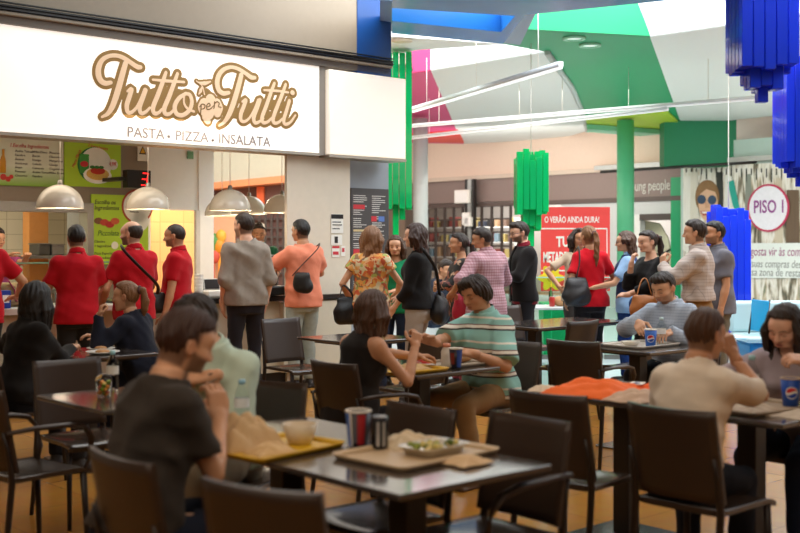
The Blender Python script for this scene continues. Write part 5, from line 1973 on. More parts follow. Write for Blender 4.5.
# ------------------------------------------------------------------ linear lights hanging under the ceiling
def linear(pa, pb, z, r_, label, estr):
    a, c = at_z(*pa, z), at_z(*pb, z)
    mid = (a + c) / 2
    root = empty('linear_light', mid, label=label, cat='ceiling light')
    b = MB(); b.tube([a - mid, c - mid], r_, 4); b.build('housing', mat('lamp_white', '#e4eaea', rough=.35, var=.0), root)
    b = MB(); d = Vector((0, 0, -r_ * .9)); b.tube([a - mid + d, c - mid + d], r_ * .55, 4); b.build('diffuser', mat('lamp_strip%s' % estr, '#ffffff', var=0, emit='#f4fbff', estr=estr), root)
    for f_ in (.12, .5, .88):
        p = a + (c - a) * f_ - mid
        b = MB(); b.tube([p, (p.x, p.y, 4.05 - z)], .005, 5); b.build('wire', PAP, root)


linear((413, 109), (561, 64), 3.4, .040, 'slanting white linear light pointing up to the green ceiling', .8)
linear((404, 126), (760, 97), 3.42, .030, 'long thin white linear light crossing under the whole painted ceiling', .3)
linear((404, 138), (668, 108), 3.36, .030, 'thin white linear light ending beneath the green ceiling field', .4)

# ------------------------------------------------------------------ hall floor furniture behind the queue
GR = empty('glass_railing', at(610, 14.2, 0), label='pale green glass balustrade behind the standing queue', cat='railing')
GLP = mat('glass_green', '#cfe8dc', rough=.04, var=0, trans=1.0, ior=1.12)
for k in range(4):
    x0 = (500 + k * 52 - 610) / F * 14.2; x1 = (500 + (k + 1) * 52 - 610) / F * 14.2 - .02
    b = MB(); b.box((x0, -.008, .06), (x1, .008, 1.04)); b.build('glass_pane', GLP, GR)
    b = MB(); b.box((x0, -.03, 0), (x1, .03, .06)); b.build('shoe_rail', STEEL, GR)
b = MB(); b.box((-1.41, -.015, 1.04), (1.28, .015, 1.055)); b.build('edge_strip', mat('glass_edge2', '#9cc8b4', rough=.2), GR)

bn = empty('curved_bench', at(775, 12.4, 0), label='rounded white bench with a bright blue base by the poster wall', cat='bench')
prof = [(-.75, .46), (-.65, .80), (1.9, .86), (2.0, .46)]
b = MB(); b.box((-.42, -.35, .40), (2.2, .35, .47), None, .03); b.build('seat', mat('bench_white', '#b4cccf', rough=.3, var=.02), bn)
b = MB(); b.box((-.42, .25, .47), (2.2, .37, .83), None, .04); b.build('backrest', mat('bench_white', '#b4cccf'), bn)
b = MB(); b.box((-.36, -.28, .0), (2.15, .30, .40), None, .04); b.build('base', mat('bench_blue', '#1478b4', rough=.3, var=.04), bn)
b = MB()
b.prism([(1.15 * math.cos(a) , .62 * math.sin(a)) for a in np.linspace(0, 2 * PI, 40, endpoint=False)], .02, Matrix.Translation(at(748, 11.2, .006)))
tag(b.build('floor_mat', mat('patch_blue', '#2a95cf', rough=.35, var=.06)), 'bright blue oval patch on the hall floor in front of the white bench', 'mat')  # flat blue oval laid over a cyan-blue zone of the hall floor

# low table with a can behind the queue
def simple_table(px, Y, label, top_m, w=.8, z=.74):
    r = empty('hall_table', at(px, Y, 0), label=label, cat='table')
    b = MB(); b.box((-w / 2, -.3, z - .03), (w / 2, .3, z), None, .006); b.build('tabletop', top_m, r)
    for sx in (-1, 1):
        b = MB(); b.box((sx * (w / 2 - .08) - .02, -.25, 0), (sx * (w / 2 - .08) + .02, .25, z - .03)); b.build('leg', DARK, r)
    return r
LT = mat('hall_top', '#d5dcdc', rough=.25, var=.03)
simple_table(555, 13.2, 'pale table behind the queue with a red can on it', LT, .75)
simple_table(440, 13.6, 'pale table left of the woman in the flowered blouse at the back', LT, .7)
r = empty('drink_can', at(552, 13.1, .74), label='small red drink can on the pale table behind the queue', cat='can')
b = MB(); b.lathe([(.028, 0), (.033, .006), (.033, .105), (.027, .115)], None, 20); b.build('body', mat('can_red', '#b0302a', rough=.35), r)
b = MB(); b.lathe([(.027, .1155), (.024, .118), (0, .117)], None, 20, close=False); b.build('lid', STEEL, r)
b = MB(); b.ball((at(560, 13.15, .80)), (.10, .07, .06), 12, 8)
tag(b.build('bread_roll', mat('bread', '#b98a5c', rough=.7, var=.2, scale=20)), 'brown bread roll beside the red can on the pale table', 'bread')
# yellow flower cut-outs
for px, py, Y, rad, lb in ((551, 278, 14.9, .15, 'yellow flower cut-out behind the pale table with the can'), (476, 283, 15.2, .13, 'yellow flower cut-out between the two men in the queue')):
    c = at_y(px, py, Y)
    r = empty('flower_cutout', (c.x, c.y, 0), label=lb, cat='decoration')
    b = MB()
    b.prism([(rad * (1 + .22 * math.cos(6 * a)) * math.cos(a), c.z + rad * (1 + .22 * math.cos(6 * a)) * math.sin(a)) for a in np.linspace(0, 2 * PI, 60, endpoint=False)], .02, upright((0, 0, 0), (1, 0), (0, -1))); b.build('petals', mat('flower_yellow', '#e6c41f', rough=.5), r)
    b = MB(); b.prism([(rad * .35 * math.cos(a), c.z + rad * .35 * math.sin(a)) for a in np.linspace(0, 2 * PI, 20, endpoint=False)], .03, upright((0, -.0, 0), (1, 0), (0, -1))); b.build('centre', mat('flower_gold', '#c89a1a', rough=.5), r)
    b = MB(); b.tube([(0, .02, 0), (0, .02, c.z)], .012, 6); b.build('stem', mat('stem_green', '#3a7a3a'), r)
b = MB(); b.box((0, -.25, 0), (.62, .25, .70), Matrix.Translation(at(541, 14.7, 0)), .01)
tag(b.build('planter_box', mat('box_green', '#12a868', rough=.4)), 'green box standing behind the pale table with the can', 'box')

# ------------------------------------------------------------------ things on the serving counter
def on_ctr(px, d, z): return SP(sh_s(px, d), z, d)
r = empty('coffee_machine', on_ctr(271, .35, .93), label='black coffee machine on the counter behind the man in the grey sweater', cat='machine')
Mz = Matrix.Rotation(math.atan2(U2[1], U2[0]), 4, 'Z')
b = MB(); b.box((-.16, -.18, 0), (.12, .2, .10), Mz, .015); b.build('base', BLACK, r)
b = MB(); b.box((-.16, .04, .10), (.12, .2, .34), Mz, .015); b.build('body', BLACK, r)
b = MB(); b.box((-.17, -.2, .34), (.13, .21, .43), Mz, .02); b.build('head', mat('machine_grey', '#2d2c2e', rough=.3), r)
b = MB(); b.tube([Mz @ Vector((0, -.12, .34)), Mz @ Vector((0, -.12, .27))], .03, 12); b.build('spout', STEEL, r)
r = empty('cash_terminal', on_ctr(212, .4, .93), label='small white card terminal on the dark counter left of the grey sweater', cat='terminal')
b = MB(); b.box((-.12, -.12, 0), (.12, .12, .07), Mz, .015); b.build('body', PAP, r)
b = MB(); b.box((-.10, -.02, .07), (.10, .02, .19), Mz @ Matrix.Rotation(-.2, 4, 'X'), .008); b.build('screen_housing', mat('pale_grey', '#c9c7c2', rough=.4), r)
b = MB(); b.box((-.085, -.026, .08), (.085, -.021, .18), Mz @ Matrix.Rotation(-.2, 4, 'X')); b.build('screen', BLACK, r)
for px, lb in ((199, 'stack of white paper cups on the counter beside the white partition'),):
    r = empty('cup_stack', on_ctr(px, .42, .93), label=lb, cat='cups')
    for k in range(5):
        b = MB(); b.lathe([(.03, 0), (.042, .10), (.044, .10), (.044, .094), (.032, -.0)], Matrix.Translation((0, 0, .035 * k)), 18, close=False); b.build('cup', PAP, r)
r = empty('juice_carton', on_ctr(4, .2, .91), label='small blue carton at the left end of the white counter', cat='carton')
b = MB(); b.box((-.045, -.04, 0), (.045, .04, .16), Mz, .004); b.build('body', mat('carton_blue', '#1f3f9c', rough=.4), r)
b = MB(); b.box((-.03, -.042, .05), (.03, -.0405, .12), Mz); b.build('label', PAP, r)
r = empty('paper_bag', on_ctr(10, .42, .91), label='crumpled brown paper bag with pink ribbon on the white counter', cat='bag')
b = MB(); b.box((-.13, -.08, 0), (.15, .1, .22), Mz, .05); b.build('body', mat('paper_brown', '#b59a72', rough=.8, var=.15, scale=10, bump=.6, bscale=12), r)
b = MB(); b.tube([Mz @ Vector((-.05, -.085, .24)), Mz @ Vector((0, -.09, .16)), Mz @ Vector((.02, -.09, .05))], .022, 6, flat=(1, .2)); b.build('ribbon', mat('ribbon_pink', '#d84a88', rough=.5), r)
for k, px in enumerate((58, 66, 128, 137, 144, 150)):
    r = empty('glass_tumbler', on_ctr(px, .45, .91), label='clear tumbler behind the glass guard on the white counter', cat='glass', group='tumblers behind the glass guard')
    b = MB(); b.lathe([(0, 0), (.028, 0), (.034, .11), (.032, .11), (.027, .006), (0, .006)], None, 16, close=False); b.build('glass', mat('tumbler', '#dfe4e2', rough=.05, var=0, trans=.8, ior=1.2), r)

# ================================================================== tables and chairs
TOP = mat('table_laminate', '#453d38', rough=.13, var=.10, scale=8, spec=.7, coat=.4)
EDGE = mat('table_edge', '#2d2622', rough=.4, var=.05)
POST = mat('table_post', '#251d18', rough=.45, var=.06)
PLATE = mat('table_base', '#8a8a8a', rough=.2, metal=.9, var=.06)
CHB = mat('chair_brown', '#35271e', rough=.40, coat=.08, var=.08, scale=6, bump=.04, bscale=200)
CHL = mat('chair_leg', '#221915', rough=.4, var=.06)
CYAN = mat('chair_cyan', '#1593c4', rough=.35, var=.05)
U3, V3 = Vector((U2[0], U2[1], 0)), Vector((V2[0], V2[1], 0))
ANG = math.atan2(U2[1], U2[0])


def cafe_table():
    r = empty('cafe_table')
    h = .35
    b = MB(); b.box((-h, -h, .718), (h, h, .740), None, .005); b.build('tabletop', TOP, r)
    b = MB(); b.box((-h + .10, -h + .10, .695), (h - .10, h - .10, .718)); b.build('under_frame', EDGE, r)
    b = MB(); b.box((-.048, -.048, .02), (.048, .048, .697), None, .006); b.build('post', POST, r)
    b = MB(); b.box((-.22, -.22, 0), (.22, .22, .018), None, .006); b.build('base_plate', PLATE, r)
    return r


def cafe_chair(arms):
    r = empty('cafe_armchair' if arms else 'cafe_chair')
    # seat: dished slab, front edge rolled over; faces +y
    b = MB()
    nx, ny = 12, 12
    g = [[None] * (ny + 1) for _ in range(nx + 1)]
    g2 = [[None] * (ny + 1) for _ in range(nx + 1)]
    for i in range(nx + 1):
        for j in range(ny + 1):
            u, v = i / nx * 2 - 1, j / ny
            wd = .215 + .012 * v
            x = u * wd
            y = -.20 + .42 * v
            z = .448 - .014 * (1 - u * u) * (1 - (2 * v - 1) ** 2) - .018 * max(0, v - .82) ** 2 / .03
            g[i][j] = b.bm.verts.new((x, y, z)); g2[i][j] = b.bm.verts.new((x, y, z - .026 + .006 * max(abs(u) ** 8, 0)))
    for i in range(nx):
        for j in range(ny):
            b._face([g[i][j], g[i + 1][j], g[i + 1][j + 1], g[i][j + 1]], True)
            b._face([g2[i][j], g2[i][j + 1], g2[i + 1][j + 1], g2[i + 1][j]], True)
    for i in range(nx):
        b._face([g[i][0], g2[i][0], g2[i + 1][0], g[i + 1][0]]); b._face([g[i][ny], g[i + 1][ny], g2[i + 1][ny], g2[i][ny]])
    for j in range(ny):
        b._face([g[0][j], g[0][j + 1], g2[0][j + 1], g2[0][j]]); b._face([g[nx][j], g2[nx][j], g2[nx][j + 1], g[nx][j + 1]])
    b.build('seat', mat('chair_seat', '#3a2e26', rough=.24, var=.06, spec=.7, coat=.3), r)
    # backrest: gently curved panel, leaning back
    b = MB()
    nz = 10
    F_, B_ = [], []
    for i in range(nx + 1):
        fa, ba = [], []
        for k in range(nz + 1):
            u, t = i / nx * 2 - 1, k / nz
            z = .475 + .365 * t
            wd = .222 - .004 * t
            y = -.205 - .075 * t + .022 * u * u - .010 * (1 - abs(2 * t - 1) ** 2) * 0
            zz = z + (.006 * (u * u) if k == nz else 0)
            fa.append(b.bm.verts.new((u * wd, y, zz))); ba.append(b.bm.verts.new((u * wd, y - .016, zz - .002)))
        F_.append(fa); B_.append(ba)
    for i in range(nx):
        for k in range(nz):
            b._face([F_[i][k], F_[i][k + 1], F_[i + 1][k + 1], F_[i + 1][k]], True)
            b._face([B_[i][k], B_[i + 1][k], B_[i + 1][k + 1], B_[i][k + 1]], True)
        b._face([F_[i][0], F_[i + 1][0], B_[i + 1][0], B_[i][0]]); b._face([F_[i][nz], B_[i][nz], B_[i + 1][nz], F_[i + 1][nz]])
    for k in range(nz):
        b._face([F_[0][k], B_[0][k], B_[0][k + 1], F_[0][k + 1]]); b._face([F_[nx][k], F_[nx][k + 1], B_[nx][k + 1], B_[nx][k]])
    b.build('backrest', CHB, r)
    for sx in (-1, 1):
        b = MB(); b.tube([(sx * .208, -.262, .66), (sx * .210, -.240, .58), (sx * .212, -.215, .44), (sx * .215, -.245, .18), (sx * .22, -.275, 0)], [.007, .011, .017, .015, .012], 8, flat=(1.1, .9), up=(0, 1, 0))
        b.build('leg', CHL, r)
        b = MB(); b.tube([(sx * .205, .175, .432), (sx * .210, .19, .2), (sx * .214, .20, 0)], [.018, .015, .012], 8, up=(0, 1, 0))
        b.build('leg', CHL, r)
        if arms:
            b = MB(); b.tube([(sx * .222, -.255, .655), (sx * .245, -.12, .665), (sx * .252, .06, .660), (sx * .250, .155, .640), (sx * .240, .20, .590), (sx * .225, .205, .50), (sx * .212, .18, .43)], [.013, .016, .018, .017, .015, .014, .014], 8, flat=(1.3, .75), up=(0, 0, 1))
            b.build('armrest', CHB, r)
    return r


tproto = cafe_table()
first_t = [True]


def put_table(c, label, ang=0.0):
    o = tproto if first_t[0] else copy_tree(tproto)
    first_t[0] = False
    o.location = (c[0], c[1], 0); o.rotation_euler = (0, 0, ANG + ang)
    tag(o, label, 'table', 'dark square cafe tables')
    return o


protos = {}


def put_chair(c, face, label, arms=False):
    if arms not in protos:
        protos[arms] = cafe_chair(arms); o = protos[arms]
    else:
        o = copy_tree(protos[arms])
    o.location = (c[0], c[1], 0); o.rotation_euler = (0, 0, math.atan2(face[1], face[0]) - PI / 2)
    o.scale = (.92, .96, 1)
    tag(o, label, 'chair', 'dark brown plastic cafe chairs')
    return o


u, v = U2, V2
A = np.array
T1a = A([.026, 3.83]); T1b = T1a + .705 * v
T2 = A([-1.31, 5.49]); T3 = A([.12, 6.80]); T4a = A([1.15, 5.65]); T4b = T4a - .705 * v
T5 = A([1.74, 8.12]); T6 = A([-.33, 8.87]); T7 = A([1.25, 10.3]); T7b = A([1.74, 10.78]); T8 = A([-2.15, 7.65])
put_table(T1a, 'dark square table holding the beige tray with the green salad')
put_table(T1b, 'dark square table holding the yellow tray before the man in the charcoal T-shirt')
put_table(T2, 'dark square table with the fruit cup behind the charcoal T-shirt')
put_table(T3, 'dark square table between the sleeveless woman and the man in the striped polo')
put_table(T4a, 'dark square table covered with orange paper')
put_table(T4b, 'dark square table between the boy and the woman in the lilac sweater')
put_table(T5, 'dark square table of the man in the pale blue shirt')
put_table(T6, 'empty dark square table behind the sleeveless woman')
put_table(T7, 'empty dark square table behind the man in the striped polo')
put_table(T7b, 'empty dark square table in front of the woman in the red T-shirt')
put_table(T8, 'dark square table shared by the two women in black and navy')

CH = [
    ((-.67, 3.59), u, 'dark chair in which the man in the charcoal T-shirt sits', False),
    ((-.25, 3.22), (.5, .87), 'empty dark chair nearest the camera, its back turned to the yellow tray table', False),
    (T1a - .31 * 0 + A([-.13, .46]), -u, 'empty dark chair tucked in behind the beige tray', False),
    ((.30, 4.02), -u, 'empty dark armchair drawn up at the end of the beige tray table', True),
    ((.81, 5.04), (.66, .75), 'empty dark chair facing the orange paper, pale light on its seat', False),
    ((1.26, 4.60), (.72, .69), 'dark chair of the boy in the beige T-shirt', False),
    ((-.175, 6.26), u, 'dark armchair of the woman in the sleeveless black top', True),
    ((.60, 7.22), -u, 'dark chair of the man in the striped polo', False),
    ((2.16, 8.56), -u, 'dark chair of the man in the pale blue shirt', False),
    ((1.31, 7.60), (.62, .78), 'empty dark armchair facing the man in the pale blue shirt', True),
    ((1.36, 9.45), v, 'empty dark chair behind the empty armchair, drawn up to the empty table', False),
    ((1.28, 11.32), -v, 'empty dark chair between the empty table and the man in the black jacket', False),
    ((2.00, 9.55), v, 'empty dark chair behind the man in the pale blue shirt and his table', False),
    ((-.86, 9.38), -v, 'empty dark chair below the orange T-shirt, at the empty table', False),
    ((-1.70, 6.05), -v, 'empty dark chair across from the fruit cup', False),
    ((-1.74, 5.20), (.62, .78), 'empty dark armchair at the left edge of the fruit cup table', True),
    ((-2.38, 7.02), u, 'dark chair of the woman with long black hair', False),
    ((-1.84, 8.10), (-.9, .2), 'dark chair of the woman with the ponytail in navy', False),
    ((-.72, 5.02), (-.42, -.90), 'dark chair of the man in the pale green shirt', False),
    ((2.06, 5.62), -u, 'dark chair of the woman in the lilac sweater', False),
    ((.05, 8.10), v, 'empty dark chair seen between the sleeveless woman and the man in stripes', False),
]
for c_, f_, l_, a_ in CH:
    put_chair(c_, f_, l_, a_)

# cyan chair by the bench
r = empty('hall_chair', at(737, 12.3, 0), math.atan2(-.15, -1) - PI / 2, 'bright cyan chair with thin dark legs before the white bench', 'chair')
b = MB(); b.box((-.2, -.2, .44), (.2, .2, .462), None, .01); b.build('seat', mat('seat_pale', '#cfe6ee', rough=.3, var=.03), r)
b = MB(); b.box((-.2, -.235, .52), (.2, -.215, .87), Matrix.Rotation(.06, 4, 'X'), .01); b.build('backrest', CYAN, r)
for sx in (-1, 1):
    b = MB(); b.tube([(sx * .19, -.29, .87), (sx * .19, -.23, .45), (sx * .20, -.26, 0)], .011, 8); b.build('leg', DARK, r)
    b = MB(); b.tube([(sx * .19, .18, .45), (sx * .20, .22, 0)], .011, 8); b.build('leg', DARK, r)

# ================================================================== what stands on the tables
ZT = .741


def rounded(w, h, rad, n=5):
    p = []
    for cx, cy, a0 in ((w - rad, h - rad, 0), (-w + rad, h - rad, 90), (-w + rad, -h + rad, 180), (w - rad, -h + rad, 270)):
        for k in range(n + 1):
            a = math.radians(a0 + 90 * k / n)
            p.append((cx + rad * math.cos(a), cy + rad * math.sin(a)))
    return p


def tray(c, w, h, col, label, ang=0.0, rough=.45):
    r = empty('serving_tray', (c[0], c[1], ZT), ANG + ang, label, 'tray')
    m = mat('tray' + col, col, rough=rough, var=.04)
    b = MB(); b.prism(rounded(w / 2 - .012, h / 2 - .012, .03), .004); b.build('base', m, r)
    b = MB()
    prof = [(-.012, 0.0), (-.006, .012), (.004, .020), (.007, .018), (-.002, .008), (-.008, 0.0)]
    rings = []
    for q, z in prof:
        rings.append([b.bm.verts.new((x, y, z)) for x, y in rounded(w / 2 + q, h / 2 + q, .03 + max(q, -.01))])
    n = len(rings[0])
    for i in range(len(rings)):
        a_, c_ = rings[i], rings[(i + 1) % len(rings)]
        for k in range(n):
            b._face([a_[k], a_[(k + 1) % n], c_[(k + 1) % n], c_[k]], True)
    b.build('rim', m, r)
    return r


def crumple(c, size, col, label, seed, name='paper_wrap', cat='paper', ang=0.0, z=ZT + .004, amp=.25, pinch=True):
    """a sheet of paper crushed into a low, creased heap"""
    r_ = np.random.RandomState(seed)
    n = 26
    V, Q = [], []
    ph = r_.uniform(0, 6, 8); fr = r_.uniform(6, 16, 8)
    for i in range(n + 1):
        for j in range(n + 1):
            x, y = i / n * 2 - 1, j / n * 2 - 1
            e = max(0, 1 - max(abs(x), abs(y)) ** (2.5 if pinch else 6))
            cr = abs(math.sin(fr[0] * x * .4 + fr[1] * y * .25 + ph[0])) * .5 + abs(math.sin(fr[2] * y * .45 - fr[3] * x * .2 + ph[1])) * .3 + abs(math.sin(fr[4] * (x + y) * .4 + ph[2])) * .3
            zz = size[2] * e * (.35 + .75 * cr) if pinch else size[2] * (e * .5 * cr + .15)
            V.append((size[0] / 2 * x * (1 + .06 * math.sin(5 * y + ph[3])), size[1] / 2 * y * (1 + .06 * math.sin(5 * x + ph[4])), max(.0015, zz)))
    V2_ = [(a, b_, 0.0) for a, b_, c_ in V]
    m = n + 1
    Q = [[i * m + j, (i + 1) * m + j, (i + 1) * m + j + 1, i * m + j + 1] for i in range(n) for j in range(n)]
    o_ = len(V)
    Q2 = [[q + o_ for q in qq[::-1]] for qq in Q]
    S_ = []
    bd = [i * m for i in range(m)] + [n * m + j for j in range(1, m)] + [i * m + n for i in range(n - 1, -1, -1)] + [j for j in range(n - 1, 0, -1)]
    for k in range(len(bd)):
        a_, b_ = bd[k], bd[(k + 1) % len(bd)]
        S_.append([b_, a_, a_ + o_, b_ + o_])
    o = np_mesh(name, np.array(V + V2_), np.array(Q + Q2 + S_), mat('paper' + col, col, rough=.75, var=.06, bump=.3, bscale=40))
    o.location = (c[0], c[1], z); o.rotation_euler = (0, 0, ANG + ang)
    tag(o, label, cat)
    return o


def bowl(c, R_, h, col, label, fill=None, z=ZT + .005):
    r = empty('bowl', (c[0], c[1], z), 0, label, 'bowl')
    b = MB(); b.lathe([(0, 0), (R_ * .62, 0), (R_ * .80, h * .4), (R_, h), (R_ * .96, h), (R_ * .76, h * .42), (R_ * .55, .006), (0, .006)], None, 32, close=False); b.build('body', mat('bowl' + col, col, rough=.35, var=.03), r)
    if fill:
        b = MB(); b.lathe([(R_ * .86, h * .70), (R_ * .5, h * .78), (0, h * .80)], None, 24, close=False); b.build('soup', mat('fill' + fill, fill, rough=.5, var=.25, scale=40), r)
    return r


def paper_cup(c, h, R_, col, label, logo=True, z=ZT, bands=None, lidc='#e8e2d6', face=(-.2, -1)):
    r = empty('paper_cup', (c[0], c[1], z), math.atan2(face[1], face[0]) + PI / 2, label, 'cup')
    b = MB(); b.lathe([(0, 0), (R_ * .74, 0), (R_ * .98, h), (R_ * .93, h), (R_ * .70, .006), (0, .006)], None, 32, close=False); b.build('body', mat('cup' + col, col, rough=.4, var=.04), r)
    b = MB(); b.lathe([(R_ * .96, h - .003), (R_ * 1.03, h), (R_ * 1.03, h + .004), (R_ * .95, h + .006), (R_ * .92, h)], None, 32, close=False); b.build('rim', mat('cuprim' + lidc, lidc, rough=.4, var=.02), r)
    b = MB(); b.lathe([(R_ * .93, h * .93), (0, h * .935)], None, 24, close=False); b.build('drink', mat('cola', '#3a1c12', rough=.15), r)

    def patch(a0, a1, z0, z1, m, nm, off=.0006):
        b = MB(); n = 8
        lo_, hi_ = [], []
        for k in range(n + 1):
            a = a0 + (a1 - a0) * k / n - PI / 2
            for zz, lst in ((z0, lo_), (z1, hi_)):
                rr_ = R_ * (.74 + .24 * zz / h) + off
                lst.append(b.bm.verts.new((rr_ * math.cos(a), rr_ * math.sin(a), zz)))
        for k in range(n):
            b._face([lo_[k], lo_[k + 1], hi_[k + 1], hi_[k]], True)
        b.build(nm, m, r, recalc=False)
    if bands:
        for a0, a1, z0, z1, c_ in bands:
            patch(a0, a1, z0 * h, z1 * h, mat('band' + c_, c_, rough=.4, var=.03), 'print_band')
    if logo:
        b = MB()
        nm = [('logo_ring', '#e9e6e2', -1, 1), ('logo_red', '#c8232c', .18, .9), ('logo_blue', '#1c3f9c', -.9, -.18)]
        for q, c_, y0, y1 in nm:
            b = MB(); n = 14; top, bot = [], []
            for k in range(n + 1):
                x = -1 + 2 * k / n
                yy = math.sqrt(max(0, 1 - x * x)) * (.98 if q == 'logo_ring' else .84)
                s_ = .84 if q != 'logo_ring' else 1
                wv = .16 * math.sin(x * 2.6)
                hi_ = yy if q != 'logo_blue' else min(yy, y1 + wv)
                lo_ = -yy if q != 'logo_red' else max(-yy, y0 + wv)
                if q == 'logo_red': hi_ = max(hi_, lo_)
                if q == 'logo_blue': lo_ = min(-yy, hi_)
                for val, lst in ((lo_, bot), (hi_, top)):
                    zz = h * .5 + val * R_ * .62
                    rr_ = R_ * (.74 + .24 * zz / h) + (.0010 if q == 'logo_ring' else .0018)
                    a = x * s_ * .72 - PI / 2
                    lst.append(b.bm.verts.new((rr_ * math.cos(a), rr_ * math.sin(a), zz)))
            for k in range(n):
                b._face([bot[k], bot[k + 1], top[k + 1], top[k]], True)
            b.build(q, mat('logo' + c_, c_, rough=.4, var=0), r, recalc=False)
    return r


CLEAR = mat('bottle_clear', '#eef4f4', rough=.03, var=0, trans=1.0, ior=1.07)


def bottle(c, h, R_, cap, label, z=ZT, band='#dfe6ea'):
    r = empty('water_bottle', (c[0], c[1], z), 0, label, 'bottle')
    b = MB(); b.lathe([(0, 0), (R_ * .9, 0), (R_, .01), (R_, h * .28), (R_ * .93, h * .33), (R_, h * .38), (R_, h * .62), (R_ * .85, h * .72), (R_ * .45, h * .86), (R_ * .40, h * .92)], None, 24, close=False); b.build('body', CLEAR, r)
    b = MB(); b.lathe([(R_ * 1.015, h * .40), (R_ * 1.015, h * .60)], None, 24, close=False); b.build('label', mat('bandb' + band, band, rough=.5, var=.08, scale=30), r, recalc=True)
    b = MB(); b.lathe([(R_ * .46, h * .90), (R_ * .46, h), (0, h)], None, 18, close=True); b.build('cap', mat('cap' + cap, cap, rough=.4), r)
    return r


# table with the yellow tray
tray((-.46, 4.06), .44, .32, '#d8ac1e', 'bright yellow tray with wrapped sandwich before the man in charcoal', .15)
crumple((-.58, 4.11), (.25, .20, .12), '#d2b48a', 'crumpled kraft paper round a sandwich on the yellow tray', 4, z=ZT + .0045)
crumple((-.47, 3.99), (.17, .12, .035), '#d9b888', 'flat torn piece of kraft paper at the near rim of the yellow tray', 9, z=ZT + .0045)
bowl((-.375, 4.16), .067, .075, '#d9cbb2', 'off-white bowl standing on the yellow tray', '#b8743a')
bottle((-.655, 4.60), .19, .031, '#8fc0d8', 'clear water bottle before the man in the pale green shirt', band='#e8eef0')
# beige tray
tray((.06, 3.95), .50, .36, '#c9b08e', 'wide beige tray with cans and a foil dish of salad', .05)
paper_cup((-.155, 4.13), .125, .048, '#2b2d3c', 'large cola cup with blue and red print on the beige tray', logo=False, z=ZT + .005, bands=[(-1.6, -.55, 0, 1, '#2f66c8'), (-.55, -.35, 0, 1, '#e3e0da'), (.15, .85, .05, .95, '#a8242a'), (-.25, .1, .1, .9, '#5a5a62')])
r = empty('drink_can', (-.075, 4.06, ZT + .005), 0, 'slim black drink can beside the large cola cup', 'can')
b = MB(); b.lathe([(.026, 0), (.032, .006), (.032, .107), (.027, .116)], None, 28); b.build('body', mat('can_black', '#26252a', rough=.25, metal=.4), r)
b = MB(); b.lathe([(.027, .1162), (.026, .119), (.022, .117), (0, .117)], None, 28, close=False); b.build('lid', STEEL, r)
for a0 in (-1.9, -1.2):
    b = MB(); n = 5
    lo_ = [b.bm.verts.new((.0326 * math.cos(a0 + .35 * k / n), .0326 * math.sin(a0 + .35 * k / n), .012)) for k in range(n + 1)]
    hi_ = [b.bm.verts.new((.0326 * math.cos(a0 + .35 * k / n), .0326 * math.sin(a0 + .35 * k / n), .10)) for k in range(n + 1)]
    for k in range(n): b._face([lo_[k], lo_[k + 1], hi_[k + 1], hi_[k]], True)
    b.build('print_band', mat('can_silver', '#b9b9bc', rough=.3, metal=.5, var=.02), r, recalc=False)
r = empty('foil_dish', (.12, 3.97, ZT + .005), ANG + .05, 'oblong foil dish heaped with green salad and potato on the beige tray', 'dish')
b = MB()
rings = [[b.bm.verts.new((x, y, z)) for x, y in rounded(.115 * s_, .075 * s_, .03 * s_)] for s_, z in ((.82, 0), (.96, .028), (1.06, .034), (1.06, .031), (.93, .026), (.80, .004))]
for i in range(len(rings) - 1):
    n = len(rings[0])
    for k in range(n): b._face([rings[i][k], rings[i][(k + 1) % n], rings[i + 1][(k + 1) % n], rings[i + 1][k]], True)
b._face(rings[0][::-1]); b._face(rings[-1])
b.build('dish', mat('foil', '#d6d0c4', rough=.3, metal=.5, var=.1), r)
FD = random.Random(8)
SAL = [mat('salad_green', '#7d8a2e', rough=.5, var=.3, scale=60), mat('salad_pale', '#c9b86a', rough=.5, var=.2, scale=60), mat('salad_dark', '#55651f', rough=.5, var=.3, scale=60), mat('potato', '#dcc58c', rough=.6, var=.1)]
for k in range(26):
    x, y = FD.uniform(-.085, .085), FD.uniform(-.048, .048)
    b = MB(); b.ball((x, y, .022 + FD.uniform(0, .016)), (FD.uniform(.010, .019), FD.uniform(.010, .017), FD.uniform(.008, .014)), 8, 6)
    b.build('salad_piece', SAL[k % 4], r)
crumple((.02, 4.12), (.20, .13, .05), '#d6c3a4', 'crumpled beige napkin at the far rim of the beige tray', 21, name='napkin', cat='napkin', z=ZT + .0045)
crumple((.23, 3.80), (.15, .12, .025), '#d3b48c', 'torn kraft paper on the corner of the beige tray', 22, z=ZT + .0045)
# fruit cup table
r = empty('fruit_cup', (-1.455, 5.46, ZT), 0, 'clear cup filled with cut fruit on the table behind the charcoal T-shirt', 'cup')
b = MB(); b.lathe([(0, 0), (.030, 0), (.041, .075), (.041, .078), (.039, .075), (.029, .004), (0, .004)], None, 24, close=False); b.build('cup', CLEAR, r)
FR = [mat('fruit_orange', '#e08a2a', rough=.4), mat('fruit_kiwi', '#8aa032', rough=.4), mat('fruit_melon', '#e8c06a', rough=.4), mat('fruit_red', '#c04a2e', rough=.4)]
for k in range(22):
    a = FD.uniform(0, 6.28); q = FD.uniform(0, .024); z = .012 + .062 * k / 22
    b = MB(); b.box((-.009, -.008, -.007), (.009, .008, .007), Matrix.Translation((q * math.cos(a), q * math.sin(a), z)) @ Matrix.Rotation(FD.uniform(0, 3), 4, (1, .4, .3)), .002)
    b.build('fruit_piece', FR[k % 4], r)
b = MB(); b.lathe([(.042, .077), (.040, .092), (.026, .108), (0, .112)], None, 24, close=False); b.build('dome_lid', CLEAR, r)
bottle((-1.48, 5.72), .20, .031, '#9fd0d8', 'clear water bottle behind the fruit cup', band='#e6e2da')
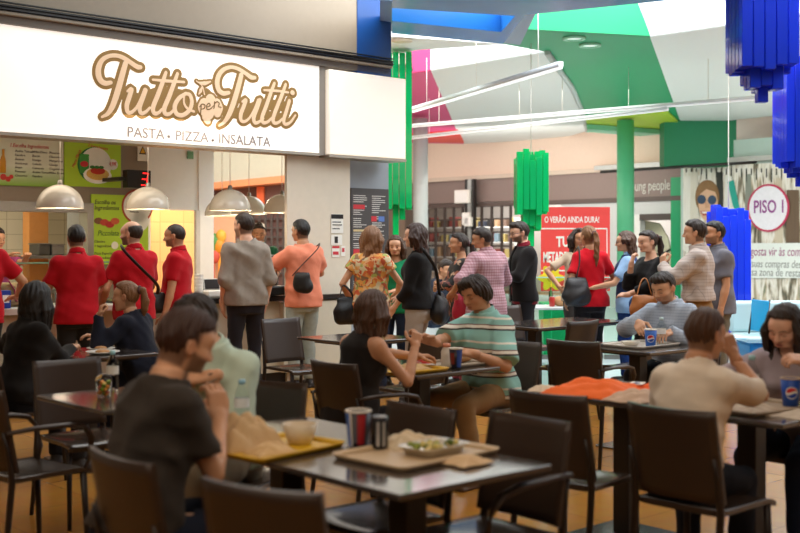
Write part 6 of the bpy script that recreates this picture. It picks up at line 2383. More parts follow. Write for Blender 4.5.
# women in black and navy
for c_, R_, lb in (((-2.02, 7.55), .115, 'white plate nearer the woman in navy'), ((-2.10, 7.80), .10, 'small white plate at the far side of the two women\'s table')):
    r = empty('plate', (c_[0], c_[1], ZT), 0, lb, 'plate')
    b = MB(); b.lathe([(0, 0), (R_ * .6, 0), (R_, .016), (R_ * .98, .019), (R_ * .6, .005), (0, .005)], None, 32, close=False); b.build('plate_body', mat('china', '#e4dfd4', rough=.25, var=.02), r)
    b = MB(); b.ball((0, 0, .014), (R_ * .45, R_ * .35, .016), 12, 7); b.build('food', mat('bread', '#b98a5c'), r)
crumple((-2.30, 7.52), (.14, .12, .03), '#d9cdb8', 'crumpled napkin on the table of the two women', 31, name='napkin', cat='napkin')
# couple's table
tray((.04, 6.52), .42, .30, '#d5a520', 'yellow tray under the elbow of the sleeveless woman', 0.0)
tray((.32, 6.86), .42, .30, '#b9ab98', 'grey-beige tray in front of the man in the striped polo', 0.0)
crumple((.06, 6.60), (.22, .16, .035), '#c9a878', 'kraft paper on the yellow tray of the sleeveless woman', 33, z=ZT + .0045)
crumple((.13, 6.93), (.16, .10, .03), '#c0392f', 'red paper napkin between the couple', 34, name='napkin', cat='napkin', z=ZT + .001)
b = MB(); b.ball((.36, 6.98, ZT + .03), (.09, .06, .03), 14, 8)
tag(b.build('bread_roll', mat('bread', '#b98a5c')), 'bread roll on the grey-beige tray of the man in stripes', 'bread')
paper_cup((.335, 6.66), .115, .042, '#2a2530', 'dark cola cup on the tray before the man in stripes', logo=False, z=ZT + .005, bands=[(.3, 1.3, .05, .95, '#2f4f9c'), (-.9, -.1, .2, .8, '#7a2326')])
r = empty('yogurt_bottle', (.285, 6.80, ZT + .005), 0, 'small white bottle beside the dark cola cup', 'bottle')
b = MB(); b.lathe([(0, 0), (.032, 0), (.034, .01), (.034, .085), (.022, .11), (.022, .118), (0, .118)], None, 24, close=False); b.build('body', mat('bottle_white', '#d8cfc2', rough=.35), r)
b = MB(); b.lathe([(.025, .112), (.025, .132), (0, .132)], None, 20); b.build('cap', mat('cap_peach', '#d98a6a', rough=.4), r)
# orange papers
crumple((.98, 5.60), (.46, .42, .07), '#f26a14', 'large bright orange paper spread over the empty table', 41, ang=.3, z=ZT, pinch=True)
crumple((1.38, 5.66), (.30, .34, .04), '#ee6010', 'second orange sheet at the far corner of the same table', 42, ang=-.2, z=ZT + .001)
crumple((1.14, 5.36), (.30, .22, .045), '#c9ab92', 'pale pinkish paper beside the orange sheets', 43, ang=.1, z=ZT + .001)
crumple((.74, 5.72), (.22, .14, .02), '#cdb79a', 'beige sheet sticking out at the tip of the orange paper table', 44, ang=.5, z=ZT)
r = empty('card', (1.22, 5.72, ZT + .03), ANG + .4, 'small white card with blue print on the orange sheets', 'card')
b = MB(); b.box((-.05, -.035, 0), (.05, .035, .004)); b.build('sheet', PAP, r)
b = MB(); b.box((-.035, -.015, .004), (.02, .012, .0055)); b.build('block_print', mat('print_navy', '#26407c', var=0), r)
# boy's table
tray((1.62, 5.06), .46, .33, '#b9a58c', 'beige tray between the boy and the woman in lilac', -.1)
paper_cup((1.80, 5.12), .125, .046, '#1b4fb0', 'blue cola cup in front of the woman in the lilac sweater', z=ZT + .005, lidc='#c8b39a')
bottle((1.66, 5.24), .22, .034, '#9cc6cc', 'clear bottle with pale cap in front of the woman in lilac', band='#e9e2d8', z=ZT + .005)
crumple((1.58, 5.00), (.20, .15, .03), '#cfc0ac', 'crumpled napkin on the tray next to the boy\'s elbow', 51, name='napkin', cat='napkin', z=ZT + .0045)
b = MB(); b.ball((1.86, 4.98, ZT + .03), (.07, .045, .026), 14, 8)
tag(b.build('lettuce', mat('lettuce', '#7f9a3a', rough=.5, var=.3, scale=30)), 'green lettuce leaf beside the blue cola cup', 'salad')
crumple((1.76, 4.86), (.26, .2, .02), '#bfae98', 'beige paper at the near edge of the boy\'s table', 52, z=ZT)
# table of the man in the pale blue shirt
tray((1.76, 8.13), .50, .36, '#d2cabf', 'whitish tray in front of the man in the pale blue shirt', 0)
paper_cup((1.80, 7.98), .125, .045, '#1f62c4', 'blue cola cup with round emblem before the man in pale blue', z=ZT + .005)
bottle((1.92, 8.16), .20, .033, '#b9cfd4', 'water bottle beside the blue cola cup of the man in pale blue', band='#e6e4de', z=ZT + .005)
r = bowl((1.68, 8.10), .07, .03, '#e0dacd', 'shallow white dish of food on the whitish tray', '#c9a85a')
r = empty('ashtray', (1.40, 7.98, ZT), 0, 'small black ashtray at the corner of the table by the whitish tray', 'ashtray')
b = MB(); b.lathe([(0, 0), (.05, 0), (.058, .03), (.050, .03), (.042, .008), (0, .008)], None, 24, close=False); b.build('body', BLACK, r)
b = MB(); b.ball((0, 0, .012), (.012, .008, .005), 8, 6); b.build('stub', PAP, r)

# ================================================================== people
CT = cloth
J = lambda c: cloth(c, 'jeans')


def P(px, Y): return at(px, Y, 0)


def world(spec, xy, face):
    """turn hand targets given in the room into the figure's own frame"""
    if spec is None: return None
    fa = math.atan2(face[1], face[0]) - PI / 2
    c, s = math.cos(-fa), math.sin(-fa)
    rt = lambda a: np.array([c * a[0] - s * a[1], s * a[0] + c * a[1], a[2]])
    o = dict(spec)
    if 'ww' in o:
        w = o.pop('ww'); o['w'] = rt(np.array([w[0] - xy[0], w[1] - xy[1], w[2]]))
    for k_, q in (('wd', 'd'), ('wn', 'n'), ('wp', 'pole')):
        if k_ in o: o[q] = rt(np.array(o.pop(k_)))
    return o


NP = [0]


def who(label, xy, face, L=None, R=None, **k):
    NP[0] += 1
    k.setdefault('seed', NP[0] * 7 + 1)
    return person(label, (xy[0], xy[1]), face, L=world(L, xy, face), R=world(R, xy, face), **k)


REDP = dict(m=CT('#b3131f'), neck='polo', hem=-.09, loose=.015, sl_r=1.02)
DKP = dict(m=CT('#26242a'))


def shoulder_bag(name, label, c, size, yaw, col, strap, kind='leather', cat='bag', flap=True):
    m = cloth(col, kind)
    r = empty(name, c, yaw, label, cat)
    w, d, h = size
    s = SDF()
    s.rbox((0, 0, h * .42), (w * .42, d * .40, h * .42), min(d, w, h) * .40, None, k=.01)
    s.ell((0, 0, h * .34), (w * .54, d * .62, h * .36), None, k=.06)
    s.cap((-w * .30, 0, h * .86), (w * .30, 0, h * .86), d * .16, d * .16, k=.05)
    s.custom(wrinkle(.009, int(abs(c[0]) * 100) + 3, 35), 'd')
    v_, q_ = s.mesh(.010)
    np_mesh('body', v_, q_, m, r)
    if flap:
        b = MB(); b.tube([(-w * .36, 0, h * .93), (0, 0, h * .955), (w * .36, 0, h * .93)], .007, 6); b.build('zip_edge', DARK, r)
    if strap is not None:
        # strap points are in the room
        Mi = (Matrix.Translation(Vector(c)) @ Matrix.Rotation(yaw, 4, 'Z')).inverted()
        pl = catmull([tuple(p) for p in strap], 6)
        b = MB(); b.tube([Mi @ Vector(p) for p in pl], .016, 6, flat=(1.0, .3)); b.build('strap', m, r)
    return r


# ---------------------------------------------------------------- seated
# man in the charcoal T-shirt
xy = (-.89, 3.70); fc = (.76, .65)
who('man in charcoal T-shirt bent over his food, seen from behind', xy, fc, sit=True, H=1.72, lean=15, turn=0, head=(-6, 20, 4), wide=.90,
    R=dict(ww=(-.645, 3.97, .87), wd=(-.15, .2, .95), wn=(.6, -.7, .3), wp=(.25, -.25, -1), curl=.75, thumb=.6), L=dict(ww=(-.78, 4.06, .87), wd=(.6, .3, .3), wn=(-.3, .3, .9), wp=(-.1, -.1, -1), curl=.7),
    skin='mid', hair=dict(style='short', c='chest', t=.012, amp=.0028, nape=-.06), beard=.7, fine=True, shirt=dict(m=CT('#37312c'), neck='crew', sleeve='short', sl_r=1.08, sl_len=.64, wr=.009, loose=.016, hem=.0), trousers=dict(m=J('#1d2230')), eyes='down')
# man in the pale green shirt
xy = (-.79, 5.02); fc = (-.42, -.90)
g = who('man in pale green long-sleeved shirt and watch eating with lowered head', xy, fc, sit=True, H=1.74, lean=16, turn=4, head=(-26, 28, 0), wide=.98,
        L=dict(ww=(-.81, 4.72, .93), wd=(-.95, -.1, -.12), wn=(0, -.35, .95), wp=(.5, .2, -1), curl=.5, thumb=.5), R=dict(ww=(-.97, 4.80, .90), wd=(.3, -.8, .1), wn=(-.5, -.3, .8), wp=(-.5, .3, -1), curl=.7),
        skin='mid', hair=dict(style='short', c='dark', t=.012), fine=True, shirt=dict(m=mat('cloth_sage', '#c0d4c4', rough=.85, var=.05, bump=.2, bscale=300), neck='polo', sleeve='rolled', sl_r=1.12, wr=.010, loose=.018, hem=-.02), trousers=dict(m=CT('#7d6f5a')), eyes='down')
# his watch
a = g.arms[-1]; s_ = g.s
b = MB(); d_ = Vector(unit(a['W'] - a['E'])); c_ = Vector(a['W'] - np.array(d_) * .02) * s_
Mw = Matrix.Translation(c_) @ d_.to_track_quat('Z', 'Y').to_matrix().to_4x4()
b.tube([Mw @ Vector((.034 * math.cos(t), .031 * math.sin(t), 0)) for t in np.linspace(0, 2 * PI, 21)], .006, 6, flat=(1, .6)); w_ = b.build('wristwatch', mat('watch_steel', '#8d8478', rough=.3, metal=.8), g.root)
n_ = Vector(a['n']); b = MB(); b.lathe([(0, -.004), (.019, -.004), (.019, .004), (.016, .007), (0, .007)], Matrix.Translation(c_ + n_ * .033) @ n_.to_track_quat('Z', 'Y').to_matrix().to_4x4(), 20, close=False); b.build('watch_case', mat('watch_dark', '#3b3632', rough=.3, metal=.5), w_)
# small emblem and buttons
for z_ in (.36, .28, .20):
    b = MB(); p_ = Vector(g.T((.0, .148, z_)) * g.s); b.ball(p_, .006, 8, 5); b.build('button', PAP, g.root)

# woman with long black hair
xy = (-2.42, 7.03); fc = (.62, .78)
who('woman with long black hair in a black jacket, seen from behind', xy, fc, female=True, sit=True, H=1.62, lean=12, head=(8, 12, 0), hair=dict(style='long', c='black', len=.31, t=.020), skin='mid',
    L=dict(ww=(-2.42, 7.50, .80), wp=(-.9, 0, -.3), curl=.6), R=dict(ww=(-2.20, 7.44, .79), wp=(.3, -.3, -1), curl=.6),
    shirt=dict(m=CT('#191614'), sleeve='long', neck='crew', hem=-.05, sl_r=1.1, loose=.018, wr=.008), trousers=dict(m=CT('#1c1a1c')))
# woman with ponytail
xy = (-1.84, 8.06); fc = (-.88, .28)
g = who('woman with brown ponytail in navy sweater resting her chin on her hand', xy, fc, female=True, sit=True, H=1.58, lean=16, head=(12, 4, 0), hair=dict(style='pony', c='light', t=.008, len=.22, tail_z=.05, amp=.0018), skin='mid',
        L=dict(ww=(-2.15, 7.93, .97), wd=(.25, .1, 1), wn=(-.9, -.3, .1), wp=(-.3, -.4, -1), curl=1.2, thumb=.6), R=dict(ww=(-2.25, 8.25, .80), wp=(-.2, .6, -.5), curl=.5),
        shirt=dict(m=CT('#1d1f2b'), sleeve='long', neck='crew', hem=-.06, sl_r=1.15, loose=.022, wr=.008), trousers=dict(m=J('#232838')), eyes='down')
# woman in the sleeveless top
xy = (-.28, 6.22); fc = (.74, .67)
who('woman in sleeveless black top with wavy brown hair, elbow on the table', xy, fc, female=True, sit=True, H=1.60, lean=15, head=(-12, 10, 2), hair=dict(style='wavy', c='brown', len=.24, t=.014), skin='tan', fine=True,
    R=dict(ww=(.085, 6.33, .905), wd=(.15, .3, .9), wn=(.6, -.75, .1), wp=(.3, -.4, -1), curl=1.1, thumb=.6), L=dict(ww=(.10, 6.66, .815), wd=(.9, .2, .0), wp=(-.6, .6, -.4), curl=.6),
    shirt=dict(m=CT('#1f1a17'), sleeve='none', neck='tank', hem=-.06, loose=.014, wr=.006, drape=.2), trousers=dict(m=CT('#201d20')))
# man in the striped polo
xy = (.60, 7.22); fc = (-.78, -.62)
POLO = stripe_mat('polo_stripes', [(.34, '#8fc0b8'), (.41, '#3a3432'), (.53, '#e4ddcf'), (.57, '#7a4a42'), (.80, '#8fc0b8'), (.88, '#e4ddcf'), (1.0, '#8fc0b8')], .150, 2)
who('man in turquoise striped polo with dark fringe leaning over his tray', xy, fc, sit=True, H=1.72, lean=9, head=(2, 18, 4), hair=dict(style='mop', c='dark', t=.014), skin='tan', fine=True, wide=.98, belly=.02,
    L=dict(ww=(.44, 6.82, .815), wd=(-.9, -.1, .15), wn=(0, -.4, .9), wp=(.9, .1, -.8), curl=.8, thumb=.5), R=dict(ww=(.205, 6.86, .885), wd=(-.7, -.4, .3), wn=(-.5, .3, .8), wp=(-.8, .5, -.8), curl=.7, thumb=.5),
    feet=((-.24, .36), (.14, .44)), shirt=dict(m=POLO, neck='polo', sl_r=1.2, sl_len=.85, hem=-.03, loose=.020, wr=.008), trousers=dict(m=CT('#8a6a44')), eyes='down', shoes='#5a4330')
# boy
xy = (1.17, 4.62); fc = (.60, .80)
who('boy in beige T-shirt with short brown hair, seen from behind', xy, fc, sit=True, H=1.60, lean=18, turn=-6, head=(-10, 12, 0), wide=.86, hair=dict(style='short', c='brown', t=.014, amp=.0026, nape=-.06), skin='tan', fine=True,
    R=dict(ww=(1.48, 4.93, 1.00), wd=(-.25, .2, .9), wn=(.5, -.8, .1), wp=(.9, -.3, -.9), curl=.9, thumb=.5), L=dict(ww=(1.25, 5.02, .80), wp=(-.3, -.2, -1), curl=.5),
    shirt=dict(m=CT('#e2d4c2'), neck='crew', sl_r=1.15, sl_len=.82, loose=.016, wr=.008, hem=-.03), trousers=dict(m=J('#202530')), eyes='down')
# woman in lilac
xy = (2.03, 5.60); fc = (-.66, -.75)
who('woman in lilac-grey sweater with dark hair looking down at her food', xy, fc, female=True, sit=True, H=1.60, lean=20, head=(-4, 26, -4), hair=dict(style='long', c='dark', len=.20, t=.012, amp=.002), skin='fair', fine=True,
    L=dict(ww=(1.875, 5.13, .955), wd=(-.85, -.1, .1), wn=(0, -.5, .8), wp=(.8, -.3, -.3), curl=.9, thumb=.5), R=dict(ww=(1.62, 5.36, .80), wd=(.2, -.9, .0), wp=(-.8, .3, -.3), curl=.6),
    shirt=dict(m=CT('#a3959a'), sleeve='long', neck='crew', hem=-.05, loose=.018, sl_r=1.15, wr=.009), trousers=dict(m=J('#232b3d')), eyes='down')
# man in pale blue
xy = (2.14, 8.54); fc = (-.74, -.67)
CHK = stripe_mat('shirt_pale_blue', [(.5, '#aab4c2'), (.56, '#8d99ab'), (1.0, '#aab4c2')], .022, 0, warp=.003, second=(2, [(.85, '#ffffff'), (1.0, '#d9dce2')], .022))
who('man in pale blue-grey shirt with dark hair eating and looking down', xy, fc, sit=True, H=1.72, lean=14, head=(-4, 22, 0), hair=dict(style='quiff', c='dark', t=.014), skin='mid', beard=.25, wide=.97,
    R=dict(ww=(1.77, 8.26, .90), wd=(.0, -.7, -.3), wn=(-.5, 0, .8), wp=(-.8, .5, -.5), curl=.8, thumb=.5), L=dict(ww=(2.00, 8.22, .83), wd=(-.6, -.6, -.1), wp=(.8, -.1, -.6), curl=.6),
    shirt=dict(m=CHK, neck='polo', sleeve='long', sl_r=1.1, loose=.018, wr=.009, hem=-.03), trousers=dict(m=CT('#23252c')), eyes='down')
# far seated man
who('man in dark jacket sitting at the pale table behind the queue', at(434, 14.3, 0), (.75, -.6), sit=True, H=1.72, lean=14, head=(0, 20, 0), hair=dict(style='short', c='dark'), skin='mid',
    L=dict(w=(-.1, .36, .95), curl=.7), R=dict(w=(.1, .38, .95), curl=.7), shirt=dict(m=CT('#262a36'), sleeve='long'), trousers=dict(m=J('#39465e')), eyes='down')

# ---------------------------------------------------------------- at the counter
DARKT = dict(m=CT('#24211f'))
who('person in red polo leaning on the counter left of all others', at(-20, 9.35, 0), (-.5, .87), H=1.72, hair=dict(style='short', c='dark'), skin='tan', R=dict(w=(.34, .20, 1.02), pole=(.8, -.8, -.3), d=(-.2, 1, 0), n=(0, 0, 1)), L=dict(w=(-.2, .35, 1.0)), shirt=REDP, trousers=DARKT)
who('man in red polo with short black hair standing square with his back to us', at(77, 9.72, 0), (-.42, .91), H=1.66, wide=1.02, head=(4, 6, 0), hair=dict(style='short', c='black', t=.010, amp=.0016), skin='tan',
    R=dict(w=(.25, .24, .93), pole=(.5, -.6, -.6), curl=.4), L=dict(w=(-.25, .24, .93), pole=(-.5, -.6, -.6), curl=.4), shirt=REDP, trousers=DARKT)
who('balding bearded man in red polo with a strap across his back', at(134, 9.98, 0), (-.66, .75), H=1.70, wide=1.0, head=(32, 4, 0), hair=dict(style='bald', c='dark', t=.008, amp=.001), beard=.75, skin='fair',
    L=dict(w=(-.22, .26, .98), pole=(-.5, -.5, -.6)), R=dict(w=(.18, .30, .98), pole=(.4, -.5, -.7)), shirt=REDP, trousers=DARKT)
xyb = at(134, 9.98, 0)
shoulder_bag('crossbody_bag', 'black crossbody strap bag of the balding man in red', (xyb[0] + .16, xyb[1] + .16, .86), (.22, .08, .18), .7, '#1d1a19',
             [(xyb[0] + .20, xyb[1] + .06, 1.03), (xyb[0] + .215, xyb[1] - .045, 1.12), (xyb[0] + .10, xyb[1] - .165, 1.27), (xyb[0] - .03, xyb[1] - .155, 1.40), (xyb[0] - .10, xyb[1] - .075, 1.47), (xyb[0] - .11, xyb[1] + .03, 1.44)])
who('man with shaved head in red polo standing in profile', at(178, 10.35, 0), (-.97, .10), H=1.68, wide=1.0, belly=.03, head=(0, 6, 0), hair=dict(style='buzz', c='dark', t=.003, amp=.0006), beard=.55, skin='tan',
    L=dict(w=(-.22, .06, .82)), R=dict(w=(.22, .28, 1.0), pole=(.9, -.5, -.2)), shirt=REDP, trousers=DARKT)
xyg = at(246, 10.75, 0)
who('tall man in grey-beige sweater with hands in his pockets', xyg, (-.42, .90), H=1.79, wide=.98, head=(28, 4, 0), hair=dict(style='short', c='dark', t=.011, amp=.0014), beard=.5, skin='fair',
    L=dict(w=(-.215, .07, .90), pole=(-.35, -1, 0), d=(.2, .3, -1)), R=dict(w=(.215, .06, .90), pole=(.35, -1, 0), d=(-.2, .3, -1)), shirt=dict(m=mat('knit_grey', '#8f8478', rough=.9, var=.12, scale=40, bump=.4, bscale=160), neck='crew', sleeve='rolled', hem=-.05, loose=.018, sl_r=1.1, wr=.009), trousers=DKP)
who('server in dark green shirt working behind the counter', at(259, 13.1, 0), (.15, -1), H=1.74, head=(0, 14, 0), hair=dict(style='short', c='dark', t=.012), skin='tan', R=dict(w=(.12, .34, 1.06)), L=dict(w=(-.12, .34, 1.06)), shirt=dict(m=CT('#1f5a3e'), neck='polo'), trousers=DKP, eyes='down')
who('kitchen worker in a mauve top behind the pass', at(-6, 11.4, 0), (.75, -.5), H=1.66, female=True, head=(0, 10, 0), hair=dict(style='bun', c='dark'), skin='mid', R=dict(w=(.16, .42, 1.36), pole=(.9, 0, -.6)), L=dict(w=(-.05, .46, 1.36), pole=(-.9, 0, -.6)), shirt=dict(m=CT('#a0487c'), sleeve='short'), trousers=DKP)

# ---------------------------------------------------------------- the queue
xyo = at(303, 11.4, 0)
who('man in salmon-orange T-shirt with a black sling bag, back turned', xyo, (-.58, .81), H=1.74, wide=.97, head=(14, 6, 0), hair=dict(style='short', c='black', t=.012, amp=.0016), skin='tan',
    L=dict(w=(-.16, .36, 1.22), pole=(-1, -.2, -.5), curl=.6), R=dict(w=(.16, .34, 1.12), pole=(1, -.2, -.7)), shirt=dict(m=CT('#e48a6c'), neck='crew', hem=-.08, loose=.024, sl_r=1.2), trousers=dict(m=J('#9fa8a2'), fit=1.08))
shoulder_bag('sling_bag', 'small black sling bag on the back of the salmon T-shirt', (xyo[0] + .02, xyo[1] - .235, 1.0), (.19, .09, .20), -.35, '#171616',
             [(xyo[0] - .09, xyo[1] - .21, 1.16), (xyo[0] - .0, xyo[1] - .185, 1.26), (xyo[0] + .15, xyo[1] - .125, 1.42), (xyo[0] + .165, xyo[1] - .01, 1.48), (xyo[0] + .10, xyo[1] + .10, 1.42)])
xyf = at(371, 10.75, 0)
who('woman in orange floral blouse with light brown hair, back turned', xyf, (.30, .95), H=1.66, female=True, wide=1.04, head=(-10, 4, 0), hair=dict(style='long', c='light', len=.20, t=.016), skin='mid',
    L=dict(w=(-.24, .10, .92), pole=(-.6, -1, 0)), R=dict(w=(.18, .28, 1.0), pole=(.8, -.8, 0)),
    shirt=dict(m=floral_mat('floral', ['#d8743a', '#e0a04e', '#d9c9a0', '#a8b05a', '#c4552e', '#8a6a4a', '#e6b07a'], 30), sleeve='short', sl_len=.45, sl_r=1.35, hem=-.12, loose=.024), trousers=dict(m=J('#2a3040')))
shoulder_bag('handbag', 'black handbag hanging left of the floral blouse', (xyf[0] - .235, xyf[1] - .05, .72), (.24, .12, .26), .3, '#17181c',
             [(xyf[0] - .30, xyf[1] - .06, .97), (xyf[0] - .27, xyf[1] - .02, 1.08), (xyf[0] - .20, xyf[1] - .05, 1.03), (xyf[0] - .17, xyf[1] - .04, .96)])
who('young woman in green top with long brown hair facing her friends', at(396, 11.6, 0), (-.45, -.89), H=1.58, female=True, head=(20, 10, 0), hair=dict(style='long', c='brown', len=.24, t=.012), skin='mid',
    L=dict(w=(-.12, .28, 1.0)), R=dict(w=(.2, .16, .86)), shirt=dict(m=CT('#1f8a5c'), neck='wide', hem=-.08), trousers=dict(m=J('#243044')))
xyk = at(418, 10.45, 0)
who('woman in black cardigan and grey trousers standing in profile', xyk, (-.93, .30), H=1.68, female=True, wide=1.06, head=(10, 4, 0), hair=dict(style='wavy', c='chest', len=.19, t=.018), skin='fair',
    L=dict(w=(-.13, .20, .88), pole=(-.6, -1, 0), curl=.6), R=dict(w=(.16, .24, .98)), shirt=dict(m=CT('#191717'), sleeve='three', hem=-.01, loose=.022, sl_r=1.1), trousers=dict(m=CT('#a39a92')))
shoulder_bag('handbag', 'soft black bag at the hip of the woman in the black cardigan', (xyk[0] + .20, xyk[1] - .05, .74), (.22, .12, .30), 1.2, '#161416',
             [(xyk[0] + .20, xyk[1] - .10, 1.0), (xyk[0] + .16, xyk[1] - .14, 1.25), (xyk[0] + .05, xyk[1] - .155, 1.42), (xyk[0] + .03, xyk[1] - .06, 1.44)])
xyw = at(461, 11.5, 0)
who('woman with sunglasses on her head in a dark floral wrap, arms folded', xyw, (-.97, -.05), H=1.60, female=True, wide=1.15, head=(0, 2, 0), hair=dict(style='pony', c='dark', t=.010, len=.12, tail_z=.0), skin='tan', glasses=dict(up=1, c='black'),
    L=dict(w=(.02, .25, 1.06), pole=(-1, -.2, -.5), d=(.9, .2, 0), n=(0, 1, 0)), R=dict(w=(-.04, .27, 1.02), pole=(1, -.2, -.5), d=(-.9, .2, 0), n=(0, 1, 0)),
    shirt=dict(m=floral_mat('dark_floral', ['#262420', '#2f2c28', '#3a332c', '#a86a52', '#24221f', '#7a4a44', '#b99a80'], 18), sleeve='three', neck='wide', hem=-.12, loose=.022), trousers=dict(m=CT('#8f3c46')))
shoulder_bag('handbag', 'crimson bag carried by the woman with sunglasses on her head', (xyw[0] + .03, xyw[1] - .26, .70), (.26, .13, .30), .2, '#b01f3a',
             [(xyw[0] - .06, xyw[1] - .26, .98), (xyw[0] - .05, xyw[1] - .25, 1.08), (xyw[0] + .08, xyw[1] - .25, 1.10), (xyw[0] + .10, xyw[1] - .26, .98)])
PCH = stripe_mat('shirt_mauve', [(.5, '#b08890'), (1.0, '#bf9ca2')], .028, 0, warp=.003, second=(2, [(.6, '#ffffff'), (1.0, '#e2d2d5')], .028))
who('heavy man in mauve checked shirt turning to the woman with sunglasses', at(486, 11.15, 0), (-.62, .78), H=1.66, wide=1.10, belly=.03, head=(44, 14, -6), hair=dict(style='short', c='dark', t=.011, amp=.0015), skin='tan',
    L=dict(w=(-.30, .16, 1.0), pole=(-.8, -.9, 0)), R=dict(w=(.22, .26, 1.0), pole=(.9, -.7, 0)), shirt=dict(m=PCH, neck='polo', sleeve='rolled', hem=-.11, loose=.028, sl_r=1.25), trousers=dict(m=J('#2f3b4c')))
who('bearded man in black jacket and glasses with folded arms', at(523, 12.0, 0), (-.97, -.22), H=1.73, wide=.98, head=(0, 10, 0), hair=dict(style='quiff', c='dark', t=.016), beard=.8, skin='fair', glasses=dict(c='black'),
    L=dict(w=(.02, .26, 1.14), pole=(-1, -.2, -.6), d=(.9, .25, .05), n=(0, 1, 0)), R=dict(w=(-.04, .28, 1.10), pole=(1, -.2, -.6), d=(-.9, .2, 0), n=(0, 1, 0)),
    shirt=dict(m=CT('#7c1f2c'), neck='polo', hem=-.08, loose=.004, sleeve='none'), jacket=dict(m=CT('#1d1a1a'), hem=-.05, open=.012, loose=.036), trousers=dict(m=CT('#211f22')))
who('dark-haired woman with sunglasses pushed up, facing the red T-shirt', at(578.5, 12.5, 0), (.15, -1), H=1.66, female=True, head=(0, 6, 0), hair=dict(style='wavy', c='dark', len=.16, t=.014), skin='tan', glasses=dict(up=1, c='brown'),
    L=dict(w=(-.2, .2, .95)), R=dict(w=(.26, .12, 1.0), pole=(1, -.4, 0)), shirt=dict(m=CT('#c9b49a'), sleeve='short', neck='wide'), trousers=dict(m=CT('#3a3632')))
xyr = at(590, 11.85, 0)
who('woman in bright red T-shirt with long brown ponytail, back turned', xyr, (-.22, .97), H=1.68, female=True, wide=1.05, head=(12, 4, 0), hair=dict(style='pony', c='light', t=.009, len=.36, tail_z=.03), skin='tan',
    L=dict(w=(-.24, .06, .88), pole=(-.6, -1, 0)), R=dict(w=(.22, .20, .95), pole=(.8, -.8, 0)), shirt=dict(m=CT('#cc1826'), neck='crew', hem=-.07, sl_r=1.1), trousers=dict(m=CT('#1d1b1f')))
shoulder_bag('handbag', 'dark grey shoulder bag of the woman in the red T-shirt', (xyr[0] - .17, xyr[1] - .17, .84), (.30, .13, .30), .3, '#2c2a2b',
             [(xyr[0] - .18, xyr[1] - .19, 1.12), (xyr[0] - .14, xyr[1] - .17, 1.28), (xyr[0] - .13, xyr[1] - .07, 1.43), (xyr[0] - .14, xyr[1] + .05, 1.42), (xyr[0] - .2, xyr[1] + .14, 1.25)])
who('woman in navy vest over a light blue shirt standing in profile', at(628, 11.7, 0), (-.95, .28), H=1.62, female=True, wide=1.10, head=(6, 4, 0), hair=dict(style='bob', c='brown', len=.08, t=.016), skin='mid', glasses=dict(c='brown'),
    L=dict(w=(-.12, .34, 1.02), pole=(-.7, -1, -.2)), R=dict(w=(.10, .36, 1.02), pole=(.8, -1, 0)), shirt=dict(m=CT('#8fb0d4'), neck='polo', hem=-.10, sl_r=1.15, loose=.006), jacket=dict(m=CT('#26365c'), sleeve='none', hem=-.04, open=.03, name='vest'), trousers=dict(m=J('#1f3566')))
xyv = at(651, 10.6, 0)
who('plump woman in black top with earrings holding her hand to her chin', xyv, (-.90, -.38), H=1.62, female=True, wide=1.22, head=(-4, 8, 4), hair=dict(style='pony', c='dark', t=.008, len=.20, tail_z=.04), skin='fair',
    R=dict(w=(.03, .20, 1.30), pole=(.3, .2, -1), d=(-.1, -.2, 1), n=(.3, 1, 0), curl=1.0, thumb=.6), L=dict(w=(.0, .28, 1.0), pole=(-1, -.2, -.3), d=(.9, .2, 0), n=(0, .5, .8)),
    shirt=dict(m=CT('#161516'), sleeve='three', neck='wide', hem=-.16, loose=.022, sl_r=1.15), trousers=dict(m=CT('#1a191b')))
shoulder_bag('handbag', 'tan leather handbag in front of the plump woman in black', (xyv[0] - .13, xyv[1] - .30, .78), (.26, .12, .24), .2, '#a8662e',
             [(xyv[0] - .20, xyv[1] - .30, 1.0), (xyv[0] - .15, xyv[1] - .27, 1.14), (xyv[0] - .10, xyv[1] - .27, 1.15), (xyv[0] - .06, xyv[1] - .30, 1.0)])
SHB = stripe_mat('shirt_beige', [(.86, '#b9aca4'), (1.0, '#a59a95')], .030, 0, warp=.003, second=(2, [(.86, '#ffffff'), (1.0, '#dcd6d2')], .030))
g = who('man in pale checked shirt and tan trousers with a hand at his mouth', at(698, 10.1, 0), (-.90, .38), H=1.71, wide=.99, head=(4, 2, 0), hair=dict(style='short', c='dark', t=.014), skin='mid',
        L=dict(w=(-.06, .30, 1.28), pole=(-.8, .1, -.7), d=(.2, .1, 1), n=(-.6, .6, 0), curl=.9), R=dict(w=(.05, .26, 1.16), pole=(1, 0, -.4)),
        shirt=dict(m=SHB, neck='polo', sleeve='long', hem=.07, loose=.024, sl_r=1.25, wr=.009), trousers=dict(m=CT('#8f6a3c'), rise=.115))
b = MB(); Pb = g.P * g.s
b.tube([Vector((.172 * 1.08 * math.cos(t) * g.s, (.122 * math.sin(t) - .004) * g.s, Pb[2] + .092 * g.s)) for t in np.linspace(0, 2 * PI, 33)], .019, 6, flat=(.35, 1), up=(0, 0, 1)); b.build('belt', cloth('#3a2a20', 'leather'), g.root)
who('man in grey shirt half hidden behind the pale checked shirt', at(717, 10.75, 0), (-.92, -.18), H=1.71, wide=1.02, head=(0, 2, 0), hair=dict(style='short', c='black', t=.010), beard=.5, skin='tan',
    L=dict(w=(-.22, .08, .84)), R=dict(w=(.2, .2, .95)), shirt=dict(m=CT('#6d6c74'), neck='polo', sleeve='short', hem=-.09, loose=.022), trousers=dict(m=CT('#6f6a5c')))

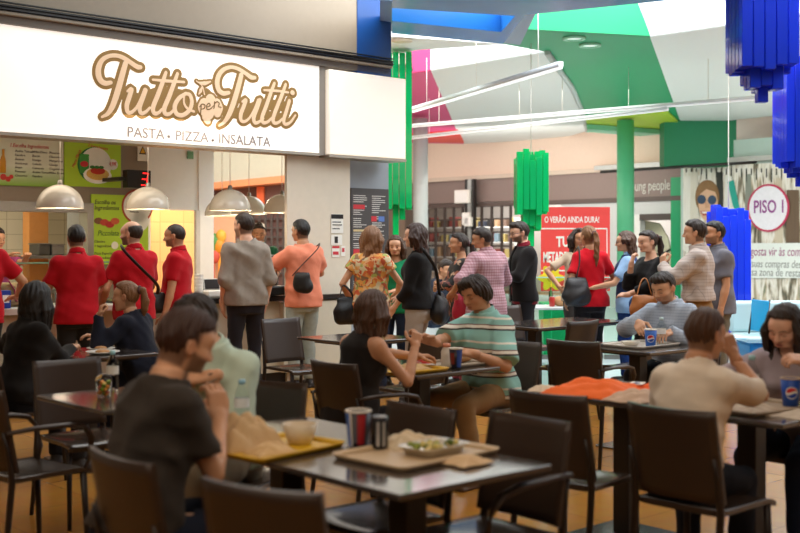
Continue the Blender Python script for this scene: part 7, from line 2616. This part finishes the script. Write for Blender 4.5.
# bags on the floor and on chairs
shoulder_bag('backpack', 'black backpack leaning by the table of the man in pale blue', (1.98, 7.75, .0), (.34, .22, .42), .5, '#17171b', None)
shoulder_bag('floor_bag', 'red and dark shopping bag on the floor beside the lilac sweater', (1.90, 4.92, 0), (.30, .16, .36), .5, '#8c2026', None)

# ================================================================== light and camera
w = bpy.data.worlds.new('hall_sky')
SC.world = w
w.use_nodes = True
bg = w.node_tree.nodes['Background']
bg.inputs['Color'].default_value = (.86, .94, 1.0, 1)
bg.inputs['Strength'].default_value = 1.6


def area(name, loc, target, size, sy, energy, col=(1, 1, 1)):
    l = bpy.data.lights.new(name, 'AREA')
    l.shape = 'RECTANGLE'; l.size = size; l.size_y = sy; l.energy = energy; l.color = col
    o = bpy.data.objects.new(name, l); COL.objects.link(o)
    o.location = loc
    o.rotation_euler = (Vector(target) - Vector(loc)).to_track_quat('-Z', 'Y').to_euler()
    return o


# daylight through the roof light over the hall
area('roof_light', (3.0, 12.0, 6.2), (3.2, 14.5, 3.0), 14, 4, 1500, (.95, .98, 1))
area('hall_light', (4.5, 18.0, 3.95), (4.5, 18.5, 0), 12, 5, 600, (1, .98, .95))
area('shop_light', (1.0, 25.0, 3.9), (3, 26, 0), 10, 4, 300, (1, .95, .9))
area('added_wall_wash', at(475, 24.0, 2.9), q_p(q_t(490), 3.6), 5, .6, 70, (1, .93, .86))  # invented wash light, added to brighten the peach wall above the shops
p = q_p(q_t(470), 2.9, -2.6); area('shop_inside_light', p, q_p(q_t(470), 1.0, -4.6), 6, 1.5, 230, (1, .96, .92))
area('poster_light', (9.0, 16.5, 3.9), (8.5, 21, 1.4), 6, 2, 70, (.95, 1, 1))
# warm ceiling lamps over the diners
area('diner_light', (-1.0, 3.0, 3.7), (-1.0, 4.5, 0), 7, 5, 175, (1, .84, .66))
area('diner_light', (1.5, 8.0, 3.9), (1.2, 8.5, 0), 5, 4, 175, (1, .88, .74))
# inside the kiosk
p = SP(-3.2, 2.7, 1.2); area('kiosk_light', p, (p.x, p.y, 0), 5, .8, 40, (1, .85, .66))
p = SP(-3.5, 2.7, 3.9); area('kitchen_light', p, (p.x, p.y, 0), 3, 1, 110, (1, .93, .78))
p = SP(sh_s(175, 5), 2.6, 4.4); area('doorway_light', p, (p.x, p.y, 0), 1.2, .6, 55, (1, .86, .66))
p = at(250, 19, 3.2); area('orange_shop_light', p, (p.x, p.y + 2, 1.2), 3, 2, 45, (1, .86, .72))

cam = bpy.data.cameras.new('camera')
co = bpy.data.objects.new('camera', cam)
COL.objects.link(co)
co.location = (0, 0, EYE)
co.rotation_euler = (PI / 2, 0, 0)
cam.sensor_width = 36
cam.lens = 36 * F / 800
cam.shift_y = -(266.5 - HZ) / 800
cam.dof.use_dof = True
cam.dof.focus_distance = 10.0
cam.dof.aperture_fstop = 2.1
cam.clip_end = 200
SC.camera = co
SC.view_settings.view_transform = 'Standard'
SC.view_settings.look = 'None'
SC.view_settings.exposure = 0.0
SC.view_settings.gamma = 1.0
SC.view_settings.use_curve_mapping = False
SC.cycles.use_denoising = True
SC.cycles.max_bounces = 8
SC.cycles.sample_clamp_indirect = 6
